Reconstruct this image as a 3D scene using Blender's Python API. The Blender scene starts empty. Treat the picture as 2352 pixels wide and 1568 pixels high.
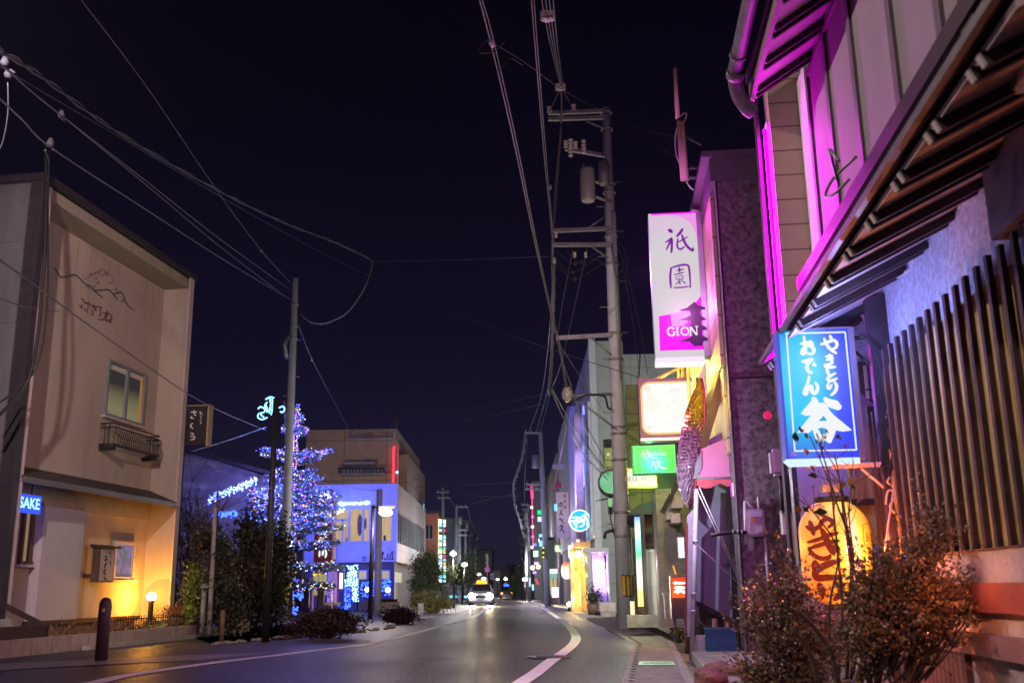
import bpy, bmesh, math, random
from math import sin, cos, pi, radians, atan, tan, sqrt
from mathutils import Vector as V, Matrix
random.seed(7)
S = bpy.context.scene
# ---------------------------------------------------------------- camera
FOC, PIT, ROL, EYE = 2300.0, atan(570/2300), radians(.86), 1.0
FW = V((0, cos(PIT), sin(PIT)))
_r, _u = V((1, 0, 0)), V((0, -sin(PIT), cos(PIT)))
RT = _r*cos(ROL) - _u*sin(ROL)
UP = _r*sin(ROL) + _u*cos(ROL)
CAM = V((0, 0, EYE))
cd = bpy.data.cameras.new('camera'); cam = bpy.data.objects.new('camera', cd)
S.collection.objects.link(cam); S.camera = cam
cd.sensor_width = 36; cd.lens = FOC/2352*36; cd.clip_start = .05; cd.clip_end = 2000
cam.matrix_world = Matrix(((RT.x, UP.x, -FW.x, 0), (RT.y, UP.y, -FW.y, 0), (RT.z, UP.z, -FW.z, EYE), (0, 0, 0, 1)))
cd.dof.use_dof = True; cd.dof.focus_distance = 13; cd.dof.aperture_fstop = 2.2
# ---------------------------------------------------------------- world: a night sky over a lit town
W = bpy.data.worlds.new('World'); S.world = W; W.use_nodes = True
nt = W.node_tree; bg = nt.nodes['Background']
tc = nt.nodes.new('ShaderNodeTexCoord'); sx = nt.nodes.new('ShaderNodeSeparateXYZ'); cr = nt.nodes.new('ShaderNodeValToRGB')
nt.links.new(tc.outputs['Generated'], sx.inputs[0]); nt.links.new(sx.outputs['Z'], cr.inputs[0]); nt.links.new(cr.outputs[0], bg.inputs[0])
e = cr.color_ramp.elements
e[0].position = 0; e[0].color = (.0125, .0100, .030, 1)
e[1].position = .62; e[1].color = (.0011, .0007, .0034, 1)
for p_, c_ in ((.10, (.0092, .0075, .025, 1)), (.25, (.0042, .0032, .0130, 1)), (.42, (.0020, .0015, .0062, 1))):
    q = e.new(p_); q.color = c_
bg.inputs[1].default_value = 1.0
S.view_settings.view_transform = 'Standard'; S.view_settings.look = 'None'
S.view_settings.exposure = 0; S.view_settings.gamma = 1
S.cycles.max_bounces = 5; S.cycles.diffuse_bounces = 3; S.cycles.glossy_bounces = 3
S.cycles.sample_clamp_indirect = 3; S.cycles.use_denoising = True
S.cycles.caustics_reflective = False; S.cycles.caustics_refractive = False
COL = S.collection
# ---------------------------------------------------------------- rays of the photograph and frames along the facades
def ray(x, y):
    d = FW*FOC + RT*(x-1176) + UP*(784-y)
    return d/d.y
def at(x, y, Y): return CAM + ray(x, y)*Y
def gr(x, y, z=0.0):
    d = ray(x, y); return CAM + d*((z-EYE)/d.z)
class Fr:
    """a facade frame: u runs along the facade away from the camera, v out of it, w up"""
    def __init__(s, ox, oy, ang, side=1):
        t = radians(ang); s.o = V((ox, oy, 0)); s.u = V((sin(t), cos(t), 0)); s.v = V((-cos(t), sin(t), 0))*side
        s.w = V((0, 0, 1))
    def p(s, u, v, w): return s.o + s.u*u + s.v*v + s.w*w
    def hv(s, x, y, v=0):
        d = ray(x, y); t = (v-(CAM-s.o).dot(s.v))/d.dot(s.v); return CAM + d*t
    def hu(s, x, y, u=0):
        d = ray(x, y); t = (u-(CAM-s.o).dot(s.u))/d.dot(s.u); return CAM + d*t
    def c(s, q): r = q-s.o; return (r.dot(s.u), r.dot(s.v), q.z)
ID = Fr(0, 0, 0); 
class World_(Fr):
    def __init__(s): s.o = V((0, 0, 0)); s.u = V((1, 0, 0)); s.v = V((0, 1, 0)); s.w = V((0, 0, 1))
XY = World_()
# ---------------------------------------------------------------- mesh builder
class MB:
    def __init__(s, fr=XY): s.f = fr; s.b = bmesh.new(); s.smooth = False
    def poly(s, pts):
        vs = [s.b.verts.new(p) for p in pts]
        try: return s.b.faces.new(vs)
        except ValueError: return None
    def hexa(s, P):
        vs = [s.b.verts.new(p) for p in P]
        for q in ((0, 3, 2, 1), (4, 5, 6, 7), (0, 1, 5, 4), (1, 2, 6, 5), (2, 3, 7, 6), (3, 0, 4, 7)): s.b.faces.new([vs[i] for i in q])
        return s
    def box(s, u0, u1, v0, v1, w0, w1):
        p = s.f.p
        return s.hexa([p(u0, v0, w0), p(u1, v0, w0), p(u1, v1, w0), p(u0, v1, w0), p(u0, v0, w1), p(u1, v0, w1), p(u1, v1, w1), p(u0, v1, w1)])
    def beam(s, a, b, w, h, up=V((0, 0, 1))):
        d = (b-a).normalized(); x = d.cross(up)
        if x.length < 1e-4: x = V((1, 0, 0))
        x.normalize(); z = x.cross(d).normalized(); x *= w/2; z *= h/2
        return s.hexa([a-x-z, a+x-z, b+x-z, b-x-z, a-x+z, a+x+z, b+x+z, b-x+z])
    def tube(s, pts, r, n=6, r1=None, cap=True):
        pts = [V(p) for p in pts]; rings = []; m = len(pts)
        ref = None
        for i, p in enumerate(pts):
            d = (pts[min(i+1, m-1)]-pts[max(i-1, 0)])
            if d.length < 1e-6: d = V((0, 0, 1))
            d.normalize()
            if ref is None: ref = V((0, 0, 1)) if abs(d.z) < .9 else V((1, 0, 0))
            x = d.cross(ref)
            if x.length < 1e-4: x = d.cross(V((0, 1, 0)))
            x.normalize(); y = d.cross(x).normalized(); ref = x.cross(d)
            rr = r if r1 is None else r+(r1-r)*i/(m-1)
            rings.append([s.b.verts.new(p+(x*cos(2*pi*k/n)+y*sin(2*pi*k/n))*rr) for k in range(n)])
        for a, b in zip(rings, rings[1:]):
            for k in range(n):
                fc = s.b.faces.new((a[k], a[(k+1) % n], b[(k+1) % n], b[k])); fc.smooth = True
        if cap and n > 2:
            s.b.faces.new(rings[0][::-1]); s.b.faces.new(rings[-1])
        return s
    def lathe(s, o, prof, n=20, ax=None, capt=True):
        """prof: (radius, height) list along +z from o"""
        rings = []
        for r, h in prof:
            rings.append([s.b.verts.new(o+V((cos(2*pi*k/n)*r, sin(2*pi*k/n)*r, h))) for k in range(n)])
        for a, b in zip(rings, rings[1:]):
            for k in range(n):
                fc = s.b.faces.new((a[k], a[(k+1) % n], b[(k+1) % n], b[k])); fc.smooth = True
        if capt: s.b.faces.new(rings[0][::-1]); s.b.faces.new(rings[-1])
        return s
    def disc(s, c, nrm, r, th, n=28):
        nrm = nrm.normalized(); x = nrm.cross(V((0, 0, 1))).normalized(); y = x.cross(nrm)
        A = [s.b.verts.new(c+(x*cos(2*pi*k/n)+y*sin(2*pi*k/n))*r) for k in range(n)]
        B = [s.b.verts.new(v.co-nrm*th) for v in A]
        s.b.faces.new(A); s.b.faces.new(B[::-1])
        for k in range(n): s.b.faces.new((A[k], B[k], B[(k+1) % n], A[(k+1) % n]))
        return s
    def ball(s, c, r, sub=1):
        bmesh.ops.create_icosphere(s.b, subdivisions=sub, radius=r, matrix=Matrix.Translation(c)); return s
    def octa(s, c, r):
        v = [s.b.verts.new(c+V(d)*r) for d in ((1, 0, 0), (-1, 0, 0), (0, 1, 0), (0, -1, 0), (0, 0, 1), (0, 0, -1))]
        for a, b_, c_ in ((0, 2, 4), (2, 1, 4), (1, 3, 4), (3, 0, 4), (2, 0, 5), (1, 2, 5), (3, 1, 5), (0, 3, 5)): s.b.faces.new((v[a], v[b_], v[c_]))
        return s
    def prism(s, pts, off):
        """polygon pts (world) extruded by vector off"""
        A = [s.b.verts.new(p) for p in pts]; B = [s.b.verts.new(p+off) for p in pts]
        s.b.faces.new(A); s.b.faces.new(B[::-1]); n = len(A)
        for k in range(n): s.b.faces.new((A[k], B[k], B[(k+1) % n], A[(k+1) % n]))
        return s
    def leaf(s, c, d, r, asp=.5):
        d = d.normalized(); x = d.cross(V((random.uniform(-1, 1), random.uniform(-1, 1), random.uniform(-1, 1))))
        if x.length < .01: x = V((1, 0, 0))
        x.normalize(); a = c-d*r*.5; b_ = c+d*r*.5
        s.poly([a, c+x*r*asp*.5, b_, c-x*r*asp*.5]); return s
    def stroke(s, pts, w, hit, lift=None, taper=True):
        """a brush stroke: pts in picture units, mapped on to a real surface by hit()"""
        P = smooth2(pts, 5 if len(pts) > 2 else 3); n = len(P); L = []; R_ = []
        for i, (x, y) in enumerate(P):
            x0, y0 = P[max(i-1, 0)]; x1, y1 = P[min(i+1, n-1)]; dx, dy = x1-x0, y1-y0; l = sqrt(dx*dx+dy*dy) or 1
            k = 1.0
            if taper: k = .62+.38*min(1, min(i, n-1-i)/max(1, n*.22))
            hw = w*.5*k; L.append((x-dy/l*hw, y+dx/l*hw)); R_.append((x+dy/l*hw, y-dx/l*hw))
        def cap(i, j):
            x, y = P[i]; x1, y1 = P[j]; dx, dy = x-x1, y-y1; l = sqrt(dx*dx+dy*dy) or 1
            return (x+dx/l*w*.28, y+dy/l*w*.28)
        pa, pb = cap(0, 1), cap(-1, -2)
        m = lift or (lambda q: q)
        Lv = [s.b.verts.new(m(hit(*q))) for q in L]; Rv = [s.b.verts.new(m(hit(*q))) for q in R_]
        va = s.b.verts.new(m(hit(*pa))); vb = s.b.verts.new(m(hit(*pb)))
        s.b.faces.new((va, Rv[0], Lv[0])); s.b.faces.new((vb, Lv[-1], Rv[-1]))
        for i in range(n-1): s.b.faces.new((Lv[i], Rv[i], Rv[i+1], Lv[i+1]))
        return s
    def build(s, name, mat, parent=None, recalc=True):
        me = bpy.data.meshes.new(name)
        if recalc: bmesh.ops.recalc_face_normals(s.b, faces=s.b.faces[:])
        s.b.to_mesh(me); s.b.free()
        o = bpy.data.objects.new(name, me); COL.objects.link(o)
        me.materials.append(mat)
        if parent: adopt(o, parent)
        return o
def part1(name, m, parent, fn, fr=XY):
    b = MB(fr); fn(b); return b.build(name, m, parent)
def smooth2(P, k=5):
    if len(P) < 3:
        (a, b), (c, d) = P[0], P[-1]
        return [(a+(c-a)*i/k, b+(d-b)*i/k) for i in range(k+1)]
    out = []
    for i in range(len(P)-1):
        p0, p1, p2, p3 = P[max(i-1, 0)], P[i], P[i+1], P[min(i+2, len(P)-1)]
        for j in range(k):
            t = j/k
            out.append(tuple(.5*(2*p1[a]+(p2[a]-p0[a])*t+(2*p0[a]-5*p1[a]+4*p2[a]-p3[a])*t*t+(3*p1[a]-p0[a]-3*p2[a]+p3[a])*t**3) for a in range(len(p1))))
    out.append(tuple(P[-1])); return out
def adopt(o, parent):
    o.parent = parent
    m = Matrix.Identity(4); q = parent
    if not q.parent: m = Matrix.Translation(q.location)
    o.matrix_parent_inverse = m.inverted() if not q.parent else Matrix.Identity(4)
def thing(name, label, cat, loc, group=None, kind=None):
    o = bpy.data.objects.new(name, None); COL.objects.link(o); o.location = loc; o.empty_display_size = .2
    o['label'] = label; o['category'] = cat
    if group: o['group'] = group
    if kind: o['kind'] = kind
    return o
def tag(o, label, cat, group=None, kind=None):
    o['label'] = label; o['category'] = cat
    if group: o['group'] = group
    if kind: o['kind'] = kind
    return o
def struct(o): o['kind'] = 'structure'; return o
def clone(root, off, label, group=None):
    """copy of a thing with its parts and their sub-parts, moved by off"""
    r = root.copy(); COL.objects.link(r); r.location = root.location+V(off); r['label'] = label
    if group: r['group'] = group
    def rec(a, b):
        for ch in a.children:
            k = ch.copy(); COL.objects.link(k); k.parent = b; rec(ch, k)
    rec(root, r); return r
# ---------------------------------------------------------------- materials
MATS = {}
def nodes(name):
    m = bpy.data.materials.new(name); m.use_nodes = True; t = m.node_tree
    return m, t, t.nodes['Principled BSDF']
def mat(name, col, rough=.8, var=.25, sc=5, bump=.15, metal=0, col2=None, det=5, stretch=None, coat=0, spec=.4):
    if name in MATS: return MATS[name]
    m, t, b = nodes(name)
    b.inputs['Roughness'].default_value = rough; b.inputs['Metallic'].default_value = metal
    b.inputs['Specular IOR Level'].default_value = spec
    if coat: b.inputs['Coat Weight'].default_value = coat
    tx = t.nodes.new('ShaderNodeTexCoord'); mp = t.nodes.new('ShaderNodeMapping'); n = t.nodes.new('ShaderNodeTexNoise')
    t.links.new(tx.outputs['Object'], mp.inputs[0]); t.links.new(mp.outputs[0], n.inputs['Vector'])
    if stretch: mp.inputs['Scale'].default_value = stretch
    n.inputs['Scale'].default_value = sc; n.inputs['Detail'].default_value = det; n.inputs['Roughness'].default_value = .65
    r = t.nodes.new('ShaderNodeValToRGB'); t.links.new(n.outputs['Fac'], r.inputs[0])
    c2 = col2 or tuple(min(1, c*(1+var)) for c in col)
    r.color_ramp.elements[0].position = .33; r.color_ramp.elements[0].color = (*[c*(1-var) for c in col], 1)
    r.color_ramp.elements[1].position = .68; r.color_ramp.elements[1].color = (*c2, 1)
    t.links.new(r.outputs[0], b.inputs['Base Color'])
    if bump:
        n2 = t.nodes.new('ShaderNodeTexNoise'); n2.inputs['Scale'].default_value = sc*7; n2.inputs['Detail'].default_value = 4
        t.links.new(mp.outputs[0], n2.inputs['Vector'])
        bp = t.nodes.new('ShaderNodeBump'); bp.inputs['Strength'].default_value = bump; bp.inputs['Distance'].default_value = .02
        t.links.new(n2.outputs['Fac'], bp.inputs['Height']); t.links.new(bp.outputs[0], b.inputs['Normal'])
    MATS[name] = m; return m
def emit(name, col, st=1.0):
    if name in MATS: return MATS[name]
    m, t, b = nodes(name)
    b.inputs['Base Color'].default_value = (*[min(.8, c*.05+.01) for c in col], 1); b.inputs['Roughness'].default_value = .55; b.inputs['Specular IOR Level'].default_value = .2
    b.inputs['Emission Color'].default_value = (*col, 1); b.inputs['Emission Strength'].default_value = st
    MATS[name] = m; return m
def emit_var(name, cols, st=1.0, sc=2.0, st_=None, axis=None, lohi=(0, 1)):
    """glowing surface whose emitted colour changes between several colours (noise, or along an object axis)"""
    m, t, b = nodes(name)
    tx = t.nodes.new('ShaderNodeTexCoord'); mp = t.nodes.new('ShaderNodeMapping'); r = t.nodes.new('ShaderNodeValToRGB')
    t.links.new(tx.outputs['Object'], mp.inputs[0])
    if st_: mp.inputs['Scale'].default_value = st_
    if axis is None:
        n = t.nodes.new('ShaderNodeTexNoise'); n.inputs['Scale'].default_value = sc; n.inputs['Detail'].default_value = 3
        t.links.new(mp.outputs[0], n.inputs['Vector']); t.links.new(n.outputs['Fac'], r.inputs[0])
    else:
        sp = t.nodes.new('ShaderNodeSeparateXYZ'); t.links.new(mp.outputs[0], sp.inputs[0])
        mr = t.nodes.new('ShaderNodeMapRange'); mr.inputs[1].default_value, mr.inputs[2].default_value = lohi
        t.links.new(sp.outputs[axis], mr.inputs[0]); t.links.new(mr.outputs[0], r.inputs[0])
    el = r.color_ramp.elements; n_ = len(cols)
    for i, c in enumerate(cols):
        ps = (.3+.4*i/(n_-1)) if axis is None else i/(n_-1)
        if i == 0: q = el[0]; q.position = ps
        elif i == n_-1: q = el[-1]; q.position = ps
        else: q = el.new(ps)
        q.color = (*c, 1)
    t.links.new(r.outputs[0], b.inputs['Emission Color']); b.inputs['Emission Strength'].default_value = st
    b.inputs['Base Color'].default_value = (.02, .02, .02, 1); b.inputs['Roughness'].default_value = .6; b.inputs['Specular IOR Level'].default_value = .2
    return m
def glass(name='window_glass', col=(.02, .025, .03), rough=.08):
    if name in MATS: return MATS[name]
    m, t, b = nodes(name); b.inputs['Base Color'].default_value = (*col, 1); b.inputs['Roughness'].default_value = rough
    b.inputs['Specular IOR Level'].default_value = .7
    MATS[name] = m; return m
def lines_mat(name, col, line, period, width, axis='Z', rough=.7, var=.15, ang=None, bump=.6, sc=3):
    """surface with joints every `period` metres along an object axis (panels, siding, boards)"""
    if name in MATS: return MATS[name]
    m, t, b = nodes(name); b.inputs['Roughness'].default_value = rough
    tx = t.nodes.new('ShaderNodeTexCoord'); sp = t.nodes.new('ShaderNodeSeparateXYZ'); mp = t.nodes.new('ShaderNodeMapping')
    t.links.new(tx.outputs['Object'], mp.inputs[0]); t.links.new(mp.outputs[0], sp.inputs[0])
    if ang is not None: mp.inputs['Rotation'].default_value = (0, 0, radians(ang))
    def M(op, a, bb=None):
        q = t.nodes.new('ShaderNodeMath'); q.operation = op
        if isinstance(a, (int, float)): q.inputs[0].default_value = a
        else: t.links.new(a, q.inputs[0])
        if bb is not None:
            if isinstance(bb, (int, float)): q.inputs[1].default_value = bb
            else: t.links.new(bb, q.inputs[1])
        return q.outputs[0]
    masks = []
    for ax, per in (axis if isinstance(axis, list) else [(axis, period)]):
        fr = M('FRACT', M('DIVIDE', sp.outputs[ax], per)); masks.append(M('LESS_THAN', fr, width/per))
    mk = masks[0]
    for k in masks[1:]: mk = M('MAXIMUM', mk, k)
    n = t.nodes.new('ShaderNodeTexNoise'); n.inputs['Scale'].default_value = sc; n.inputs['Detail'].default_value = 6
    t.links.new(tx.outputs['Object'], n.inputs['Vector'])
    r = t.nodes.new('ShaderNodeValToRGB'); t.links.new(n.outputs['Fac'], r.inputs[0])
    r.color_ramp.elements[0].position = .3; r.color_ramp.elements[0].color = (*[c*(1-var) for c in col], 1)
    r.color_ramp.elements[1].position = .7; r.color_ramp.elements[1].color = (*[min(1, c*(1+var)) for c in col], 1)
    mx = t.nodes.new('ShaderNodeMix'); mx.data_type = 'RGBA'; t.links.new(mk, mx.inputs['Factor'])
    t.links.new(r.outputs[0], mx.inputs['A']); mx.inputs['B'].default_value = (*line, 1)
    t.links.new(mx.outputs['Result'], b.inputs['Base Color'])
    bp = t.nodes.new('ShaderNodeBump'); bp.invert = True; bp.inputs['Strength'].default_value = bump; bp.inputs['Distance'].default_value = .02
    t.links.new(mk, bp.inputs['Height']); t.links.new(bp.outputs[0], b.inputs['Normal'])
    MATS[name] = m; return m
def lamp(name, loc, col, power, parent=None, kind='POINT', size=0.0, rot=None, spot=None):
    d = bpy.data.lights.new(name, kind); d.energy = power; d.color = col; d.shadow_soft_size = size
    if kind == 'SPOT': d.spot_size = radians(spot or 120); d.spot_blend = .6
    o = bpy.data.objects.new(name, d); COL.objects.link(o); o.location = loc
    if rot is not None: o.rotation_euler = rot
    if parent: adopt(o, parent)
    return o
def glyphs(name, text, hitc, ax, ay, size, matl, parent, th=.004, gap=1.0, vertical=False, bold=0.0):
    """letters from Blender's own typeface laid on a plane; hitc: centre, ax: reading direction, ay: letters' up"""
    n = ax.cross(ay).normalized(); bm = bmesh.new(); k = len(text)
    for i, ch in enumerate(text if vertical else [text]):
        c = bpy.data.curves.new('t', 'FONT'); c.body = ch; c.align_x = 'CENTER'; c.align_y = 'CENTER'; c.extrude = th/size*.5; c.offset = bold; c.resolution_u = 3
        o = bpy.data.objects.new('t', c); COL.objects.link(o)
        dg = bpy.context.evaluated_depsgraph_get(); me = bpy.data.meshes.new_from_object(o.evaluated_get(dg))
        off = ay*((k-1)/2-i)*size*gap if vertical else V((0, 0, 0))
        M = Matrix(((ax.x, ay.x, n.x, 0), (ax.y, ay.y, n.y, 0), (ax.z, ay.z, n.z, 0), (0, 0, 0, 1)))
        me.transform(Matrix.Translation(hitc+off+n*th*.6) @ M @ Matrix.Scale(size, 4)); bm.from_mesh(me)
        bpy.data.objects.remove(o); bpy.data.meshes.remove(me); bpy.data.curves.remove(c)
    me = bpy.data.meshes.new(name); bm.to_mesh(me); bm.free(); o = bpy.data.objects.new(name, me); COL.objects.link(o); me.materials.append(matl)
    if parent: adopt(o, parent)
    return o
# colours used often
M_dark = mat('dark_metal', (.03, .028, .03), .5, .3, 8, .05, .6)
M_grey = mat('grey_steel', (.25, .26, .28), .5, .2, 9, .05, .5)
M_white = mat('white_enamel', (.55, .55, .56), .5, .1, 7, .03)
M_conc = mat('pole_concrete', (.43, .47, .52), .85, .16, 5, .1, stretch=(1, 1, .35))
M_kerb = mat('kerb_concrete', (.30, .29, .27), .9, .28, 6, .35)
M_blk = mat('black_rubber', (.015, .015, .017), .6, .2, 10, 0)
M_wood = mat('brown_wood', (.11, .06, .04), .7, .3, 6, .15, stretch=(1, 1, .2))
M_dwood = mat('dark_stained_wood', (.045, .026, .024), .6, .3, 7, .15)
M_glass = glass()
# ================================================================ SETTING: ground, road, pavement
def asphalt(name, col, sc):
    m, t, b = nodes(name)
    tx = t.nodes.new('ShaderNodeTexCoord'); n1 = t.nodes.new('ShaderNodeTexNoise'); n2 = t.nodes.new('ShaderNodeTexNoise'); n3 = t.nodes.new('ShaderNodeTexVoronoi')
    for n in (n1, n2, n3): t.links.new(tx.outputs['Object'], n.inputs['Vector'])
    n1.inputs['Scale'].default_value = .35; n1.inputs['Detail'].default_value = 7; n2.inputs['Scale'].default_value = sc; n2.inputs['Detail'].default_value = 3
    n3.inputs['Scale'].default_value = sc*.8
    r1 = t.nodes.new('ShaderNodeValToRGB'); t.links.new(n1.outputs['Fac'], r1.inputs[0])
    r1.color_ramp.elements[0].position = .3; r1.color_ramp.elements[0].color = (*[c*.7 for c in col], 1)
    r1.color_ramp.elements[1].position = .72; r1.color_ramp.elements[1].color = (*[c*1.35 for c in col], 1)
    r2 = t.nodes.new('ShaderNodeValToRGB'); t.links.new(n2.outputs['Fac'], r2.inputs[0])
    r2.color_ramp.elements[0].position = .35; r2.color_ramp.elements[0].color = (.35, .35, .37, 1)
    r2.color_ramp.elements[1].position = .7; r2.color_ramp.elements[1].color = (1.9, 1.8, 1.75, 1)
    mx = t.nodes.new('ShaderNodeMix'); mx.data_type = 'RGBA'; mx.blend_type = 'MULTIPLY'; mx.inputs['Factor'].default_value = 1
    t.links.new(r1.outputs[0], mx.inputs['A']); t.links.new(r2.outputs[0], mx.inputs['B']); t.links.new(mx.outputs['Result'], b.inputs['Base Color'])
    bp = t.nodes.new('ShaderNodeBump'); bp.inputs['Strength'].default_value = .5; bp.inputs['Distance'].default_value = .02
    t.links.new(n3.outputs['Distance'], bp.inputs['Height']); t.links.new(bp.outputs[0], b.inputs['Normal'])
    r3 = t.nodes.new('ShaderNodeMapRange'); r3.inputs[3].default_value = .36; r3.inputs[4].default_value = .62
    t.links.new(n1.outputs['Fac'], r3.inputs[0]); t.links.new(r3.outputs[0], b.inputs['Roughness'])
    return m
M_asph = asphalt('asphalt', (.054, .047, .052), 22)
M_side = asphalt('shoulder_asphalt', (.062, .057, .06), 26)
M_pav = lines_mat('pavement_slabs', (.20, .185, .17), (.07, .065, .06), .6, .012, 'Y', .8, .3, None, .4, 4)
M_apron = mat('apron_concrete', (.24, .23, .22), .55, .3, 3, .25)
M_earth = mat('bare_earth', (.10, .07, .055), .95, .35, 9, .6)
M_paint = mat('road_paint', (.92, .88, .88), .65, .18, 9, .25, det=9)
b = MB(); b.poly([V((-500, -60, -.012)), V((500, -60, -.012)), V((500, 900, -.012)), V((-500, 900, -.012))])
struct(b.build('ground', M_side))
def strip(name, A, B_, m, z):
    """sheet between two outlines given as lists of ground points"""
    b = MB()
    for i in range(len(A)-1):
        b.poly([V((A[i].x, A[i].y, z)), V((B_[i].x, B_[i].y, z)), V((B_[i+1].x, B_[i+1].y, z)), V((A[i+1].x, A[i+1].y, z))])
    return b.build(name, m)
def gline(P): return [gr(x, y) for x, y in P]
# edge of the raised ground by the houses on the right, edges of the flat pavement strip
kerbR = gline([(1640, 1600), (1616, 1557), (1589, 1517), (1572, 1483), (1539, 1456), (1491, 1432), (1450, 1422), (1400, 1412), (1330, 1402), (1270, 1392)])
pavR = gline([(1592, 1600), (1572, 1564), (1549, 1507), (1535, 1476), (1500, 1457), (1450, 1440), (1420, 1425), (1385, 1414), (1322, 1403), (1262, 1392)])
pavL = gline([(1452, 1600), (1457, 1564), (1467, 1507), (1474, 1478), (1416, 1446), (1379, 1432), (1355, 1420), (1330, 1410), (1295, 1402), (1240, 1391)])
gutL = [p-V((.14, 0, 0)) for p in pavL]
far = [V((1.6, 130, 0))]
roadL = gline([(-1400, 1660), (-600, 1600), (0, 1543), (300, 1524), (560, 1504), (800, 1472), (960, 1440), (1040, 1415), (1090, 1396)])+[V((-4.2, 95, 0)), V((-4.4, 300, 0))]
# road: from the gutter on the right to the shoulder on the left
rR = [V((1.1, 2, 0)), V((1.15, 6, 0))]+[p for p in gutL]+[V((3.2, 130, 0)), V((2.6, 300, 0))]
b = MB(); rl = [V((-14, 2, 0))]+roadL
vs = [V((p.x, p.y, -.006)) for p in rR]+[V((p.x, p.y, -.006)) for p in rl[::-1]]
f = b.poly(vs); bmesh.ops.triangulate(b.b, faces=[f]); struct(b.build('road', M_asph))
struct(strip('drain_gutter', gutL, pavL, M_kerb, .0))
struct(strip('pavement', pavL, pavR, M_pav, .004))
struct(strip('pavement_edge', pavR, [p+V((.1, 0, 0)) for p in pavR], M_kerb, .009))
# dark weep holes of the gutter edge
b = MB()
for i in range(30):
    y = 9.5+i*.42; 
    k = next((j for j in range(len(pavL)-1) if pavL[j].y <= y < pavL[j+1].y), 0); t = (y-pavL[k].y)/(pavL[k+1].y-pavL[k].y)
    x = pavL[k].x+(pavL[k+1].x-pavL[k].x)*t
    b.box(x-.05, x+.005, y, y+.2, .0045, .0085)
tag(b.build('drain_slots', M_blk), 'row of dark drain slots along the edge of the pavement strip', 'drain slots', kind='stuff')
# raised concrete floor before the houses, with its step
b = MB(); K = kerbR; n = len(K)
for i in range(n-1):
    a, c = K[i], K[i+1]; h = V((0, 0, .13)); w = V((6, 0, 0))
    b.hexa([a, a+w, c+w, c, a+h, a+w+h, c+w+h, c+h])
bmesh.ops.remove_doubles(b.b, verts=b.b.verts[:], dist=.001); struct(b.build('raised_pavement', M_apron))
# repaired patches and sealed joints in the asphalt
M_patch = asphalt('patch_asphalt', (.048, .044, .048), 30)
for P_ in ([(700, 1520), (1010, 1504), (1040, 1512), (720, 1531)], [(1110, 1470), (1190, 1469), (1196, 1480), (1105, 1481)], [(1340, 1500), (1400, 1498), (1408, 1520), (1346, 1523)]):
    b = MB(); b.poly([V((q.x, q.y, -.0035)) for q in gline(P_)]); struct(b.build('road_patch', M_patch))
M_tar = mat('tar_joint', (.02, .019, .02), .5, .3, 9, .1)
for P_ in ([(560, 1560), (900, 1520), (1200, 1502), (1450, 1496)], [(880, 1590), (1010, 1500), (1110, 1440), (1150, 1405)]):
    Q = [gr(x, y) for x, y in smooth2(P_, 8)]; b = MB(); A = [q+V((random.uniform(-.02, .02), .03, 0)) for q in Q]; B_ = [q-V((.03, .02, 0)) for q in Q]
    struct(strip('road_joint', A, B_, M_tar, -.002))
# painted edge lines
def paint(P, w, name):
    Pt = [gr(x, y) for x, y in P]; Q = smooth2([tuple(p) for p in Pt], 6); Q = [V(q) for q in Q]; b = MB(); A = []; B_ = []
    for i, p in enumerate(Q):
        d = Q[min(i+1, len(Q)-1)]-Q[max(i-1, 0)]; d.z = 0; d.normalize(); s_ = V((d.y, -d.x, 0))*w/2
        A.append(p-s_); B_.append(p+s_)
    o = strip(name, A, B_, M_paint, .002); struct(o); return o
paint([(-300, 1612), (60, 1580), (204, 1568), (277, 1553), (365, 1538.5), (510, 1518.5), (620, 1505.7), (729, 1492), (857, 1476.5), (942, 1455.5), (1030, 1432.6), (1081, 1418.8), (1109, 1402), (1124, 1393.5), (1140, 1384)], .25, 'road_marking')
paint([(1150, 1600), (1200, 1564), (1230.5, 1544), (1261, 1520), (1295, 1496.5), (1318.5, 1476), (1322, 1459), (1308.4, 1440.6), (1284.7, 1420), (1251, 1398), (1230.5, 1386.4), (1218.7, 1379.7), (1208, 1374)], .20, 'road_marking')
# manhole cover on the painted line
c = gr(1262, 1508); b = MB(); b.lathe(V((c.x, c.y, 0)), [(.34, .0), (.34, .009), (.29, .009), (.285, .005), (.02, .006)], 28)
for k in range(5): b.box(c.x-.2, c.x+.2, c.y-.2+k*.1-.012, c.y-.2+k*.1+.012, .005, .010)
tag(b.build('manhole_cover', mat('cast_iron', (.22, .2, .2), .4, .3, 14, .3, .6)), 'round iron manhole cover lying on the white edge line', 'manhole cover')
# turquoise and green tile band across the pavement strip, with pale figures in it
q = [gr(1468, 1519.5), gr(1546, 1519.5), gr(1552, 1528.5), gr(1466, 1528.5)]
b = MB(); b.prism([V((p.x, p.y, .0135)) for p in q], V((0, 0, -.005)))
o = thing('pavement_plate', 'pale green plate set across the pavement strip by the kerb', 'pavement plate', (q[0].x, q[0].y, 0))
b.build('plate', mat('green_plate', (.16, .52, .36), .4, .2, 8, .05), o)
b = MB(); m_ = (q[0]+q[2])/2
for k in range(-4, 5): b.box(m_.x+k*.045-.015, m_.x+k*.045+.015, m_.y-.10, m_.y+(.12 if k % 2 else .04), .0136, .0145)
b.build('plate_pattern', mat('dark_green_ink', (.05, .2, .13), .5, .1), o)
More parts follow.
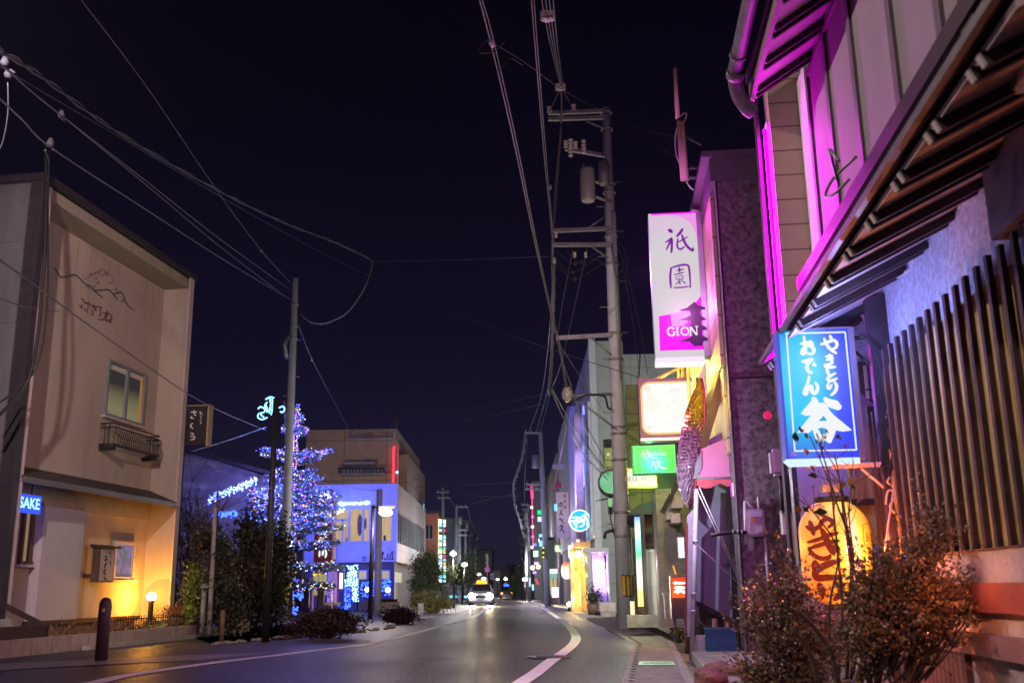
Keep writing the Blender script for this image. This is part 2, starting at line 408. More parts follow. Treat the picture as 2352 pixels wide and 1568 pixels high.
# gravelly concrete aprons and earth on the left
b = MB(); b.poly([V((p.x, p.y, -.001)) for p in gline([(-260, 1562), (60, 1534), (470, 1513), (640, 1496), (560, 1499), (300, 1508), (60, 1520), (-200, 1534)])][::-1]); struct(b.build('concrete_apron', M_apron))
b = MB(); b.poly([V((p.x, p.y, .012)) for p in gline([(486, 1478), (660, 1466), (820, 1450), (800, 1438), (660, 1432), (560, 1440), (400, 1446)])][::-1])
bmesh.ops.solidify(b.b, geom=b.b.faces[:], thickness=.02); struct(b.build('earth_bed', M_earth))
b = MB()
for i in range(90):
    t = random.random(); p = gr(486+t*420, 1480-t*38+random.uniform(-2, 2)); r = random.uniform(.03, .09)
    bmesh.ops.create_icosphere(b.b, subdivisions=1, radius=r, matrix=Matrix.Translation(V((p.x, p.y, .02))) @ Matrix.Diagonal((1.3, 1, .6, 1)))
tag(b.build('edging_stones', mat('rubble', (.2, .17, .15), .9, .4, 8, .4)), 'loose rubble along the earth bed', 'rubble', kind='stuff')
b = MB(); b.poly([V((p.x, p.y, .004)) for p in gline([(905, 1428), (1040, 1413), (1090, 1395), (1095, 1388), (960, 1388), (860, 1402)])][::-1]); struct(b.build('far_pavement', M_apron))
# ================================================================ the street lamps that stand just outside the picture
def outside_lamp(label, x, y, h, col, aims, size=.12, arm=.8):
    o = thing('street_lamp', label, 'street lamp', (x, y, 0)); b = MB(); b.tube([V((x, y, 0)), V((x, y, h))], .09, 10, .06); b.tube([V((x, y, h)), V((x+arm*.6, y, h+.15)), V((x+arm, y, h+.12))], .035, 6); b.build('pole', mat('pole_grey', (.3, .3, .3)), o)
    b = MB(); b.lathe(V((x+arm, y, h+.02)), [(.2, 0), (.16, .08), (.05, .14)], 14, capt=True); b.build('lamp_shade', mat('pole_grey', (.3, .3, .3)), o)
    for tgt, e_, an in aims: lamp('street_light', V((x+arm, y, h-.14)), col, e_, o, 'SPOT', size, (V(tgt)-V((x+arm, y, h-.14))).to_track_quat('-Z', 'Y').to_euler(), an)
outside_lamp('grey street lamp by the road before the near wall of the inn', -7.6, 9.6, 8.2, (1, .80, .72), [((-9.5, 24, 4.5), 4100, 62), ((2, 6.5, .6), 3000, 76), ((3.2, 24, 3.5), 4200, 50)])
outside_lamp('grey street lamp behind the camera on the left kerb', -4.4, -6.5, 7.2, (1, .72, .66), [((1, 12, .6), 1900, 84)])
# ================================================================ LEFT: the beige inn
L = Fr(-10.086, 20.5, 7.77, -1)
M_stucco = mat('inn_stucco', (.42, .35, .295), .9, .11, 1.3, .3, det=9, stretch=(1, 1, .3))
M_trim = mat('inn_trim', (.035, .03, .04), .5, .2)
M_edge = mat('pale_edge', (.5, .42, .42), .7, .1)
inn = thing('inn_building', 'two storey beige stucco inn with a dark lean-to awning over its lower wall', 'building', L.p(0, 0, 0))
RC = -.75                                                # the facade lies back between two wing walls
b = MB(L); b.box(.0, 7.0, -9, RC, 0, 9.75); b.build('wall', M_stucco, inn)
b = MB(L); b.box(6.83, 7.0, RC+.003, 0, .35, 9.72); b.build('wing_wall', M_stucco, inn)
b = MB(L); b.box(6.80, 7.03, 0, .05, .35, 9.75); b.build('wing_edge', M_edge, inn)
b = MB(L); b.box(-.14, .06, RC+.003, .02, .3, 9.72); b.build('wing_wall', M_edge, inn)
b = MB(L); b.box(-.30, -.12, -9, .06, .0, 9.85); b.build('corner_trim', M_trim, inn)
b = MB(L); b.box(.06, 6.8, RC+.003, -.02, 9.45, 9.72); b.build('soffit', mat('soffit', (.33, .29, .22), .8, .1), inn)
b = MB(L)
p = L.p; b.hexa([p(-.35, -9, 9.76), p(7.12, -9, 9.76), p(7.12, .1, 9.76), p(-.35, .1, 9.76), p(-.35, -9, 9.93), p(7.12, -9, 9.88), p(7.12, .1, 9.88), p(-.35, .1, 9.93)])
b.build('roof', M_trim, inn)
# near side wall with its cladding sheets, down pipe
sw = MB(L); sw.box(-.34, -.305, -9.0, -.25, .2, 9.7)
for vv in (-.95, -2.3, -3.65): sw.box(-.36, -.30, vv-.02, vv+.02, .2, 9.7)
for ww in (3.6, 6.6, 8.4): sw.box(-.355, -.30, -9, -.25, ww-.03, ww+.03)
sw.build('side_cladding', mat('grey_cladding', (.12, .11, .13), .6, .15, 2, .05, stretch=(1, 1, .3)), inn)
b = MB(L); b.tube([L.p(-.46, -.42, 0.2), L.p(-.46, -.42, 4.45)], .055, 10)
for ww in (1, 2.2, 3.4): b.tube([L.p(-.46, -.42, ww), L.p(-.46, -.42, ww+.07)], .066, 10)
b.build('downpipe', mat('pipe_grey', (.42, .40, .44), .5, .1), inn)
# lean-to awning: slates, gutter, battens
aw = MB(L); aw.hexa([p(-.0, RC, 3.70), p(6.82, RC, 3.70), p(6.82, .06, 3.36), p(-.0, .06, 3.36), p(-.0, RC, 3.76), p(6.82, RC, 3.76), p(6.82, .06, 3.42), p(-.0, .06, 3.42)])
aw.build('awning', mat('awning_slate', (.04, .03, .03), .6, .3), inn)
b = MB(L); b.box(-.02, 6.84, .06, .12, 3.28, 3.40); b.build('awning_gutter', mat('gutter_steel', (.15, .14, .15), .45, .2, 5, 0, .4), inn)
b = MB(L)
for k in range(11): vv = RC+.05+k*.07; b.box(.06, 6.8, vv, vv+.03, 3.64-k*.032, 3.665-k*.032)
b.build('awning_battens', mat('batten_wood', (.30, .22, .16), .7, .2), inn)
b = MB(L); b.box(.06, 6.8, RC, RC+.06, 2.95, 3.5); b.build('wall_band', mat('band', (.42, .33, .24), .8, .1), inn)
# lower wall: pale door block, dark plinth board
q0 = L.c(L.hv(92, 1290, RC+.25))[0]; q1 = L.c(L.hv(187, 1290, RC+.25))[0]
b = MB(L); b.box(q0, q1, RC, RC+.25, .5, 2.95); b.build('door_panel', mat('door_white', (.50, .45, .46), .8, .06, 4, .03), inn)
b = MB(L); b.box(q0-.05, q1+2.9, RC, RC+.28, .40, .5); b.build('plinth_board', M_dwood, inn)
b = MB(L); b.box(q0-.05, 6.8, RC, RC+.10, .0, .40); b.build('plinth', mat('plinth', (.34, .26, .2), .9, .2), inn)
b = MB(L); b.box(.0, .22, RC, RC+.3, .2, 2.95); b.build('pilaster', M_stucco, inn)
# upper window
def window(fr, x0, x1, y0, y1, v, inn, sash=True, lit=None, fm=None, name='window', dz=.05):
    a = fr.c(fr.hv(x0, (y0+y1)/2, v)); c = fr.c(fr.hv(x1, (y0+y1)/2, v)); mx_ = (x0+x1)/2
    w1 = fr.c(fr.hv(mx_, y0, v))[2]; w0 = fr.c(fr.hv(mx_, y1, v))[2]; u0, u1 = min(a[0], c[0]), max(a[0], c[0]); t = .07
    fm = fm or mat('window_frame', (.25, .27, .28), .4, .1, 5, 0, .3)
    b = MB(fr)
    b.box(u0, u1, v, v+dz, w0, w0+t); b.box(u0, u1, v, v+dz, w1-t, w1); b.box(u0, u0+t, v, v+dz, w0+t, w1-t); b.box(u1-t, u1, v, v+dz, w0+t, w1-t)
    if sash: um = (u0+u1)/2; b.box(um-.05, um+.05, v+.002, v+dz+.01, w0+t, w1-t)
    f = b.build(name, fm, inn)
    b = MB(fr); b.box(u0+t, u1-t, v+.004, v+.014, w0+t, w1-t); b.build('pane', lit or M_glass, f)
    b = MB(fr); b.box(u0-.08, u1+.08, v, v+dz+.05, w0-.06, w0-.003); b.build('sill', M_edge, f)
    return f, (u0, u1, w0, w1)
m_lit = emit_var('upstairs_room', [(.02, .02, .022), (.13, .115, .06), (.19, .165, .09), (.17, .15, .08)], 1, axis=2, lohi=(6.3, 5.3))
f, (u0, u1, w0, w1) = window(L, 240, 329, 840, 968, RC, inn, True, m_lit, dz=.07)
b = MB(L); b.box(u0+.1, u1-.1, RC+.0145, RC+.02, w1-.22, w1-.09); b.build('blind', mat('blind', (.6, .58, .5), .7, .1), f)
b = MB(L); b.box(u1-.22, u1-.1, RC+.0145, RC+.02, w0+.1, w1-.1); b.build('curtain', emit('curtain_glow', (.5, .24, .06), .55), f)
# wrought iron flower rail under the window
ir = thing('window_rail', 'black wrought iron flower rail with curled bars under the upper window', 'iron rail', L.p(u0, RC, 4))
b = MB(L); a0 = u0-.05; a1 = u1+.35; zb, zt = w0-.78, w0-.22
def rb(pts, r=.014): b.tube(pts, r, 5)
for z in (zb, zt, zt-.1, zb+.04):
    rb([L.p(a0, RC, z), L.p(a0, RC+.38, z), L.p(a1, RC+.38, z), L.p(a1, RC, z)], .016)
k = 0; u = a0+.06
while u < a1-.02:
    P_ = [L.p(u+.07*sin(t*2*pi*.95), RC+.38+.06*sin(t*pi), zb+(zt-.1-zb)*t) for t in [i/9 for i in range(10)]]
    rb(P_, .011); u += .11
for s_ in (a0+.15, a1-.15):
    rb([L.p(s_+.06*cos(t), RC+.39, zt-.05+.06*sin(t)) for t in [i*.6 for i in range(11)]], .01)
for vv in (.12, .24): rb([L.p(a0, RC+vv, zb), L.p(a0, RC+vv, zt)]); rb([L.p(a1, RC+vv, zb), L.p(a1, RC+vv, zt)])
for s_ in (a0, a1-.2): b.box(s_, s_+.05, RC, RC+.42, zb-.12, zb-.02)
b.build('bars', M_dark, ir)
# mountain drawn in wire, red wire letters
def z5(x, y): return L.hv(61.25+x*.11979, 588+y*.11979, RC+.03)
mt = thing('wire_mountain', 'thin wire outline of a mountain range fixed high on the beige wall', 'wall ornament', L.p(2, RC, 7))
b = MB()
for P_ in ([(520, 225), (570, 270), (610, 340), (650, 400), (700, 400), (800, 395), (870, 360), (960, 370), (1020, 430), (1120, 530), (1200, 560), (1300, 660), (1380, 730), (1460, 800)],
           [(1320, 660), (1420, 650), (1550, 640), (1620, 680), (1680, 750), (1740, 830)], [(1660, 730), (1740, 700), (1800, 685), (1850, 740), (1890, 850), (1950, 950), (2050, 1030)]):
    b.tube([z5(*q) for q in smooth2(P_, 3)], .011, 5)
b.build('ridge_line', M_dark, mt)
b = MB()
for P_ in ([(1060, 420), (1130, 435), (1200, 395), (1260, 335), (1330, 320), (1420, 245), (1500, 265), (1560, 330), (1630, 370), (1680, 520), (1740, 640)],):
    b.tube([z5(*q) for q in smooth2(P_, 3)], .008, 5)
for x, y in ((1215, 345), (1370, 310), (1430, 370), (1320, 420), (1490, 300), (1530, 345), (1365, 510), (1615, 510), (1280, 580), (1155, 595), (1705, 640), (1830, 850)):
    b.tube([z5(x-15, y+12), z5(x, y-4), z5(x+22, y-14)], .02, 5)
b.build('summit_line', mat('pale_wire', (.28, .22, .24), .5, .1), mt)
rl = thing('wall_lettering', 'small dark red wire letters below the wire mountain', 'lettering', L.p(2, RC, 6.5))
b = MB()
for P_ in ([(1040, 820), (1090, 835), (1110, 890), (1160, 895), (1200, 880)], [(1000, 950), (1050, 985), (1070, 1010)], [(1060, 930), (1050, 1000)], [(1110, 1010), (1150, 1060), (1170, 1090)], [(1180, 880), (1180, 970), (1160, 1040)],
           [(1210, 900), (1240, 950), (1300, 960), (1440, 975)], [(1290, 920), (1280, 980), (1340, 1020), (1290, 1040)], [(1250, 1020), (1270, 1130), (1230, 1110)], [(1420, 980), (1410, 1100), (1420, 1150), (1390, 1130)],
           [(1460, 1090), (1560, 1085)], [(1550, 1040), (1530, 1150), (1510, 1240)], [(1490, 1170), (1540, 1110), (1600, 1110), (1635, 1170), (1600, 1240)], [(1370, 1195), (1420, 1225), (1480, 1200), (1540, 1245)], [(1550, 1240), (1590, 1215), (1625, 1270), (1580, 1260)]):
    b.tube([z5(*q) for q in smooth2(P_, 3)], .011, 5)
b.build('letters', mat('red_wire', (.13, .05, .055), .5, .1), rl)
# small lower window, front window by the corner
mp_ = emit_var('small_window_reflections', [(.10, .12, .13), (.22, .16, .42), (.10, .11, .12), (.2, .2, .2)], .9, 2.5)  # violet reflections in the pane are painted in as emission
window(L, 256, 303, 1243, 1331, RC, inn, False, mp_, M_edge, dz=.09)
m_door = emit_var('entrance_glass', [(.35, .2, .1), (.12, .09, .07), (.42, .36, .32), (.3, .2, .12)], .8, axis=1, lohi=(19, 22))
window(L, 46, 88, 1150, 1296, RC+.02, inn, True, m_door, M_wood, dz=.08)
b = MB(L)
for k in range(16):
    uu = random.uniform(.3, 6.7); h_ = random.uniform(.4, 2.2); w_ = random.uniform(.02, .06); b.prism([L.p(uu, RC+.002, 9.4), L.p(uu+w_, RC+.002, 9.4), L.p(uu+w_*.5, RC+.002, 9.4-h_)], L.v*.0015)
for k in range(7): uu = u0+random.uniform(0, u1-u0); h_ = random.uniform(.3, 1.0); b.prism([L.p(uu, RC+.002, w0-.07), L.p(uu+.05, RC+.002, w0-.07), L.p(uu+.025, RC+.002, w0-.07-h_)], L.v*.0015)
b.build('rain_stains', mat('rain_stain', (.33, .27, .225), .95, .1, 3, .1), inn)['kind'] = 'stuff'
# steps and terrace
M_block = lines_mat('block_wall', (.33, .27, .23), (.10, .08, .07), 1, .014, [('Y', .62)], .85, .2, 7.77, .4, 5)
ter = MB(L); ter.box(-6, 7.0, RC, 1.45, -.02, .17); struct(ter.build('terrace', M_apron))
tw = thing('low_block_wall', 'low wall of square concrete blocks edging the terrace before the inn', 'wall', L.p(0, 1.6, 0))
b = MB(L); b.box(-6, 5.4, 1.45, 1.62, -.01, .28); b.build('block_course', M_block, tw)
b = MB(L); b.box(5.42, 8.1, 1.43, 1.6, -.01, .2); b.box(7.75, 8.3, 1.25, 1.66, -.01, .34); b.build('end_block', M_kerb, tw)
b = MB(L); b.box(.0, 7.6, 1.66, 1.85, -.01, .07); b.build('kerb_foot', M_kerb, tw)
st = thing('entrance_steps', 'dark entrance steps with a sloping side rail at the inn corner', 'steps', L.p(-.6, .5, .17))
b = MB(L)
for k in range(3): b.box(-1.9+k*.0, -.1, -.3+k*-.0, .95-k*.35, .17+k*.14, .31+k*.14)
b.build('tread', M_kerb, st)
b = MB(L); b.beam(L.p(-.15, 1.0, .42), L.p(-.15, -.3, 1.0), .06, .10); b.box(-.18, -.12, .93, 1.0, .17, .45); b.box(-2.0, -.12, .95, 1.0, .17, .48); b.build('side_rail', M_dwood, st)
# small iron fence in the bed and dry plants
fe = thing('garden_fence', 'low black iron fence standing on the terrace under the warm lamp', 'fence', L.p(3, .9, .17))
b = MB(L)
for k in range(44):
    uu = 1.9+k*.115; b.tube([L.p(uu, 1.25, .17), L.p(uu, 1.25, .56+.02*(k % 2))], .010, 5)
for w_ in (.26, .5): b.tube([L.p(1.9, 1.25, w_), L.p(6.9, 1.25, w_)], .012, 5)
b.build('pickets', M_dark, fe)
def bush(name, label, c, rad, n, leaf, m, stem=None, group=None, asp=.5, lean=None, shell=.5, zmin=None, cat='shrub', lumps=10, stems=6, lum_r=.42, twigs=0):
    """shrub of real little leaves gathered in uneven clumps on branching stems"""
    o = thing(name, label, cat, (c[0], c[1], c[2]-rad[2] if zmin is None else zmin), group)
    b = MB(); s_ = MB(); base = V((c[0], c[1], c[2]-rad[2] if zmin is None else zmin)); C_ = V(c)
    cl = []
    for i in range(lumps):
        d = V((random.gauss(0, 1), random.gauss(0, 1), random.gauss(0, 1))).normalized()*random.uniform(.35, .85)
        q = C_+V((d.x*rad[0], d.y*rad[1], d.z*rad[2])); cl.append((q, random.uniform(.65, 1.25)))
        s_.tube([base+V((random.uniform(-.06, .06), random.uniform(-.06, .06), 0)), base.lerp(q, .5)+V((random.uniform(-.1, .1)*rad[0], 0, .05)), q], .012*max(1, rad[2]), 5, .004)
        for k in range(twigs):
            d2 = V((random.gauss(0, 1), random.gauss(0, 1), abs(random.gauss(0, 1))+.3)).normalized(); L_ = random.uniform(.5, 1.0)*lum_r*1.3
            e_ = q+V((d2.x*rad[0], d2.y*rad[1], d2.z*rad[2]))*L_; s_.tube([q, q.lerp(e_, .5)+V((random.uniform(-.02, .02), 0, .01)), e_], .004, 4, .002)
            for _ in range(6): b.leaf(q.lerp(e_, random.uniform(.5, 1.05))+V((random.gauss(0, .4), random.gauss(0, .4), random.gauss(0, .4)))*leaf, d2+V((random.gauss(0, 1), random.gauss(0, 1), random.gauss(0, 1))), leaf*random.uniform(.7, 1.2), asp)
    for i in range(n):
        q, k = random.choice(cl); g = V((random.gauss(0, 1), random.gauss(0, 1), random.gauss(0, 1)))*lum_r*.5*k
        pt = q+V((g.x*rad[0], g.y*rad[1], g.z*rad[2]))
        if zmin is not None and pt.z < zmin: continue
        b.leaf(pt, V((random.gauss(0, 1), random.gauss(0, 1), random.gauss(.3, 1))), leaf*random.uniform(.6, 1.3), asp)
    b.build('foliage', m, o, recalc=False); s_.build('stems', stem or M_dwood, o); return o
def leafmat(name, c1, c2, rough=.55, sc=9):
    if name in MATS: return MATS[name]
    m = mat(name, c1, rough, .35, sc, 0, col2=c2, det=2)
    b_ = m.node_tree.nodes['Principled BSDF']; b_.inputs['Subsurface Weight'].default_value = 0
    return m
M_dry = leafmat('dry_leaves', (.16, .075, .03), (.26, .13, .05))
q = L.p(6.1, .5, .5); bush('dry_shrub', 'small dry brown shrub around the foot of the globe lamp', (q.x, q.y, q.z), (.5, .5, .32), 900, .06, M_dry, zmin=.17, lumps=7)
b = MB(L)
for i in range(700):
    uu, vv = random.uniform(1.6, 6.8), random.uniform(-.5, 1.15); b.leaf(L.p(uu, vv, .17+random.uniform(0, .34)*random.random()), V((random.gauss(0, 1), random.gauss(0, 1), 2)), random.uniform(.08, .2), .25)
tag(b.build('ground_cover', M_dry, recalc=False), 'dry brown ground cover in the bed before the inn wall', 'ground cover', kind='stuff')
# globe lamp
gp = L.p(6.25, .65, .17); g = at(348, 1370, gp.y); gp = V((g.x, g.y, .17))
gl = thing('globe_lamp', 'lit white globe lamp on a short dark post beside the inn', 'lamp', gp)
b = MB(); b.lathe(V((gp.x, gp.y, .17)), [(.09, 0), (.07, .05), (.065, g.z-.17-.14), (.09, g.z-.17-.12), (.09, g.z-.17-.08)], 14); b.build('post', M_dark, gl)
b = MB(); b.ball(g, .125, 3); o = b.build('globe', emit('globe_light', (1, .80, .42), 6), gl)
for pl in o.data.polygons: pl.use_smooth = True
lamp('globe_glow', g+V((-.02, -.25, .02)), (1, .40, .04), 100, gl); lamp('globe_glow', g+V((-.2, .0, .02)), (1, .38, .03), 90, gl)
# wooden box sign
u_ = L.c(L.hv(232, 1300, RC+.5))[0]
zt_ = L.c(L.hv(232, 1256, RC+.55))[2]; zb_ = L.c(L.hv(232, 1336, RC+.55))[2]
bx = thing('box_sign', 'small roofed wooden box sign with dark brush writing on the inn wall', 'sign', L.p(u_, RC, 1.4))
ub0 = L.c(L.hv(228, 1300, RC+.44))[0]; ub1 = L.c(L.hv(262, 1300, RC+.44))[0]
b = MB(L); b.box(ub0, ub1, RC+.24, RC+.44, zb_, zt_); b.box(ub0+.1, ub0+.2, RC, RC+.24, zb_+.1, zb_+.2); b.build('box', M_wood, bx)
b = MB(L); b.box(ub0+.03, ub1-.03, RC+.44, RC+.45, zb_+.04, zt_-.03); b.build('panel', mat('paper_panel', (.42, .36, .36), .8, .1), bx)
b = MB(L); b.hexa([p(ub0-.06, RC+.2, zt_+.0), p(ub1+.08, RC+.2, zt_), p(ub1+.08, RC+.56, zt_), p(ub0-.06, RC+.56, zt_), p(ub0-.06, RC+.2, zt_+.09), p(ub1+.08, RC+.2, zt_+.09), p(ub1+.08, RC+.56, zt_+.04), p(ub0-.06, RC+.56, zt_+.04)]); b.build('box_roof', M_dwood, bx)
def z2(x, y): return L.hv(x*.3749, 980+y*.3749, RC+.462)
b = MB()
for P_, w in (([(645, 790), (655, 800)], 14), ([(640, 815), (660, 810)], 10), ([(652, 830), (640, 860)], 10), ([(648, 870), (636, 890), (650, 905)], 9), ([(640, 915), (646, 935), (655, 930)], 8), ([(676, 760), (676, 800)], 5), ([(674, 815), (678, 850)], 5)): b.stroke(P_, w, z2)
b.build('writing', M_blk, bx, recalc=False)
# blue SAKE light box, cut by the corner trim
sk = thing('sake_light', 'small lit blue SAKE light box under the awning of the inn', 'sign', L.p(.3, RC, 2.6))
a = L.hv(50, 1155, -.1); c_ = L.hv(97, 1157, -.1); pz0 = L.hv(75, 1178, -.1).z; pz1 = L.hv(75, 1136, -.1).z; ua, uc = L.c(a)[0], L.c(c_)[0]
b = MB(L); b.box(ua-.15, uc, -.22, -.12, pz0, pz1); b.build('case', emit('sake_blue', (.03, .10, .9), 1.0), sk)
b = MB(L); b.tube([L.p(uc-.3, -.17, pz1), L.p(uc-.3, -.17, 3.3)], .015); b.build('hanger', M_dark, sk)
glyphs('lettering', 'SAKE', L.p((ua+uc)/2-.06, -.119, (pz0+pz1)/2), L.u, V((0, 0, 1)), .31, emit('sake_white', (.35, .75, 1), 1.6), sk, .006, bold=.02)
lamp('sake_glow', L.p(ua+.5, .1, 2.9), (.1, .2, 1), 6, sk)
# hanging blade sign on the far corner
bs = thing('blade_sign', 'dark blade sign with white brush kana on the far corner of the inn', 'sign', L.p(7.2, 0, 5))
ub = 7.15; A = L.hu(430, 933, ub); B_ = L.hu(478, 935, ub); zt_, zb_ = A.z, L.hu(430, 1022, ub).z; va, vb = L.c(A)[1], L.c(B_)[1]
b = MB(L); b.box(ub, ub+.22, va, vb-.0, zb_, zt_); b.build('panel', mat('sign_black', (.02, .016, .018), .5, .1), bs)
b = MB(L); b.box(ub-.02, ub+.24, vb, vb+.05, zb_-.03, zt_+.03); b.box(ub-.01, ub+.23, va, vb, zt_, zt_+.03); b.build('frame', mat('brass_frame', (.35, .28, .16), .5, .1), bs)
def z3(x, y): return L.hu(379.7+x*.39075, 888+y*.39075, ub-.012)
b = MB()
for P_, w in (([(150, 150), (186, 146)], 8), ([(168, 138), (172, 160), (180, 168)], 8), ([(158, 172), (150, 182), (168, 186)], 7), ([(160, 212), (148, 230), (162, 245)], 8), ([(150, 272), (168, 276)], 8), ([(146, 290), (168, 290), (170, 304), (150, 312)], 7),
              ([(205, 142), (206, 165)], 5), ([(214, 150), (216, 165)], 4), ([(205, 172), (214, 184)], 5), ([(208, 190), (204, 200)], 5), ([(212, 205), (206, 218)], 5)): b.stroke(P_, w, z3)
b.build('lettering', mat('white_letters', (.75, .75, .75), .6, .05), bs, recalc=False)
# wires hanging down the near side wall
for i, (P_, r) in enumerate(((([(104, 330, 19.8), (106, 420, 19.8), (104, 560, 19.7), (98, 640, 19.7), (88, 760, 19.6), (72, 850, 19.5), (45, 905, 19.4), (-10, 960, 19)]), .035), (([(112, 345, 19.8), (110, 480, 19.8), (108, 700, 19.7), (85, 840, 19.6), (30, 900, 19.4), (-10, 930, 19)]), .02))):
    b = MB(); b.tube([at(*q) for q in smooth2(P_, 4)], r, 6)
    tag(b.build('service_cable', M_blk), ['thick black service cable dropping down the near side wall of the inn', 'thin black service cable beside the thick one on the inn side wall'][i], 'cable')
# wooden bollard by the road
q = gr(232, 1515); ht = .98
bo = thing('bollard', 'dark brown wooden bollard with a brass stud and pointed top by the road', 'bollard', (q.x, q.y, 0))
b = MB(); b.lathe(V((q.x, q.y, 0)), [(.1, 0), (.1, ht-.1), (.075, ht-.03), (.03, ht)], 12); b.build('post', mat('bollard_brown', (.07, .04, .045), .5, .2), bo)
b = MB(); b.disc(V((q.x+.02, q.y-.11, ht-.2)), V((.2, -1, 0)), .03, .03, 12); b.build('stud', mat('brass', (.5, .3, .12), .4, .1, 5, 0, .8), bo)
# ================================================================ LEFT MIDDLE
def rect(x0, x1, y0, y1, Y):
    xm, ym = (x0+x1)/2, (y0+y1)/2
    return at(x0, ym, Y).x, at(x1, ym, Y).x, at(xm, y1, Y).z, at(xm, y0, Y).z
def sheet(b, x0, x1, y0, y1, Y, d):
    X0, X1, Z0, Z1 = rect(x0, x1, y0, y1, Y); b.box(X0, X1, Y, Y+d, Z0, Z1); return X0, X1, Z0, Z1
def panel_sign(label, x0, x1, y0, y1, Y, face, d=.2, case=None, name='light_box_sign', group=None, arm=0, cat='sign', rim=.04):
    X0, X1, Z0, Z1 = rect(x0, x1, y0, y1, Y)
    o = thing(name, label, cat, ((X0+X1)/2, Y, Z0), group)
    b = MB(); b.box(X0, X1, Y, Y+d, Z0, Z1); b.build('case', case or M_dark, o)
    b = MB(); b.box(X0+rim, X1-rim, Y-.012, Y-.001, Z0+rim, Z1-rim); b.build('face', face, o)
    if arm: b = MB(); b.tube([V(((X0+X1)/2, Y+d/2, Z1-.1)), V(((X0+X1)/2+arm, Y+d/2, Z1-.1))], .025, 6); b.tube([V(((X0+X1)/2, Y+d/2, Z0+.1)), V(((X0+X1)/2+arm, Y+d/2, Z0+.1))], .025, 6); b.build('bracket', M_dark, o)
    return o
def pole(name, label, xb, yb, xt, yt, Y, rb, rt, m, group=None, z0=0):
    a, c = at(xb, yb, Y), at(xt, yt, Y); o = thing(name, label, 'pole', (a.x, Y, z0), group)
    b = MB(); b.tube([V((a.x, Y, z0-.05)), V(((a.x+c.x)/2, Y, c.z/2)), V((c.x, Y, c.z))], rb, 16, rt); b.build('shaft', m, o); return o, V((a.x, Y, 0)), c
M_leafA = leafmat('leaves_dark', (.018, .022, .012), (.045, .045, .022))
M_leafB = leafmat('leaves_green', (.06, .10, .03), (.13, .17, .05))
M_twig = mat('twigs', (.10, .065, .05), .8, .3)
# blue washed gable behind the trees
hb = thing('gable_house', 'low house with a bluish side wall and sloping roof behind the bare shrub', 'house', (at(520, 1200, 46).x, 46, 0))
A = [at(425, 1036, 44), at(620, 1096, 44)]; b = MB(); b.hexa([V((A[0].x, 44, 0)), V((A[1].x, 44, 0)), V((A[1].x, 50, 0)), V((A[0].x, 50, 0)), A[0], A[1], A[1]+V((0, 6, 0)), A[0]+V((0, 6, 0))]); b.build('wall', mat('gable_wall', (.30, .29, .38), .9, .15, 2), hb)
b = MB(); b.beam(A[0]+V((-.3, 3, .12)), A[1]+V((.4, 3, .06)), 7, .16); b.build('roof', M_trim, hb)
# bare shrub, staked young tree, hedge
def twigtree(o, base, top, n, m, r=.03, spread=.5, lvl=2, leafm=None, leafn=0, leaf=.07):
    b = MB(); tips = []
    for i in range(n):
        a = base+V((random.uniform(-.2, .2), random.uniform(-.2, .2), 0)); q = top+V((random.gauss(0, spread), random.gauss(0, spread*.6), random.gauss(0, spread*.5)))
        mid = a.lerp(q, .5)+V((random.gauss(0, .12), random.gauss(0, .1), 0)); b.tube([a, mid, q], r, 5, r*.3)
        for k in range(7):
            t = random.uniform(.25, .95); s_ = a.lerp(q, t)+V((random.gauss(0, .05), 0, 0)); e_ = s_+V((random.gauss(0, spread*.7), random.gauss(0, spread*.5), abs(random.gauss(.4, .3))))
            b.tube([s_, s_.lerp(e_, .5)+V((random.gauss(0, .05), 0, 0)), e_], r*.35, 4, r*.15); tips += [e_, s_.lerp(e_, .6)]
            for _ in range(2):
                e2 = e_+V((random.gauss(0, .25), random.gauss(0, .2), random.gauss(.15, .2))); b.tube([e_.lerp(s_, .4), e2], r*.2, 3, r*.1, cap=False)
    b.build('branches', m, o); return tips
q = at(435, 1430, 30); t_ = thing('bare_shrub', 'tall bare twiggy shrub crowding the far corner of the inn', 'shrub', (q.x, 30, 0))
twigtree(t_, V((q.x, 30, 0)), at(440, 1150, 30), 26, M_twig, .035, .75)
q = at(478, 1455, 25); t_ = thing('staked_tree', 'young evergreen tree tied to two grey wooden stakes beyond the block wall', 'tree', (q.x, 25, .1))
b = MB(); b.tube([V((q.x, 25, 0)), at(495, 1300, 25), at(500, 1130, 25)], .055, 8, .03); b.build('trunk', M_twig, t_)
b = MB(); b.tube([at(463, 1458, 24.9), at(470, 1340, 24.9)], .06, 8); b.tube([at(480, 1456, 24.7), at(488, 1300, 24.7), at(494, 1165, 24.7)], .06, 8, .05); b.tube([at(476, 1347, 24.8)+V((-.15, 0, 0)), at(488, 1345, 24.8)+V((.1, 0, 0))], .04); b.build('stakes', mat('stake_wood', (.28, .25, .25), .8, .15), t_)
b = MB()
for cx_, cy_, rx_, rz_, n_ in ((505, 1270, .35, .55, 900), (470, 1240, .3, .4, 500), (520, 1380, .5, .7, 1500), (530, 1420, .4, .35, 500)):
    c = at(cx_, cy_, 25.2)
    for i in range(n_): b.leaf(c+V((random.gauss(0, rx_*.5), random.gauss(0, .3), random.gauss(0, rz_*.5))), V((random.gauss(0, 1), random.gauss(0, 1), random.gauss(0, 1))), random.uniform(.07, .15), .5)
b.build('crown', M_leafA, t_, recalc=False)
q = at(455, 1400, 25.4); bush('lit_shrub', 'yellow green leafy shrub lit beside the staked tree', (q.x, 25.4, .95), (.42, .4, .95), 2600, .12, leafmat('leaves_yellow', (.13, .17, .03), (.28, .30, .06)), zmin=0, lumps=12)
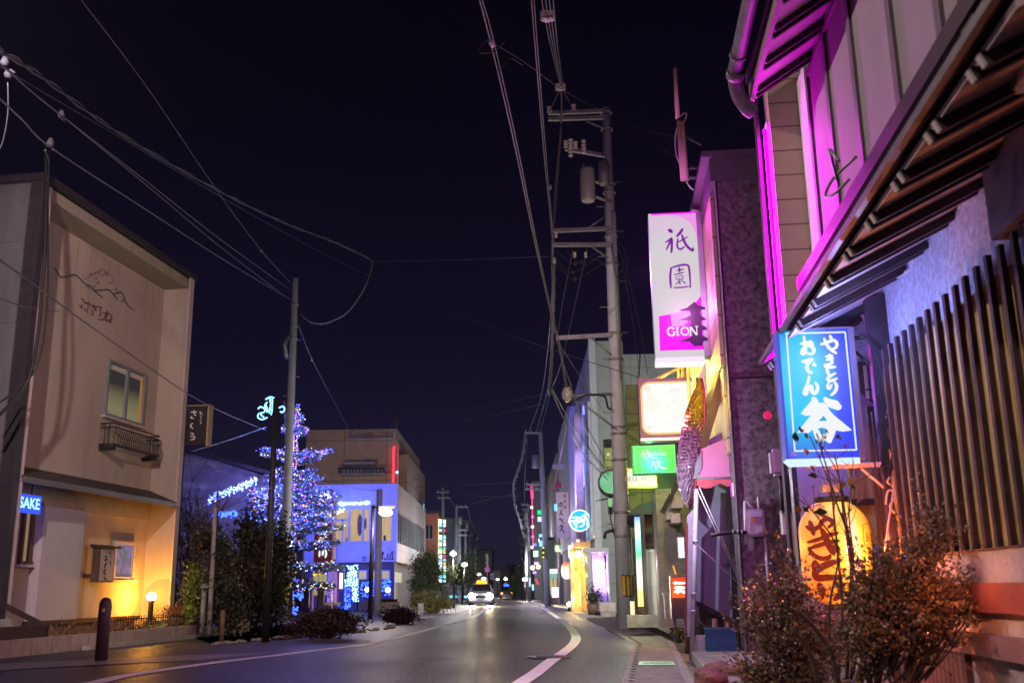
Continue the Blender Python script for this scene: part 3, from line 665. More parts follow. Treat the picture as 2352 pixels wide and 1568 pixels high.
lamp('shrub_point', V((q.x-.35, 24.3, .25)), (.8, 1, .25), 9, t_)  # bare point light low before the shrub, no fixture modelled
q = at(590, 1320, 31)
bush('hedge', 'tall dark evergreen hedge behind the slender black pole', (q.x, 31, 1.75), (1.05, .9, 1.9), 9000, .16, M_leafA, zmin=0, lumps=24)
q = at(530, 1370, 28); bush('evergreen_shrub', 'dark rounded evergreen shrub between the staked tree and the hedge', (q.x, 28.5, 1.0), (.8, .6, 1.1), 4200, .14, M_leafA, zmin=0, lumps=14)
# slender black pole, thin stake
o, a, c = pole('slender_pole', 'slender black metal pole standing before the illuminated conifer', 609, 1474, 633, 915, 22.4, .085, .055, M_dark)
o, a, c = pole('garden_stake', 'short brown stake in the earth bed behind the kerb rubble', 508, 1478, 512, 1400, 21.8, .05, .045, M_wood)
# concrete utility pole on the left
o, PL, PLt = pole('utility_pole', 'grey concrete utility pole left of the road with a striped guard band', 648, 1425, 679, 640, 39, .20, .12, M_conc)
def striped(name, c0, z0, z1, r, parent):
    b = MB(); b.lathe(V((c0.x, c0.y, z0)), [(r, 0), (r+.002, z1-z0)], 16, capt=False); g = b.build(name, mat('guard_black', (.02, .02, .02), .5, .1), parent)
    b = MB()
    for k in range(6):
        a_ = radians(200+k*28); w = .16; p0, p1 = a_-w, a_+w; R_ = r+.006
        b.hexa([V((c0.x+cos(p0)*r, c0.y+sin(p0)*r, z0+.03)), V((c0.x+cos(p1)*r, c0.y+sin(p1)*r, z0+.03)), V((c0.x+cos(p1)*R_, c0.y+sin(p1)*R_, z0+.03)), V((c0.x+cos(p0)*R_, c0.y+sin(p0)*R_, z0+.03))]+
               [V((c0.x+cos(p0)*r, c0.y+sin(p0)*r, z1-.03)), V((c0.x+cos(p1)*r, c0.y+sin(p1)*r, z1-.03)), V((c0.x+cos(p1)*R_, c0.y+sin(p1)*R_, z1-.03)), V((c0.x+cos(p0)*R_, c0.y+sin(p0)*R_, z1-.03))])
    b.build('guard_stripes', mat('guard_yellow', (.55, .36, .03), .5, .1), parent)
z0, z1 = at(652, 1380, 39).z, at(652, 1337, 39).z; ax_ = at(651, 1358, 39).x
striped('guard_band', V((ax_, 39, 0)), z0, z1, .205, o)
for k in range(12):
    z = 2.6+k*.75; xx = PL.x+(PLt.x-PL.x)*z/PLt.z; s_ = 1 if k % 2 else -1; part1('step_bolt', M_grey, o, lambda b: b.tube([V((xx, 39, z)), V((xx+s_*.33, 39, z))], .012, 5))
for z in (10.9, 11.4, 12.3): xx = PL.x+(PLt.x-PL.x)*z/PLt.z; part1('pole_band', M_grey, o, lambda b: b.tube([V((xx, 39, z)), V((xx, 39, z+.08))], .16, 12))
part1('cable_box', M_grey, o, lambda b: b.tube([V((PLt.x-.15, 38.8, 11.0)), V((PLt.x-.28, 38.7, 10.6)), V((PLt.x-.2, 38.8, 10.1))], .09, 6))
# ---------------------------------------------------------------- conifer with fairy lights
XT = 42.5; tb = at(655, 1425, XT); tt = at(640, 905, XT); XX = tb.x+.1
xt = thing('conifer_tree', 'tall layered conifer hung with fairy lights behind the utility pole', 'tree', (XX, XT, 0))
b = MB(); b.tube([V((XX, XT, 0)), V((XX-.1, XT, 5)), V((tt.x+.25, XT, tt.z-.3))], .2, 8, .04); b.build('trunk', M_twig, xt)
fol = MB(); br = MB(); bulbs = {k: MB() for k in ('blue', 'white', 'warm', 'violet')}
H = tt.z
layers = [(955, .42), (982, .62), (1036, 1.3), (1046, 1.15), (1086, .9), (1096, 1.15), (1126, 1.75), (1140, 1.9), (1165, 1.8), (1190, 1.7), (1214, 1.9), (1250, 1.9), (1300, 2.2), (1345, 2.0)]
for li, (yy, R_) in enumerate(layers):
    z = at(650, yy, XT).z; n = 9+li
    for k in range(n):
        a_ = 2*pi*k/n+li*.7+random.uniform(-.2, .2); rr = R_*random.uniform(.75, 1.15); tip = V((XX+cos(a_)*rr, XT+sin(a_)*rr, z+random.uniform(-.1, .12))); root = V((XX, XT, z-.25+.1*li*.2))
        mid = root.lerp(tip, .55)+V((0, 0, -.08)); br.tube([root, mid, tip], .035, 4, .01)
        m_ = int(60*rr+20)
        for i in range(m_):
            t = random.random()**.7; c = root.lerp(tip, t)+V((random.gauss(0, .16*(1.15-t)), random.gauss(0, .16*(1.15-t)), random.gauss(-.05, .07)))
            d = (tip-root).normalized()+V((random.gauss(0, .7), random.gauss(0, .7), random.gauss(-.1, .4))); fol.leaf(c, d, random.uniform(.14, .26), .35)
        nb = int(9+rr*15) if (yy < 1210) else int(4+rr*6)
        for i in range(nb):
            t = random.uniform(.15, 1.03); c = root.lerp(tip, t)+V((random.gauss(0, .09), random.gauss(0, .09), random.gauss(-.03, .07)))
            w = (('blue', .52), ('white', .20), ('warm', .10), ('violet', .18)) if yy < 1290 else (('blue', .2), ('white', .35), ('warm', .35), ('violet', .1))
            x = random.random(); kk = 'blue'
            for nm, pr in w:
                if x < pr: kk = nm; break
                x -= pr
            bulbs[kk].octa(c, random.uniform(.018, .036))
z = at(650, 930, XT).z
for i in range(420):     # lights wound round the trunk
    t = i/420; zz = 3.0+(z-3.0)*t; a_ = i*.9; r = .15+.10*random.random(); bulbs[random.choice(['blue', 'violet', 'violet', 'white', 'warm'])].octa(V((XX-.05-.3*t*0+cos(a_)*r, XT+sin(a_)*r-.1, zz)), .032)
# long strand towards the inn
for i in range(260):
    x = random.uniform(478, 590); y = 1148-(x-478)*.42+random.gauss(0, 5); bulbs[random.choice(['blue', 'white', 'white'])].octa(at(x, y, 40+random.uniform(-.3, .3)), .03)
for i in range(110):
    x = random.uniform(488, 545); y = 1180+random.gauss(0, 3); bulbs['blue'].octa(at(x, y, 38), .032)
fol.build('foliage', leafmat('conifer_needles', (.08, .10, .12), (.20, .22, .28), .7), xt, recalc=False); br.build('branches', M_twig, xt)
M_bulb = {'blue': emit('bulb_blue', (.03, .08, 1), 7), 'white': emit('bulb_white', (.50, .72, 1), 3.2), 'warm': emit('bulb_warm', (1, .52, .12), 2.6), 'violet': emit('bulb_violet', (.45, .12, 1), 4.5)}
NM = {'blue': 'blue', 'white': 'cold white', 'warm': 'amber', 'violet': 'violet'}
for k, bb in bulbs.items():
    tag(bb.build('fairy_lights', M_bulb[k]), NM[k]+' fairy lights strung through the tall conifer', 'fairy lights', 'fairy lights on the conifer', kind='stuff')
for zz, e_, c_ in ((9, 50, (.25, .22, 1)), (7, 80, (.28, .25, 1)), (5, 90, (.3, .28, 1)), (3, 60, (.35, .4, 1))):
    lamp('tree_glow', V((XX+random.uniform(-.6, .6), XT-1.4, zz)), c_, e_*2.0, xt); lamp('tree_glow', V((XX+1.4, XT-.2, zz)), c_, e_*1.4, xt); lamp('tree_glow', V((XX-1.6, XT-.2, zz)), c_, e_*1.1, xt)
# bright scroll ornament on top
orn = thing('tree_ornament', 'bright scrolled light ornament on the top of the illuminated conifer', 'ornament', at(640, 960, XT))
b = MB()
def z3p(x, y): return at(379.75+x*.39054, 888+y*.39054, XT-.3)
for P_ in ([(590, 75), (615, 60), (640, 65)], [(612, 65), (620, 100), (612, 150)], [(628, 70), (632, 110), (622, 165)], [(590, 100), (600, 130), (615, 155)], [(600, 90), (585, 110), (600, 150)], [(545, 130), (560, 118), (585, 130), (580, 150), (550, 158), (545, 180), (570, 192), (600, 180)], [(570, 150), (562, 165), (580, 178)], [(668, 125), (690, 115), (702, 130), (690, 150), (675, 145)]):
    b.tube([z3p(*q) for q in smooth2(P_, 3)], .028, 5)
b.build('light_tube', emit('ornament_cyan', (.25, .70, 1), 3.0), orn)
# ---------------------------------------------------------------- the blue washed restaurant
B0 = at(911, 1290, 58); B = Fr(B0.x, 58, .6, -1)
rs = thing('restaurant_building', 'two storey white restaurant washed in blue light with a ribbon of upstairs windows', 'building', (B0.x, 58, 0))
ztop = at(911, 1110, 58).z; zmid = at(911, 1289, 58).z; xl = at(701, 1200, 58).x
M_rw = lines_mat('restaurant_wall', (.52, .52, .56), (.3, .3, .34), 1, .015, [('X', 2.4), ('Z', 1.9)], .6, .06, None, .2, 2)
M_rd = mat('restaurant_lower', (.12, .11, .14), .7, .2)
wz1, wz0 = at(830, 1166, 58).z, at(830, 1246, 58).z; wx0, wx1 = at(769.5, 1205, 58).x, at(899, 1205, 58).x
b = MB()
b.box(xl, wx0, 58, 58.3, zmid, ztop); b.box(wx0, wx1, 58, 58.3, wz1, ztop); b.box(wx0, wx1, 58, 58.3, zmid, wz0); b.box(wx1, B0.x, 58, 58.3, zmid, ztop); b.build('upper_wall', M_rw, rs)
# inside of the upstairs room: lit back wall with curtains and an oval partition
b = MB(); b.box(wx0-1, wx1, 60.2, 60.3, wz0-.3, wz1+.3); b.box(wx0-1, wx1, 58.35, 60.2, wz1+.02, wz1+.12); b.build('room_wall', emit_var('room_light', [(.48, .33, .16), (.58, .42, .22), (.40, .27, .13)], 1.0, 1.2, (3, 1, .3)), rs)
b = MB()
for x_, y_, rx_, ry_ in ((826, 1205, 5.5, 26), (839, 1202, 2.6, 14), (797, 1239, 2.5, 5)):
    c = at(x_, y_, 59.4); n_ = 18; b.prism([c+V((cos(2*pi*k/n_)*rx_*.0245, 0, sin(2*pi*k/n_)*ry_*.0245)) for k in range(n_)], V((0, .1, 0)))
b.build('room_partition', mat('partition', (.2, .13, .12), .8), rs)
b = MB()
for x_ in (801.5, 833.5, 850, 862): X_ = at(x_, 1205, 58).x; b.box(X_-.06, X_+.06, 57.93, 58.1, wz0, wz1)
b.box(wx0, wx1, 57.92, 58.1, wz1-.08, wz1); b.box(wx0, wx1, 57.92, 58.1, wz0, wz0+.1); X_ = at(801.5, 1205, 58).x; z_ = at(785, 1192, 58).z; b.box(wx0, X_, 57.925, 58.1, z_-.1, z_+.02); X2 = at(787, 1205, 58).x; b.box(X2-.04, X2+.04, 57.925, 58.1, wz0, z_)
b.build('window_frames', mat('frame_white', (.5, .5, .55), .5, .1), rs)
b = MB()
for i, (x_, h_) in enumerate(((858, 14), (866, 22), (874, 12), (884, 18))): X_ = at(x_, 1240, 59).x; b.box(X_-.06, X_+.06, 58.8, 58.95, wz0, wz0+h_*.025)
b.build('table_goods', M_dark, rs)
zg = 0
b = MB(); b.box(xl, B0.x-.2, 58.7, 59, zg, zmid); b.build('lower_wall', M_rd, rs)
for x0, x1 in ((822, 844), (852, 866), (875, 897)):
    b = MB(); X0, X1, Z0, Z1 = rect(x0, x1, 1308, 1331, 58.7); t = .07
    b.box(X0, X1, 58.6, 58.7, Z0, Z0+t); b.box(X0, X1, 58.6, 58.7, Z1-t, Z1); b.box(X0, X0+t, 58.6, 58.7, Z0+t, Z1-t); b.box(X1-t, X1, 58.6, 58.7, Z0+t, Z1-t); f = b.build('window', mat('frame_white', (.5, .5, .55)), rs)
    b = MB(); b.box(X0+t, X1-t, 58.66, 58.695, Z0+t, Z1-t); b.build('pane', emit_var('ground_floor_glow', [(.12, .17, .30), (.42, .34, .22), (.50, .42, .28)], .95, axis=2, lohi=(3.2, 2.2)) if x0 == 822 else MATS.setdefault('gfg', emit_var('ground_floor_glow', [(.10, .13, .2), (.50, .42, .28)], .9, axis=2, lohi=(3.0, 2.3))), f)
# side of the restaurant along the road
M_sidew = lines_mat('restaurant_side', (.50, .42, .40), (.25, .2, .2), 1, .02, [('Y', 2.2), ('Z', 1.1)], .6, .12, None, .3, 3)
w1n, w0n = at(913, 1173, 58).z, at(913, 1245, 58).z; E_ = 76
b = MB(); X = B0.x; b.box(X-.3, X, 58.303, E_, w1n, ztop); b.box(X-.3, X, 58.303, E_, zmid, w0n); b.box(X-.3, X, E_, E_+.4, 0, ztop); b.box(xl, X-.31, 58.4, E_, ztop-.2, ztop-.05); b.build('side_wall', M_sidew, rs)
b = MB(); b.box(X-.29, X-.22, 58.303, E_, w0n, w1n); b.build('side_glazing', glass('side_glass', (.05, .045, .04), .15), rs)
for k in range(13): y_ = 58.5+k*1.42; part1('mullion', M_grey, rs, lambda b: b.box(X-.22, X-.08, y_, y_+.12, w0n, w1n))
b = MB(); b.box(X-.8, X-.5, 59, E_, 0, zmid); b.build('side_lower_wall', mat('lower_side', (.16, .14, .13), .7, .2), rs)
b = MB(); b.box(X-.5, X-.38, 59.4, 59.9, 1.5, zmid-.15); b.build('door_light', emit('door_strip', (.75, .62, .30), .8), rs)
b = MB()
for k in range(9): y_ = 60.2+k*.55; b.box(X-.5, X-.47, y_, y_+.3, 1.55, 2.15)
b.build('slit_windows', emit_var('slit_reflections', [(.05, .4, .6), (.6, .6, .65), (.6, .5, .05), (.2, .5, .9)], 1.0, 3), rs)  # coloured reflections in the slit panes are put in as emission
panel_sign('cyan tube letter on the far upper end of the restaurant side wall', 972, 975, 1155, 1173, 75, emit('cyan_tube', (.3, .9, 1), 2.5), .3)
# small wall pictures of drinks on the restaurant front
b = MB(); g = lambda x, y: at(1150*.6125+x*.11716, 2050*.6125+y*.11716, 57.97)
for P_ in ([(1105, 195), (1110, 255), (1160, 255), (1168, 200), (1105, 195)], [(1480, 90), (1480, 150), (1505, 150), (1500, 90)], [(1485, 150), (1482, 250)], [(1580, 145), (1640, 145), (1630, 240), (1590, 240), (1580, 145)], [(1660, 90), (1665, 130), (1695, 130), (1700, 90), (1660, 90)], [(1680, 130), (1680, 235), (1650, 240), (1710, 240)], [(1520, 210), (1525, 250), (1555, 250), (1558, 210)], [(1290, 80), (1295, 130), (1315, 130), (1318, 80)], [(1305, 130), (1300, 240)]):
    b.tube([g(*q) for q in P_], .028, 4)
b.build('wall_pictures', M_dark, rs)
# eave string of white lights and the festoon cable
b = MB()
for i in range(170):
    x = 769+random.random()*80; b.octa(at(x, 1157-(x-769)*.06+random.choice([0, 1, 3])+random.gauss(0, 1.6), 57.5), .035)
for i in range(40): x = 769+random.random()*22; b.octa(at(x, 1176+(x-769)*-.3+random.gauss(0, 3), 57.5), .03)
tag(b.build('fairy_lights', emit('bulb_eave', (.45, .72, 1), 4)), 'white fairy lights along the top of the restaurant windows', 'fairy lights', kind='stuff')
for x_, y_, Y_, e_ in ((740, 1150, 54, 330), (800, 1130, 53, 340), (850, 1250, 53.5, 240), (890, 1270, 53.5, 200), (780, 1280, 54, 160), (860, 1360, 55.5, 130), (810, 1365, 55.5, 120), (700, 1350, 50, 120)):
    lamp('blue_wash', at(x_, y_, Y_), (.055, .07, 1), e_*1.6, rs, 'SPOT', 0, (at(810, 1200, 60)-at(x_, y_, Y_)).to_track_quat('-Z', 'Y').to_euler(), 165)  # bare blue spots added before the front to wash it
# arch and hedge covered with lights
ar = thing('light_arch', 'garden arch densely wrapped in cold white and blue fairy lights', 'arch', at(808, 1401, 56))
bw, bbl = MB(), MB()
def cover(n, x0, x1, y0, y1, Y, bb, r=.04, dy=.3):
    for i in range(n): bb.octa(at(random.uniform(x0, x1), random.uniform(y0, y1), Y+random.uniform(-dy, dy)), r*random.uniform(.7, 1.1))
cover(150, 797, 822, 1297, 1330, 55.5, bw); cover(150, 809, 823, 1330, 1380, 55.5, bw); cover(60, 792, 808, 1330, 1345, 55.5, bw, .035)
cover(90, 790, 805, 1335, 1398, 55.5, bbl); cover(20, 775, 805, 1390, 1398, 54, bbl)
fr_ = MB(); 
for x_ in (797, 821): fr_.tube([at(x_, 1402, 55.6), at(x_, 1305, 55.6)], .05, 6)
fr_.tube([at(797, 1305, 55.6), at(809, 1296, 55.6), at(821, 1305, 55.6)], .05, 6); fr_.build('frame', M_dark, ar)
bw.build('white_bulbs', emit('bulb_arch', (.42, .78, .95), 2.6), ar); bbl.build('blue_bulbs', M_bulb['blue'], ar)
def litbush(label, x0, x1, y0, y1, Y, n):
    c = at((x0+x1)/2, (y0+y1)/2, Y); k = Y/2370; o = bush('lit_hedge', label, (c.x, Y, c.z), ((x1-x0)*k*.5, .5, (y1-y0)*k*.5), 1500, .12, M_leafA, lumps=12, group='hedges under blue lights')
    b = MB(); cover(n, x0, x1, y0, y1, Y-.5, b, .042); b.build('blue_bulbs', M_bulb['blue'], o)
litbush('hedge under blue lights right of the light arch', 828, 852, 1336, 1372, 55.5, 60)
litbush('hedge under blue lights between the two lamp posts', 856, 878, 1330, 1368, 55.5, 60)
litbush('hedge under blue lights nearest the restaurant corner', 878, 897, 1328, 1366, 55.5, 70)
litbush('hedge under blue lights beside the utility pole', 655, 697, 1330, 1378, 48, 110)
litbush('small lit hedge low beside the round bench', 664, 684, 1392, 1412, 46, 25)
for i, (x_, y_) in enumerate(((843.5, 1353), (869, 1349), (891, 1354.5))):
    q = at(x_, y_, 54.5); o = thing('garden_globe', ['white garden globe lamp nearest the light arch', 'white garden globe lamp behind the purple post', 'white garden globe lamp nearest the restaurant corner'][i], 'lamp', (q.x, q.y, 0), 'globe lamps in the lit hedge')
    b = MB(); b.ball(q, .13, 2); b.build('globe', emit('globe_white', (1, .86, .85), 5), o); b = MB(); b.tube([V((q.x, q.y, 0)), q-V((0, 0, .12))], .03); b.build('stem', M_dark, o)
# planter wall, benches, posts
pw = thing('planter_wall', 'long concrete planter wall before the blue lit hedge', 'planter', at(868, 1401, 53)); b = MB(); sheet(b, 858, 917, 1382, 1402, 53, 1.5); sheet(b, 824, 857.5, 1380, 1398, 53.6, 1.2); b.build('wall', mat('planter_conc', (.25, .2, .18), .85, .25, 3), pw)
b = MB()
for i in range(700):
    q = at(random.uniform(858, 912), 1381+random.uniform(-5, 1), 53.3); b.leaf(q, V((random.gauss(0, 1), random.gauss(0, 1), 1)), .15, .3)
b.build('planting', M_leafA, pw, recalc=False)
# red pylon sign
PY = 50
py = thing('pylon_sign', 'tall dark red pylon sign with white lettering beside the conifer', 'sign', at(746, 1410, PY))
b = MB(); X0, X1, Z0, Z1 = sheet(b, 722, 764, 1151, 1298, PY, .45); b.build('panel', mat('pylon_red', (.16, .012, .03), .5, .1), py)
b = MB(); b.box(X1, X1+.09, PY-.02, PY+.47, Z0, Z1+.05); b.box(X0, X0+.06, PY-.02, PY, 0, Z0-.01); b.box(X1, X1+.06, PY+.1, PY+.2, 0, Z0-.01); b.build('edge', mat('pylon_edge', (.65, .35, .40), .6, .1), py)
m_w = emit('pylon_white', (.80, .95, .95), 1.3)
def z7(x, y): return at(686+x*.11722, 1139.25+y*.11722, PY-.03)
b = MB()
for P_ in ([(350, 160), (645, 160)], [(640, 160), (630, 400)], [(635, 400), (350, 405)], [(352, 400), (355, 160)]): b.stroke(P_, 22, z7, taper=False)
b.build('logo_frame', m_w, py, recalc=False)
glyphs('logo', '和食', z7(497, 232), V((1, 0, 0)), V((0, 0, 1)), .34, m_w, py, .01, bold=.02); glyphs('logo', 'Dining', z7(497, 340), V((1, 0, 0)), V((0, 0, 1)), .235, m_w, py, .01, bold=.01)
b = MB()
for P_, w in (([(440, 500), (480, 480), (540, 540), (520, 600)], 45), ([(430, 560), (470, 600), (520, 590)], 35), ([(430, 620), (460, 650), (515, 665)], 38), ([(440, 740), (470, 715), (520, 750)], 34), ([(430, 800), (440, 830)], 26), ([(480, 815), (482, 830)], 26), ([(515, 790), (550, 800)], 22),
              ([(440, 860), (460, 900), (480, 950)], 44), ([(410, 1010), (470, 990), (530, 985)], 30), ([(470, 1000), (475, 1080), (470, 1150)], 40), ([(410, 1070), (405, 1180)], 34), ([(520, 1040), (540, 1120), (520, 1200)], 34)): b.stroke(P_, w, z7)
b.build('lettering', m_w, py, recalc=False)
b = MB(); b.stroke([(390, 520), (400, 620), (425, 710)], 34, z7); b.stroke([(395, 800), (405, 850), (430, 950)], 22, z7); b.build('orange_flourish', emit('flourish', (.9, .30, .02), 1), py, recalc=False)
# nobori banner, lit menu, lit tent
nb = thing('banner', 'white vertical banner with dark brush writing beside the restaurant entrance', 'banner', at(762, 1395, 51)); b = MB(); sheet(b, 752, 774, 1312, 1388, 51, .03); b.build('cloth', mat('banner_cloth', (.45, .38, .5), .8, .1), nb)
b = MB(); sheet(b, 774, 777.5, 1310, 1395, 51, .04); b.build('red_edge', mat('banner_red', (.35, .02, .03), .7, .1), nb)
g = lambda x, y: at(704.4+x*.11716, 1255.6+y*.11716, 50.96)
b = MB()
for P_, w in (([(505, 520), (505, 580)], 8), ([(490, 600), (520, 600)], 7), ([(430, 680), (450, 720), (515, 700)], 20), ([(490, 640), (480, 740)], 14), ([(430, 780), (430, 860), (490, 850)], 20), ([(485, 770), (480, 830)], 14), ([(440, 900), (430, 980), (500, 970)], 20), ([(480, 1040), (470, 1110)], 18)): b.stroke(P_, w, g)
b.build('writing', mat('banner_ink', (.03, .01, .10), .6, .05), nb, recalc=False)
panel_sign('bright white menu light box beside the banner', 778, 789, 1313, 1353, 52, emit('menu_white', (1, .97, .9), 1.8), .3)
mt_ = thing('entrance_curtain', 'pale yellow lit curtain in the entrance bay behind the pylon sign', 'curtain', at(738, 1370, 53)); b = MB(); sheet(b, 718, 750, 1315, 1366, 53, .05); b.build('cloth', emit_var('curtain_lit', [(.30, .18, .10), (.42, .36, .14), (.18, .22, .12), (.45, .28, .15)], 1, 1.4, (3, 1, .4)), mt_)
lb = MB(); [lb.octa(at(random.uniform(718, 748), 1309+random.gauss(0, 5), 47), random.uniform(.05, .09)) for _ in range(26)]
tag(lb.build('bauble_lights', emit('bauble_amber', (1, .52, .06), 2)), 'large amber baubles glowing on the lowest conifer branches', 'baubles', kind='stuff')
for i, (x0, x1, y0, y1, Y_) in enumerate(((728, 743, 1338, 1412, 45.5), (697, 709, 1330, 1412, 46.5), (656, 670, 1352, 1408, 46.2))):
    o = thing('timber_post', ['thick dark timber post before the red pylon', 'dark timber post left of the red pylon', 'squat dark timber post beside the utility pole'][i], 'post', at((x0+x1)/2, y1, Y_)); b = MB(); sheet(b, x0, x1, y0, y1, Y_, .28); X0, X1, Z0, Z1 = rect(x0, x1, y0, y1, Y_); b.box(X0-.02, X1+.02, Y_-.02, Y_+.3, Z1, Z1+.05); b.build('post', M_dwood, o)
be = thing('wooden_bench', 'warm lit wooden bench before the restaurant entrance', 'bench', at(760, 1402, 47)); b = MB(); X0, X1, Z0, Z1 = sheet(b, 742, 778, 1383, 1389, 47, .5); b.build('seat', mat('bench_wood', (.5, .33, .18), .6, .2), be)
b = MB(); b.box(X0+.1, X0+.2, 47.05, 47.4, 0, Z0); b.build('leg', M_wood, be); b = MB(); b.box(X1-.2, X1-.1, 47.05, 47.4, 0, Z0); b.build('leg', M_wood, be)
lamp('entrance_lamp', at(762, 1375, 49.5), (1, .6, .3), 30, be)
# street lamp with a glowing shade; two posts before the restaurant
o, a, c = pole('street_lamp', 'black lamp post with a glowing white shade before the restaurant', 850, 1413, 857, 1160, 40, .10, .07, M_dark); o['category'] = 'street lamp'
b = MB(); h0 = at(872, 1176, 39.8); h1 = at(909, 1164, 39.8); b.hexa([h0+V((0, -.25, -.05)), h1+V((0, -.1, 0)), h1+V((0, .3, 0)), h0+V((0, .45, -.05)), h0+V((0, -.25, .22)), h1+V((0, -.1, .06)), h1+V((0, .3, .06)), h0+V((0, .45, .22))]); b.beam(V((c.x, 40, c.z)), h0+V((0, .1, .1)), .08, .08); b.build('lamp_head', M_grey, o)
b = MB(); hm = at(886, 1177, 39.85); b.b.verts; bmesh.ops.create_uvsphere(b.b, u_segments=14, v_segments=8, radius=1, matrix=Matrix.Translation(hm) @ Matrix.Diagonal((.27, .2, .13, 1))); b.build('diffuser', emit('lamp_diffuser', (1, .93, .86), 9), o)
lamp('street_light', hm+V((0, -.3, -.22)), (1, .80, .74), 400, o)
o, a, c = pole('timber_mast', 'tall blue lit mast rising behind the glowing street lamp', 867, 1375, 872, 1123, 52, .19, .15, mat('mast_wood', (.3, .27, .3), .8, .15))
# low shrubs by the road
M_red = leafmat('dark_red_leaves', (.022, .010, .012), (.05, .022, .022))
c = at(752, 1440, 23.5); bush('roadside_shrub', 'wide low dark red shrub by the road before the red pylon', (c.x, 23.6, .32), (1.0, .45, .36), 7000, .075, M_red, zmin=0, lumps=26, lum_r=.38)
c = at(912, 1415, 33); bush('roadside_shrub', 'low dark red shrub by the road before the planter wall', (c.x, 33.2, .28), (.75, .5, .34), 4200, .085, M_red, zmin=0, lumps=16)
c = at(990, 1393, 48); bush('roadside_shrub', 'yellow green clipped shrub by the road before the street tree', (c.x, 48, .45), (.95, .7, .5), 5200, .10, leafmat('leaves_olive', (.16, .15, .05), (.30, .25, .08)), zmin=0, lumps=20)
sb = thing('kerb_bollard', 'short pale kerb post at the end of the second dark shrub', 'bollard', gr(966, 1412)); q = gr(966, 1412); b = MB(); b.box(q.x-.12, q.x+.12, q.y, q.y+.2, 0, .5); b.build('post', M_kerb, sb)
# street tree
q = at(985, 1385, 52); st_ = thing('street_tree', 'small broadleaf street tree behind the yellow green shrub', 'tree', (q.x, 52, 0))
b = MB(); b.tube([V((q.x+.35, 52, 0)), at(998, 1330, 52), at(980, 1290, 52)], .08, 7, .04); b.tube([at(998, 1330, 52), at(965, 1300, 52)], .05, 6, .02); b.tube([at(997, 1335, 52), at(1002, 1290, 52)], .05, 6, .02); b.build('trunk', M_twig, st_)
b = MB()
for cx_, cy_, r_, n_ in ((965, 1295, .42, 800), (985, 1285, .45, 800), (975, 1330, .5, 900), (955, 1340, .35, 500), (998, 1310, .35, 500), (962, 1365, .35, 400), (990, 1355, .35, 400)):
    c = at(cx_, cy_, 52)
    for i in range(n_): b.leaf(c+V((random.gauss(0, r_*.55), random.gauss(0, .3), random.gauss(0, r_*.6))), V((random.gauss(0, 1), random.gauss(0, 1), random.gauss(0, 1))), random.uniform(.09, .17), .5)
b.build('crown', M_leafB, st_, recalc=False)
# ---------------------------------------------------------------- beige block with a neon sign, behind the restaurant
bb_ = thing('club_building', 'tall tan windowless block with a neon lettering frame on its parapet', 'building', at(810, 1300, 80))
lamp('block_fill', at(760, 1120, 70), (1, .82, .78), 560, bb_, 'SPOT', 0, (V((-12, 80, 12))-at(760, 1120, 70)).to_track_quat('-Z', 'Y').to_euler(), 150)  # unseen spot added to brighten the tan wall
M_tan = lines_mat('tan_panels', (.42, .30, .24), (.16, .1, .08), 1, .05, [('X', 3.4), ('Z', 3.2)], .8, .08, None, .3, 1)
X0, X1, _, Z1 = rect(701, 910, 986, 1200, 80); b = MB(); b.box(X0, X1, 80, 100, 0, Z1); b.build('wall', M_tan, bb_)
Zs = at(912, 1036, 80).z; b = MB(); b.box(X1, X1+.7, 82, 98, 0, Zs); b.build('stair_tower', M_tan, bb_)
b = MB(); sheet(b, 784, 872, 1071, 1090, 79, .9); sheet(b, 777, 884, 1086, 1090, 78.6, .3); sheet(b, 790, 860, 1060, 1066, 79, .8); b.build('roof_plant', mat('plant_grey', (.25, .27, .36), .6, .15, 2), bb_)
b = MB(); [b.tube([at(x_, 1086, 78.5), at(x_, 1075, 78.5)], .04, 4) for x_ in range(778, 886, 8)]; b.tube([at(777, 1075, 78.5), at(885, 1075, 78.5)], .04, 4); b.build('railing', M_dark, bb_)
[part1('antenna', M_grey, bb_, lambda b: b.tube([at(x_, 985, 85), at(x_, y_, 85)], .05, 4)) for x_, y_ in ((826, 929), (900, 952), (905, 950), (911, 953))]
nf = thing('neon_lettering', 'unlit script neon lettering in a pale frame on the tan parapet', 'sign', at(850, 1010, 79.7))
b = MB(); sheet(b, 797, 905, 1006, 1009, 79.6, .2); sheet(b, 904, 908, 990, 1009, 79.6, .2); b.build('frame', mat('neon_frame', (.42, .38, .6), .5, .1), nf)
glyphs('letters', 'Kiren(Club', at(850, 999, 79.7), V((1, 0, 0)), V((0, 0, 1)), .78, mat('neon_off', (.36, .2, .26), .4, .1), nf, .05, bold=0)
nn = thing('red_neon_tube', 'lit red neon tube bent round the corner of the tan block', 'neon tube', at(905, 1108, 79.5))
b = MB(); b.tube([at(903, 1108, 79.7), at(904.5, 1027, 79.7)], .10, 6); b.tube([at(904.5, 1027, 79.7), at(912.5, 1021, 81)], .09, 6); b.tube([at(912.5, 1021, 81), at(911.5, 1108, 81)], .09, 6); b.build('tube', emit('neon_red', (1, .045, .09), 1.6), nn)
b = MB(); b.ball(at(912, 1084, 79.5), .11, 2); b.build('corner_bulb', emit('cyan_tube', (.3, .9, 1), 2.5), nn)
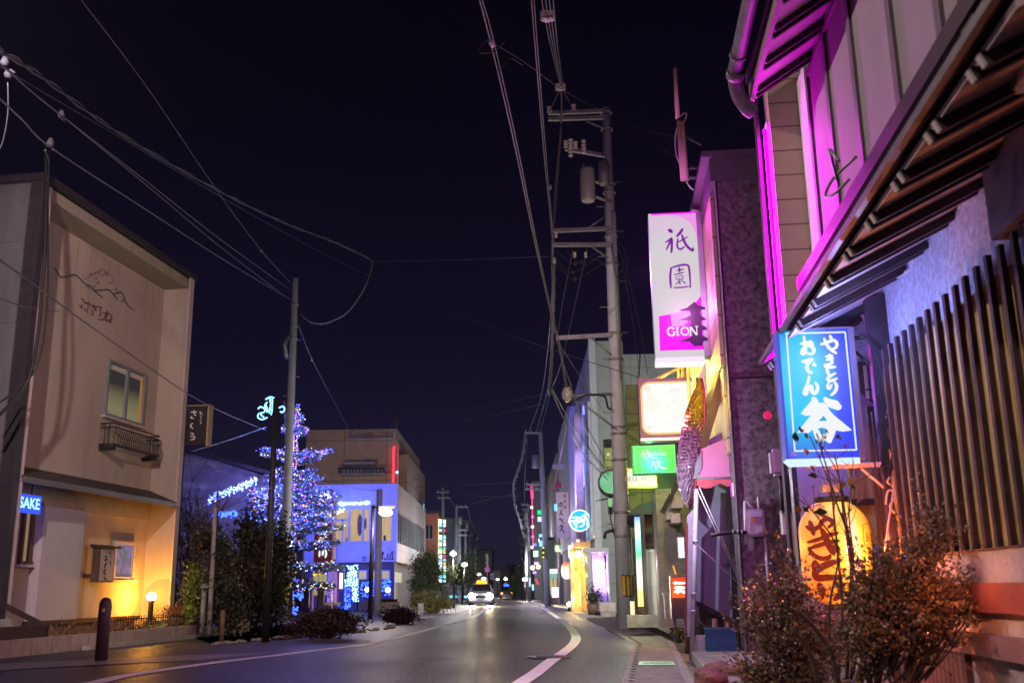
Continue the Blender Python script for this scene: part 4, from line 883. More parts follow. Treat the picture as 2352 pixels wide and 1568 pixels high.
# ================================================================ FAR STREET
def zf(x, y): return (949.4+x*.23438, 1071.9+y*.23438)
def block(label, x0, x1, y0, Y, D, m, name='far_building', cat='building', roof=True, win=None, wm=None):
    X0, X1, _, Z1 = rect(x0, x1, y0, y0+50, Y); o = thing(name, label, cat, ((X0+X1)/2, Y, 0))
    b = MB(); b.box(X0, X1, Y, Y+D, 0, Z1); b.build('wall', m, o)
    if roof: b = MB(); b.box(X0-.15, X1+.15, Y-.15, Y+D+.15, Z1+.002, Z1+.25); b.build('roof', M_trim, o)
    for r in (win or []):
        b = MB(); x0_, x1_, z0_, z1_ = rect(*r, Y); b.box(x0_, x1_, Y-.06, Y-.01, z0_, z1_); f = b.build('window', wm or M_glass, o)
        b = MB(); b.box(x0_-.08, x1_+.08, Y-.12, Y-.0, z0_-.1, z0_-.01); b.box((x0_+x1_)/2-.04, (x0_+x1_)/2+.04, Y-.1, Y-.061, z0_, z1_); b.build('frame', M_grey, f)
    return o
M_salmon = mat('salmon_render', (.42, .12, .08), .85, .12, 1.5); M_bluegrey = mat('bluegrey_render', (.26, .30, .36), .85, .15, 1); M_fard = mat('far_dark_render', (.24, .23, .25), .85, .3, .6)
block('salmon red two storey building beyond the restaurant', 975, 1006, 1179, 90, 8, M_salmon, win=[(979, 993, 1206, 1236)])
block('blue grey building rising behind the column of lit signs', 1024, 1046, 1190, 100, 10, M_bluegrey)
block('distant hotel block with vertical white letters, left of the far road', 1095, 1131, 1263, 170, 12, M_fard, win=[(1099, 1103, 1272, 1278), (1099, 1103, 1284, 1290), (1124, 1128, 1272, 1278), (1124, 1128, 1284, 1290)])
block('dark far shop building left of the second taxi', 1133, 1149, 1312, 160, 10, M_fard)
block('dark far shop building behind the second taxi', 1152, 1171, 1306, 175, 10, M_fard)
block('tall dark far building closing the end of the road', 1166, 1186, 1299, 190, 10, M_fard)
block('far green fronted building at the road end', 1184, 1203, 1304, 165, 8, mat('green_render', (.08, .2, .14), .8, .2, .8))
block('dark low building behind the left street lamps', 1046, 1098, 1320, 130, 10, M_fard)
block('dark recessed building between the restaurant and the salmon building', 1000, 1030, 1300, 88, 6, M_fard)
b = MB()
for x_ in (1135, 1145, 1164, 1174, 1178): sheet(b, x_, x_+2.2, 1318, 1342, 159.5 if x_ < 1150 else 164, .3)
tag(b.build('shop_pilasters', mat('pilaster_pale', (.3, .27, .24), .8, .2)), 'pale shop pilasters along the far end of the road', 'pilasters', kind='stuff')
# column of lit sign panels
cs = thing('sign_column', 'tall double column of lit white, cyan, green and yellow name panels', 'sign column', at(1015, 1375, 72))
b = MB(); sheet(b, 1013.5, 1016, 1187, 1384, 72.1, .2); b.build('pole', M_dark, cs)
cy, wh, gn, ye, rd = emit('panel_cyan', (.25, .75, 1), 1.6), emit('panel_white', (.9, 1, 1), 1.8), emit('panel_green', (.06, .7, .3), 1.4), emit('panel_yellow', (.9, .75, .12), 1.5), emit('panel_red', (.9, .05, .12), 1.3)
for yy, h, m1, m2 in ((1192, 9, wh, wh), (1202, 7, cy, wh), (1214, 6, cy, rd), (1228, 10, wh, cy), (1239, 5, gn, wh), (1245, 8, wh, wh), (1256, 4, gn, cy), (1261, 9, wh, ye), (1273, 8, wh, rd), (1282, 6, cy, cy), (1290, 6, wh, ye), (1297, 8, wh, wh), (1307, 4, cy, wh), (1313, 4, ye, gn), (1319, 8, cy, cy), (1330, 6, wh, cy)):
    b = MB(); sheet(b, 1007.5, 1015, yy, yy+h, 72, .1); b.build('lit_panel', m1, cs); b = MB(); sheet(b, 1018.5, 1023.5, yy+1, yy+h, 72, .1); b.build('lit_panel', m2, cs)
b = MB(); sheet(b, 1006.3, 1007.3, 1190, 1275, 71.9, .2); b.build('yellow_edge', ye, cs)
# poles of the left side
def crosspole(label, x, y0, y1, Y, r, arms, m=M_conc, name='utility_pole', group=None, yb=None, trans=()):
    a, c = at(x[0], yb or y1, Y), at(x[1], y0, Y); o = thing(name, label, 'pole', (a.x, Y, 0), group)
    b = MB(); b.tube([V((a.x, Y, -.05)), V((c.x, Y, c.z))], r*1.1, 10, r*.75); b.build('shaft', m, o)
    for x0, x1, yy in arms:
        b = MB(); A, C_ = at(x0, yy, Y-.2), at(x1, yy, Y-.2); b.beam(A, C_, .09, .11)
        for k in range(3): q = A.lerp(C_, .1+.35*k); b.tube([q, q+V((0, 0, .22))], .05, 6)
        b.build('crossarm', M_grey, o)
    for (x_, y_, h_) in trans:
        q = at(x_, y_, Y-.35); b = MB(); b.lathe(q, [(.2, 0), (.24, .05), (.24, h_-.05), (.2, h_)], 12); b.build('transformer', M_grey, o)
    return o
crosspole('thin far pole with two crossarms above the lit sign column', (1020, 1017), 1120, 1385, 84, .13, [(1003, 1032, 1130), (1004, 1034, 1143)])
crosspole('pale blue far pole with a bracket frame above the left street lamps', (1046, 1048.5), 1163, 1390, 92, .15, [(1047, 1075, 1164), (1048, 1073, 1217), (1048, 1073, 1229)], mat('bluish_concrete', (.33, .38, .42), .8, .1), trans=((1056, 1204, .7),))
for i, (x, y, Y) in enumerate(((1069, 1195, 118), (1079, 1207, 130), (1090, 1220, 150), (1094, 1236, 165))):
    crosspole(['far pole with frame arms, nearest of the far left row', 'second far pole of the left row', 'third far pole of the left row', 'farthest small pole of the left row'][i], (x, x), y, 1372, Y, .16, [(x-5, x+10, y+1), (x-4, x+9, y+9), (x-3, x+8, y+22)], M_conc, trans=((x+3, y+18, .8),))
# street lamps on the left
def slamp(label, xb, yb, xt, yt, Y, e_, col=(1, .86, .8), size=.2, group=None, power=0):
    a = at(xb, yb, Y); c = at(xt, yt, Y); o = thing('street_lamp', label, 'street lamp', (a.x, Y, 0), group)
    b = MB(); b.tube([V((a.x, Y, 0)), V((c.x, Y, c.z-.1))], .07, 8, .05); b.build('pole', M_dark, o)
    b = MB(); b.lathe(c+V((0, 0, .08)), [(size*.7, .08), (size*.5, .14), (.05, .22)], 14); b.build('lamp_shade', M_grey, o)
    b = MB(); bmesh.ops.create_uvsphere(b.b, u_segments=12, v_segments=8, radius=1, matrix=Matrix.Translation(c) @ Matrix.Diagonal((size*1.15, size, size*.7, 1))); b.build('diffuser', emit('far_lamp', col, e_), o)
    if power: lamp('street_light', c+V((0, -.3, -.35)), (1, .8, .72), power, o)
    return o
slamp('street lamp with a bright round head left of the road, nearest in the far row', 1043, 1402, 1041, 1271, 62, 8, size=.17, power=420)
slamp('street lamp beyond the nearest of the far row, head lower and to its right', 1061, 1392, 1067, 1296, 78, 7, size=.20, power=260)
slamp('small street lamp above the taxi windscreen pillar', 1096, 1380, 1098.5, 1318, 100, 7, size=.18)
slamp('small bright lamp just above the taxi roof sign', 1115, 1380, 1111, 1328, 110, 8, size=.2, power=150)
slamp('faint lamp over the far road, left of two', 1143, 1374, 1143, 1330, 140, 7, size=.18)
slamp('faint lamp over the far road, right of two', 1161, 1374, 1161.5, 1329, 150, 7, size=.22)
slamp('bright bare lamp at the foot of the far right poles', 1206, 1376, 1206, 1330, 95, 8, size=.22, power=150)
# far trees and shrubs
for i, (x, y, Y, r, n) in enumerate(((1075, 1310, 92, 1.6, 1600), (1022, 1330, 78, 1.0, 1000), (1050, 1325, 85, 1.0, 900), (1183, 1345, 120, 1.1, 600))):
    c = at(x, y, Y); bush('far_tree', ['rounded far tree behind the second street lamp', 'far tree foliage below the lit sign column', 'dark far tree between the two nearest far street lamps', 'dark clump of foliage right of the second taxi'][i], (c.x, Y, c.z), (r, r*.7, r*1.2), n, .22, M_leafB, zmin=0, lumps=12, cat='tree')
sg = thing('shop_sign', 'white vertical letters on the distant hotel block', 'sign', at(1119, 1300, 169.5)); glyphs('letters', 'エコエコ', at(1118.5, 1286, 169.6), V((1, 0, 0)), V((0, 0, 1)), .44*1.1, emit('hotel_white', (.5, .5, .45), 1), sg, .02, 1.1, True, .02)
# no parking sign
ns = thing('no_parking_sign', 'round blue no parking sign with red rim and bar above the taxi', 'road sign', at(1119, 1375, 80)); q = at(1119.3, 1307, 80)
b = MB(); b.tube([V((q.x, 80.05, 0)), V((q.x, 80.05, q.z+.2))], .04, 6); b.build('post', M_grey, ns)
b = MB(); b.disc(q+V((0, -.06, 0)), V((0, -1, 0)), .22, .03, 20); b.build('rim', mat('sign_red', (.6, .03, .05), .4, .1), ns)
b = MB(); b.disc(q+V((0, -.065, 0)), V((0, -1, 0)), .165, .02, 20); b.build('disc', mat('sign_blue', (.03, .12, .6), .4, .1), ns)
b = MB(); b.beam(q+V((-.13, -.08, .13)), q+V((.13, -.08, -.13)), .05, .01, V((0, 1, 0))); b.build('bar', MATS['sign_red'], ns)
panel_sign('small blue and white sign board right of the no parking sign', 1126.5, 1134, 1316, 1330, 84, mat('sign_bluewhite', (.12, .18, .5), .5, .3, 6), .08, M_white)
# lit shop openings low on the left side of the far road
for i, (x0, x1, y0, y1) in enumerate(((1031, 1042, 1367, 1372), (1046, 1053, 1367, 1372), (1066, 1088, 1367, 1372), (999, 1006, 1368, 1373))):
    panel_sign(['thin lit shop window strip left of the nearest far street lamp', 'short lit shop window strip right of the nearest far lamp', 'long thin lit strip beside the taxi headlight', 'small lit strip beneath the street tree'][i], x0, x1, y0, y1, 86, cy, .1, rim=0)
panel_sign('tall pale blue lit shop door behind the street lamps', 1048, 1057, 1340, 1366, 87, emit_var('pale_blue_door', [(.05, .09, .14), (.2, .32, .42)], 1, 1), .1)
# ---------------------------------------------------------------- taxis
def taxi(label, x, yb, Y, near=True):
    c = at(x, yb, Y); o = thing('taxi', label, 'taxi', (c.x, Y, 0)); X = c.x
    # body: lofted cross sections from the front bumper back
    sec = [(-.0, .30, .62, .78), (.12, .20, .80, .84), (.9, .18, .92, .86), (1.25, .18, .98, .86), (1.9, .18, 1.42, .78), (2.1, .18, 1.47, .75), (3.4, .18, 1.46, .75), (4.0, .20, 1.05, .82), (4.6, .3, .95, .78)]
    def ring(y, z0, z1, w):
        belt = min(z1, .92); tw = w if z1 <= .95 else w*.78
        return [V((X+sx_*a, Y+y, z)) for sx_, a, z in ((-1, w*.92, z0), (-1, w, z0+.18), (-1, w, belt-.04), (-1, tw, z1-.05), (-1, tw*.85, z1), (1, tw*.85, z1), (1, tw, z1-.05), (1, w, belt-.04), (1, w, z0+.18), (1, w*.92, z0))]
    b = MB(); R_ = [[b.b.verts.new(p) for p in ring(*s_)] for s_ in sec]
    for a, d in zip(R_, R_[1:]):
        for k in range(10): b.b.faces.new((a[k], a[(k+1) % 10], d[(k+1) % 10], d[k]))
    b.b.faces.new(R_[0]); b.b.faces.new(R_[-1][::-1]); body = b.build('body', mat('taxi_paint', (.62, .58, .66), .3, .1, 3, 0, .3, coat=.6), o)
    b = MB(); b.hexa([V((X-.66, Y+1.28, .985)), V((X+.66, Y+1.28, .985)), V((X+.60, Y+1.88, 1.40)), V((X-.60, Y+1.88, 1.40)), V((X-.66, Y+1.22, 1.0)), V((X+.66, Y+1.22, 1.0)), V((X+.60, Y+1.82, 1.42)), V((X-.60, Y+1.82, 1.42))]); b.build('windscreen', M_glass, o)
    for s_ in (-1, 1):
        for y_ in (.85, 3.6):
            w = MB(); n = 16; cx = X+s_*.74
            A = [V((cx-.1*s_, Y+y_+cos(2*pi*k/n)*.31, .31+sin(2*pi*k/n)*.31)) for k in range(n)]; w.prism(A, V((.2*s_, 0, 0))); t_ = w.build('tyre', M_blk, o)
            w = MB(); A = [V((cx+.101*s_, Y+y_+cos(2*pi*k/n)*.18, .31+sin(2*pi*k/n)*.18)) for k in range(n)]; w.prism(A, V((.01*s_, 0, 0))); w.build('rim', M_grey, t_)
        b = MB(); hl = V((X+s_*.60, Y-.03, .64)); bmesh.ops.create_uvsphere(b.b, u_segments=14, v_segments=8, radius=1, matrix=Matrix.Translation(hl) @ Matrix.Diagonal((.24, .10, .19, 1)) if near else Matrix.Translation(hl) @ Matrix.Diagonal((.12, .06, .08, 1)))
        b.build('headlight', emit('headlight', (1, .90, .74), 90) if near else emit('amber_lamp', (1, .42, .05), 5), o)
        b = MB(); b.box(X+s_*.88-.1, X+s_*.88+.1, Y+1.35, Y+1.5, .95, 1.08); b.build('mirror', M_dark, o)
    b = MB(); b.box(X-.42, X+.42, Y-.02, Y+.02, .50, .66); b.build('grille', M_dark, o)
    b = MB(); b.box(X-.7, X+.7, Y-.05, Y+.05, .28, .42); b.build('bumper', MATS['taxi_paint'], o)
    b = MB(); b.box(X-.17, X+.17, Y-.065, Y-.052, .33, .41); b.build('number_plate', mat('plate_green', (.3, .4, .3), .5, .1), o)
    b = MB(); b.hexa([V((X+a, Y+2.2+d, z)) for a, d, z in ((-.40, 0, 1.48), (.40, 0, 1.48), (.40, .2, 1.48), (-.40, .2, 1.48), (-.3, .03, 1.70), (.3, .03, 1.70), (.3, .17, 1.70), (-.3, .17, 1.70))]); b.build('roof_sign', emit('taxi_sign', (1, .50, .02), 2.2) if near else emit('blue_roof_lamp', (.05, .15, 1), 3), o)
    return o, X
o, TX = taxi('pale taxi coming towards the camera with dazzling headlights and a lit amber roof sign', 1104, 1388, 70)
for s_ in (-1, 1): lamp('headlight_beam', V((TX+s_*.6, 69.7, .66)), (1, .78, .46), 1500, o, 'SPOT', 0, (radians(84), 0, pi), 70)
taxi('second taxi far behind with amber lamps and a small blue roof light', 1164, 1371, 125, False)
# ================================================================ FAR RIGHT
W0 = gr(1385, 1400); WY = 45.0
W0 = at(1385, 1400, WY); W = Fr(W0.x, WY, .3)
wb = thing('white_corner_building', 'tall three storey building with a pale grey end wall and a blue lit street front', 'building', (W0.x, WY, 0))
cornerz = at(1351, 783, WY).z; M_wend = lines_mat('end_wall_panels', (.30, .315, .31), (.14, .15, .15), 1, .02, [('X', 1.82), ('Z', 1.21)], .8, .08, None, .35, 1.5)
xr = at(1432, 850, WY).x; b = MB(); zl = at(1460, 810, WY).z; b.box(W0.x, xr, WY, WY+24, 0, cornerz); b.box(xr+.001, xr+6, WY+.3, WY+24, 0, zl); b.build('end_wall', M_wend, wb)
b = MB(W); b.box(.05, 26, .002, .22, 3.2, cornerz-.05); b.build('street_front', lines_mat('corrugated_front', (.42, .42, .46), (.2, .2, .25), 1, .03, [('Y', .35)], .6, .1, None, .8, 2), wb)
for k in range(7): part1('fin', mat('front_fins', (.45, .45, .5), .6, .1), wb, lambda b: b.box(.2+k*3.6, .5+k*3.6, .22, .36, 3.3, cornerz-2.8), W)
for i in range(4):
    for z0, z1 in ((7.3, 8.6), (3.9, 5.9)):
        b = MB(W); u0 = .8+i*3.6; b.box(u0, u0+2.4, .225, .26, z0, z1); f = b.build('window', glass('teal_glass', (.03, .10, .11), .2), wb)
        b = MB(W); b.box(u0-.08, u0, .225, .3, z0, z1); b.box(u0+1.15, u0+1.25, .261, .3, z0, z1); b.box(u0, u0+2.4, .225, .3, z1, z1+.08); b.build('frame', M_grey, f)
b = MB(W); b.box(-.12, .06, -.05, .25, 0, cornerz+.08); b.build('corner_trim', mat('corner_pale', (.45, .45, .5), .6, .1), wb)
b = MB(); 
for (x0, y0, x1, y1) in ((1368, 1150, 1412, 1140), (1430, 1110, 1440, 1112)): b.tube([at(x0, y0, WY-.1), at(x1, y1, WY-.1)], .03, 5)
b.tube([at(1388, 1235, WY-.15), at(1391, 1222, WY-.15), at(1400, 1218, WY-.15), at(1420, 1216, WY-.15)], .07, 6)
b.tube([at(1400, 1110, WY-.15), at(1402, 1190, WY-.15), at(1412, 1230, WY-.15)], .03, 5); b.build('conduits', M_dark, wb)
# second front beyond it, brown column
nb_ = thing('neighbour_building', 'narrow blue lit building beyond the white corner building', 'building', at(1290, 1380, 62)); X_ = at(1303, 1300, 58).x
zn = at(1300, 1000, 60).z; b = MB(); b.box(at(1321, 1300, 55).x-.0, at(1321, 1300, 55).x+.6, 52, 53.5, 0, at(1310, 957, 53).z); b.build('tan_column', mat('tan_column', (.36, .22, .16), .8, .2, 1.5), nb_)
b = MB(); b.box(at(1304, 1300, 60).x, W0.x+3, 72, 96, 0, at(1290, 1040, 72).z); b.build('wall', M_fard, nb_)
b = MB(); b.box(at(1310, 1300, 60).x, at(1310, 1300, 60).x+3, 58, 72, 3.4, at(1300, 958, 62).z); b.build('front', MATS['corrugated_front'], nb_)
b = MB(); b.box(at(1310, 1300, 60).x+.1, at(1310, 1300, 60).x+3, 60, 71, 0, 3.39); b.build('ground_floor', M_fard, nb_)
block('dark brown far building behind the mid pole', 1250, 1284, 1095, 96, 12, mat('brown_far', (.13, .11, .10), .8, .2, 1), win=[(1276, 1283, 1206, 1220)])
block('blue grey slab building behind the red neon rod', 1226, 1247, 1105, 110, 8, M_bluegrey)
block('dark far row of houses along the right side', 1214, 1262, 1255, 124, 20, M_fard)
block('pale green lit shop building behind the mid pole', 1244, 1310, 1240, 80, 3, mat('greenish_wall', (.16, .24, .19), .8, .2, 1))
lamp('shop_green', at(1282, 1285, 77), (.5, 1, .7), 130, wb)  # bare green lamp added before the shop front
# poles of the right side
crosspole('concrete pole with crossarms before the dark brown far building', (1258, 1241), 992, 1383, 66, .20, [(1204, 1240, 994), (1207, 1240, 1112), (1207, 1240, 1123)], M_conc, trans=((1230, 1074, .85),))
b = MB()
for i, (x, y, Y, yt) in enumerate(((1214, 1158, 92, 0), (1208, 1180, 105, 0), (1203, 1235, 125, 0), (1200, 1265, 140, 0))):
    crosspole(['dark far pole behind the red neon rod', 'second far pole of the right row', 'third far pole of the right row', 'farthest pole of the right row'][i], (x+2, x), y, 1374, Y, .17, [(x-17+i*3, x, y+1), (x-14+i*3, x+2, y+13), (x-8, x+2, y+30)], M_conc, trans=((x-4, y+36, .8), (x-3, y+52, .7)))
def lsign(label, x, y, w, h, Y, m, **k): return panel_sign(label, x-w/2, x+w/2, y-h/2, y+h/2, Y, m, .15, rim=k.pop('rim', 0), **k)
lsign('pale magenta flag sign on the blue lit front', 1281, 1113, 16, 13, 60, mat('magenta_board', (.42, .03, .16), .6, .1))
lsign('small pale board on the upper blue lit front', 1282, 1071, 26, 12, 61, mat('pale_board', (.4, .38, .5), .6, .2))
lsign('cyan and white box sign left of the white blade sign', 1276, 1165, 8.5, 18, 60, emit_var('cyan_white', [(.1, .7, .9), (.85, 1, 1), (.85, 1, 1)], 1.4, axis=0, lohi=(2.45, 2.66)), rim=.02)
lsign('small green lit sign above a white one', 1240, 1176, 11, 10, 84, emit('sign_green2', (.02, .75, .25), 1.4))
lsign('small white cyan lit sign under the green one', 1241, 1191.5, 12, 11, 84, emit('sign_cw', (.55, .85, 1), 1.7))
lsign('narrow vertical cyan lit sign beside the mid pole', 1243, 1240, 9, 28, 80, cy)
lsign('green and white lit sign below the blue far sign', 1230.6, 1271, 11, 14, 88, emit('sign_gw', (.5, 1, .65), 1.6))
lsign('white and purple lit shop sign right of the far lamps', 1232, 1293, 10, 6, 88, emit('sign_wp', (.9, .6, 1), 1.6))
lsign('tiny violet lit sign under the two round lamps', 1228, 1314, 8, 6, 90, emit('sign_violet', (.6, .4, 1), 1.5))
lsign('tiny yellow lit vertical sign on the far right row', 1217, 1336, 3.5, 20, 90, emit_var('yl', [(.9, .6, .05), (.3, .7, 1), (.9, .9, .1)], 1.6, 1), )
lsign('tiny white magenta lit vertical sign on the far right row', 1224, 1348, 4, 14, 90, emit_var('wm_', [(.3, .9, .9), (.8, .8, 1), (.9, .1, .6)], 1.5, 1))
lsign('small blue lit sign below the red neon rod', 1228, 1250, 9, 6, 90, emit('sign_blue3', (.15, .3, 1), 1.5))
for i, (x, y, c_) in enumerate(((1221.3, 1164.5, 'w'), (1223, 1186, 'r'), (1223, 1209, 'w'), (1223.6, 1232, 'r'), (1222, 1256, 'w'), (1223.5, 1303, 'w'), (1236.5, 1301, 'w'))):
    q = at(x, y, 89); o = thing('round_lamp', ['amber white bulb, topmost on the red neon rod', 'upper pink bulb on the rod', 'amber bulb halfway down the rod', 'lower pink bulb on the rod', 'amber bulb at the rod foot', 'left one of two round white shop lamps', 'right one of two round white shop lamps'][i], 'lamp', q)
    b = MB(); b.ball(q, .13 if i < 5 else .2, 2); b.build('bulb', emit('bulb_w', (1, .8, .55), 3) if c_ == 'w' else emit('bulb_r', (1, .12, .35), 2), o); b = MB(); b.tube([q+V((0, .1, 0)), q+V((.1, .5, 0))], .03, 4); b.build('holder', M_dark, o)
nr = thing('neon_rod', 'vertical magenta red neon rod above the far right signs', 'neon tube', at(1221, 1142, 89)); b = MB(); b.tube([at(1221, 1115, 89), at(1222.5, 1144, 89)], .13, 6); b.tube([at(1222, 1144, 89), at(1224, 1260, 89)], .05, 5); b.build('tube', emit('neon_magenta', (1, .06, .25), 1.8), nr)
tl = thing('signal_lights', 'three small yellow signal lights on the mid pole', 'signal', at(1247, 1270, 65.5)); b = MB(); b.box(at(1246, 1260, 65.6).x, at(1250, 1260, 65.6).x, 65.6, 65.8, at(1246, 1283, 65.6).z, at(1246, 1253, 65.6).z); b.build('case', M_dark, tl)
b = MB(); [b.ball(at(1248, y_, 65.55), .07, 1) for y_ in (1257, 1268.5, 1279)]; b.build('lenses', emit('signal_yellow', (.8, .8, .03), 1.6), tl)
rn = thing('red_led_bar', 'slanting red light strip low on the far right row', 'light strip', at(1233, 1335, 88)); b = MB(); b.tube([at(1230, 1329, 88), at(1236, 1341, 88)], .07, 4); b.build('tube', MATS['neon_red'], rn)
# green canopy store with white stand sign
gs = thing('corner_store', 'small lit store with a white green canopy beyond the mid pole', 'shop', at(1278, 1385, 76))
b = MB(); sheet(b, 1264, 1293, 1306, 1315, 75.2, 1.2); b.build('canopy_sign', emit('canopy_white', (.65, 1, .95), 1.9), gs); b = MB(); sheet(b, 1262, 1294, 1316, 1325, 75.4, 1.2); b.build('canopy', emit('canopy_green', (.22, .55, .42), .9), gs)
b = MB(); sheet(b, 1263, 1293, 1326, 1366, 76.5, .1); b.build('shop_window', emit_var('store_glow', [(.12, .2, .08), (.55, .5, .22), (.62, .55, .35), (.3, .35, .08)], .9, .8), gs)
b = MB(); [sheet(b, x_, x_+1.4, 1326, 1367, 76.3, .15) for x_ in (1262, 1270, 1279, 1287, 1292.5)]; b.build('mullions', M_dark, gs)
ws = thing('stand_sign', 'white lit stand sign with an orange foot before the corner store', 'sign', at(1275.5, 1383, 68)); b = MB(); sheet(b, 1268.2, 1283, 1348, 1371, 68, .3); b.build('light_box', emit('stand_white', (1, .96, .9), 1.7), ws); b = MB(); sheet(b, 1267.6, 1283.6, 1371, 1374, 67.95, .4); sheet(b, 1271.5, 1280, 1374, 1384, 68, .3); b.build('foot', mat('orange_foot', (.6, .3, .2), .6, .1), ws)
lsign('glowing leafy green light sign above the store', 1283, 1259, 17, 15, 72, emit_var('leaf_glow', [(.0, .1, .08), (.05, .35, .3), (.8, .9, .5), (.1, .3, .05)], 1.6, 2.2))
lsign('hanging white banner light right of the leafy sign', 1310.5, 1261, 12, 20, 55, emit_var('wb_', [(.3, .3, .45), (.85, .85, .95)], 1.2, axis=2, lohi=(4.2, 3.2)))
# vertical white blade sign with kana
nn_ = panel_sign('tall pale blade sign with black brush kana and small red characters', 1278, 1307, 1130, 1235, 60, mat('blade_pale', (.72, .6, .66), .7, .04, 1, 0), .25, M_white, rim=0, arm=.8)
def z6(x, y): return at(1261.75+x*.10156, 1114.75+y*.10156, 59.96)
b = MB()
for P_, w in (([(255, 375), (260, 430), (235, 470), (215, 440), (240, 395), (285, 395), (295, 440), (270, 490)], 11), ([(265, 535), (270, 580), (230, 670)], 13), ([(235, 640), (270, 610), (285, 665), (310, 640)], 11), ([(215, 780), (245, 735), (280, 800), (340, 850)], 14), ([(285, 755), (300, 790)], 8), ([(310, 745), (325, 775)], 7),
              ([(245, 885), (285, 885)], 12), ([(225, 930), (310, 910), (270, 970), (235, 1040)], 13), ([(270, 975), (300, 1000), (325, 1055), (335, 1020)], 13)): b.stroke(P_, w*1.7, z6)
b.build('lettering', mat('ink_black', (.02, .02, .025), .6, .1), nn_, recalc=False)
glyphs('small_lettering', '居酒屋', z6(348, 365), V((1, 0, 0)), V((0, 0, 1)), .22*1.0, mat('ink_red', (.4, .02, .04), .6, .1), nn_, .01, 1.5, True)
# round turquoise sign
rc = thing('round_sign', 'round lit turquoise sign with a white ring and white brush lettering', 'sign', at(1332, 1195, 48)); q = at(1332, 1194.5, 48); R0 = at(1357, 1195, 48).x-q.x
b = MB(); b.disc(q, V((0, -1, 0)), R0, .25, 40); b.build('ring', emit('ring_white', (.85, .97, 1), 1.3), rc); b = MB(); b.disc(q+V((0, -.012, 0)), V((0, -1, 0)), R0*.88, .01, 40); b.build('face', emit('turquoise', (.0, .52, .80), 1.05), rc)
b = MB(); b.tube([q+V((R0*.9, .12, 0)), q+V((R0*1.9, .12, 0))], .04, 6); b.build('bracket', M_dark, rc)
def z6b(x, y): return at(1261.75+x*.10156, 1114.75+y*.10156, 47.97)
b = MB()
for P_, w in (([(485, 720), (600, 715), (700, 725), (740, 700)], 42), ([(470, 800), (560, 800), (700, 780), (880, 740)], 44), ([(790, 640), (800, 700), (830, 760), (870, 800), (850, 900)], 46), ([(740, 690), (800, 660), (850, 690)], 34), ([(560, 880), (620, 880), (600, 960)], 42), ([(690, 930), (760, 900), (790, 820), (700, 810), (620, 840)], 40), ([(640, 720), (560, 840), (620, 900)], 30)): b.stroke(P_, w, z6b)
b.build('lettering', MATS['ring_white'], rc, recalc=False)
lamp('round_glow', q+V((-.2, -.5, 0)), (.1, .7, 1), 40, rc); lamp('round_glow', q+V((-.6, .5, 0)), (.2, .6, 1), 50, rc)
for x_, y_, Y_, e_ in ((1290, 1290, 47, 500), (1270, 1150, 52, 700), (1300, 1010, 50, 500), (1290, 900, 50, 300)): lamp('blue_front_fill', at(x_, y_, Y_), (.20, .22, 1), e_*2.6, wb, 'SPOT', 0, (W.p(Y_-44, .2, 6.5)-at(x_, y_, Y_)).to_track_quat('-Z', 'Y').to_euler(), 110)  # unseen blue spots added to light the street front
lamp('end_wall_fill', at(1395, 1100, 34), (.95, 1, .92), 3200, wb, 'SPOT', 0, (radians(100), 0, 0), 150)  # unseen spot added to lighten the grey end wall
lamp('blade_fill', at(1290, 1190, 57), (1, .75, .85), 80, wb)  # bare lamp added so the blade sign and its kana show
for x_, y_, Y_, c_, e_ in ((1240, 1290, 72, (1, .8, .9), 260), (1228, 1240, 86, (.8, .8, 1), 420), (1212, 1300, 104, (1, .85, .8), 500), (1030, 1260, 68, (.7, .9, 1), 260), (1050, 1240, 86, (.6, .85, 1), 420), (1085, 1290, 112, (.9, .85, 1), 500), (1150, 1318, 150, (1, .85, .8), 600)): lamp('far_street_fill', at(x_, y_, Y_), c_, e_, wb)  # bare lamps added to lift the dark far street, no fixtures
# red lit box, bar fronts
panel_sign('small red rimmed white light box in a dark case under the round sign', 1322, 1333, 1237, 1266, 49, emit_var('red_white_box', [(1, .1, .05), (1, .85, .8), (1, .85, .8), (1, .1, .05)], 1.5, axis=0, lohi=(at(1322, 1250, 49).x, at(1333, 1250, 49).x)), .4, rim=.02)
bf = thing('yellow_bar', 'bar entrance glowing warm yellow under a wooden beam', 'shop front', at(1335, 1390, 47))
X0, X1, Z0, Z1 = rect(1312, 1352, 1250, 1392, 47); b = MB(); b.box(X0, X1, 47.6, 47.8, 0, Z1); b.build('back_wall', mat('warm_board', (.5, .33, .14), .8, .3, 2, stretch=(3, 1, .3)), bf)
b = MB(); b.box(X0-.05, X0+.1, 46.6, 47.6, 0, Z1-.3); b.box(X1-.1, X1+.1, 46.6, 47.6, 0, Z1+.15); b.box(X0+.1, X1-.1, 46.6, 47.6, Z1-.15, Z1+.1); b.box((X0+X1)/2, (X0+X1)/2+.1, 47.45, 47.59, 0, Z1-.2); b.build('beams', mat('beam_tan', (.4, .26, .15), .8, .2), bf)
b = MB(); sheet(b, 1337, 1342, 1255, 1300, 47.3, .1); b.build('menu_strip', emit('warm_strip', (1, .85, .5), 1.1), bf); b = MB(); sheet(b, 1314, 1326, 1282, 1302, 47.2, .1); b.build('yellow_cloth', mat('yellow_cloth', (.5, .42, .02), .8, .2), bf)
b = MB(); sheet(b, 1330, 1334, 1335, 1392, 47.4, .05); b.build('door_light', emit('warm_strip', (1, .85, .5), 1.1), bf)
b = MB(); bmesh.ops.create_uvsphere(b.b, u_segments=12, v_segments=8, radius=.16, matrix=Matrix.Translation(at(1328, 1272, 47.2))); b.build('bulb', emit('bar_bulb', (1, .85, .55), 9), bf)
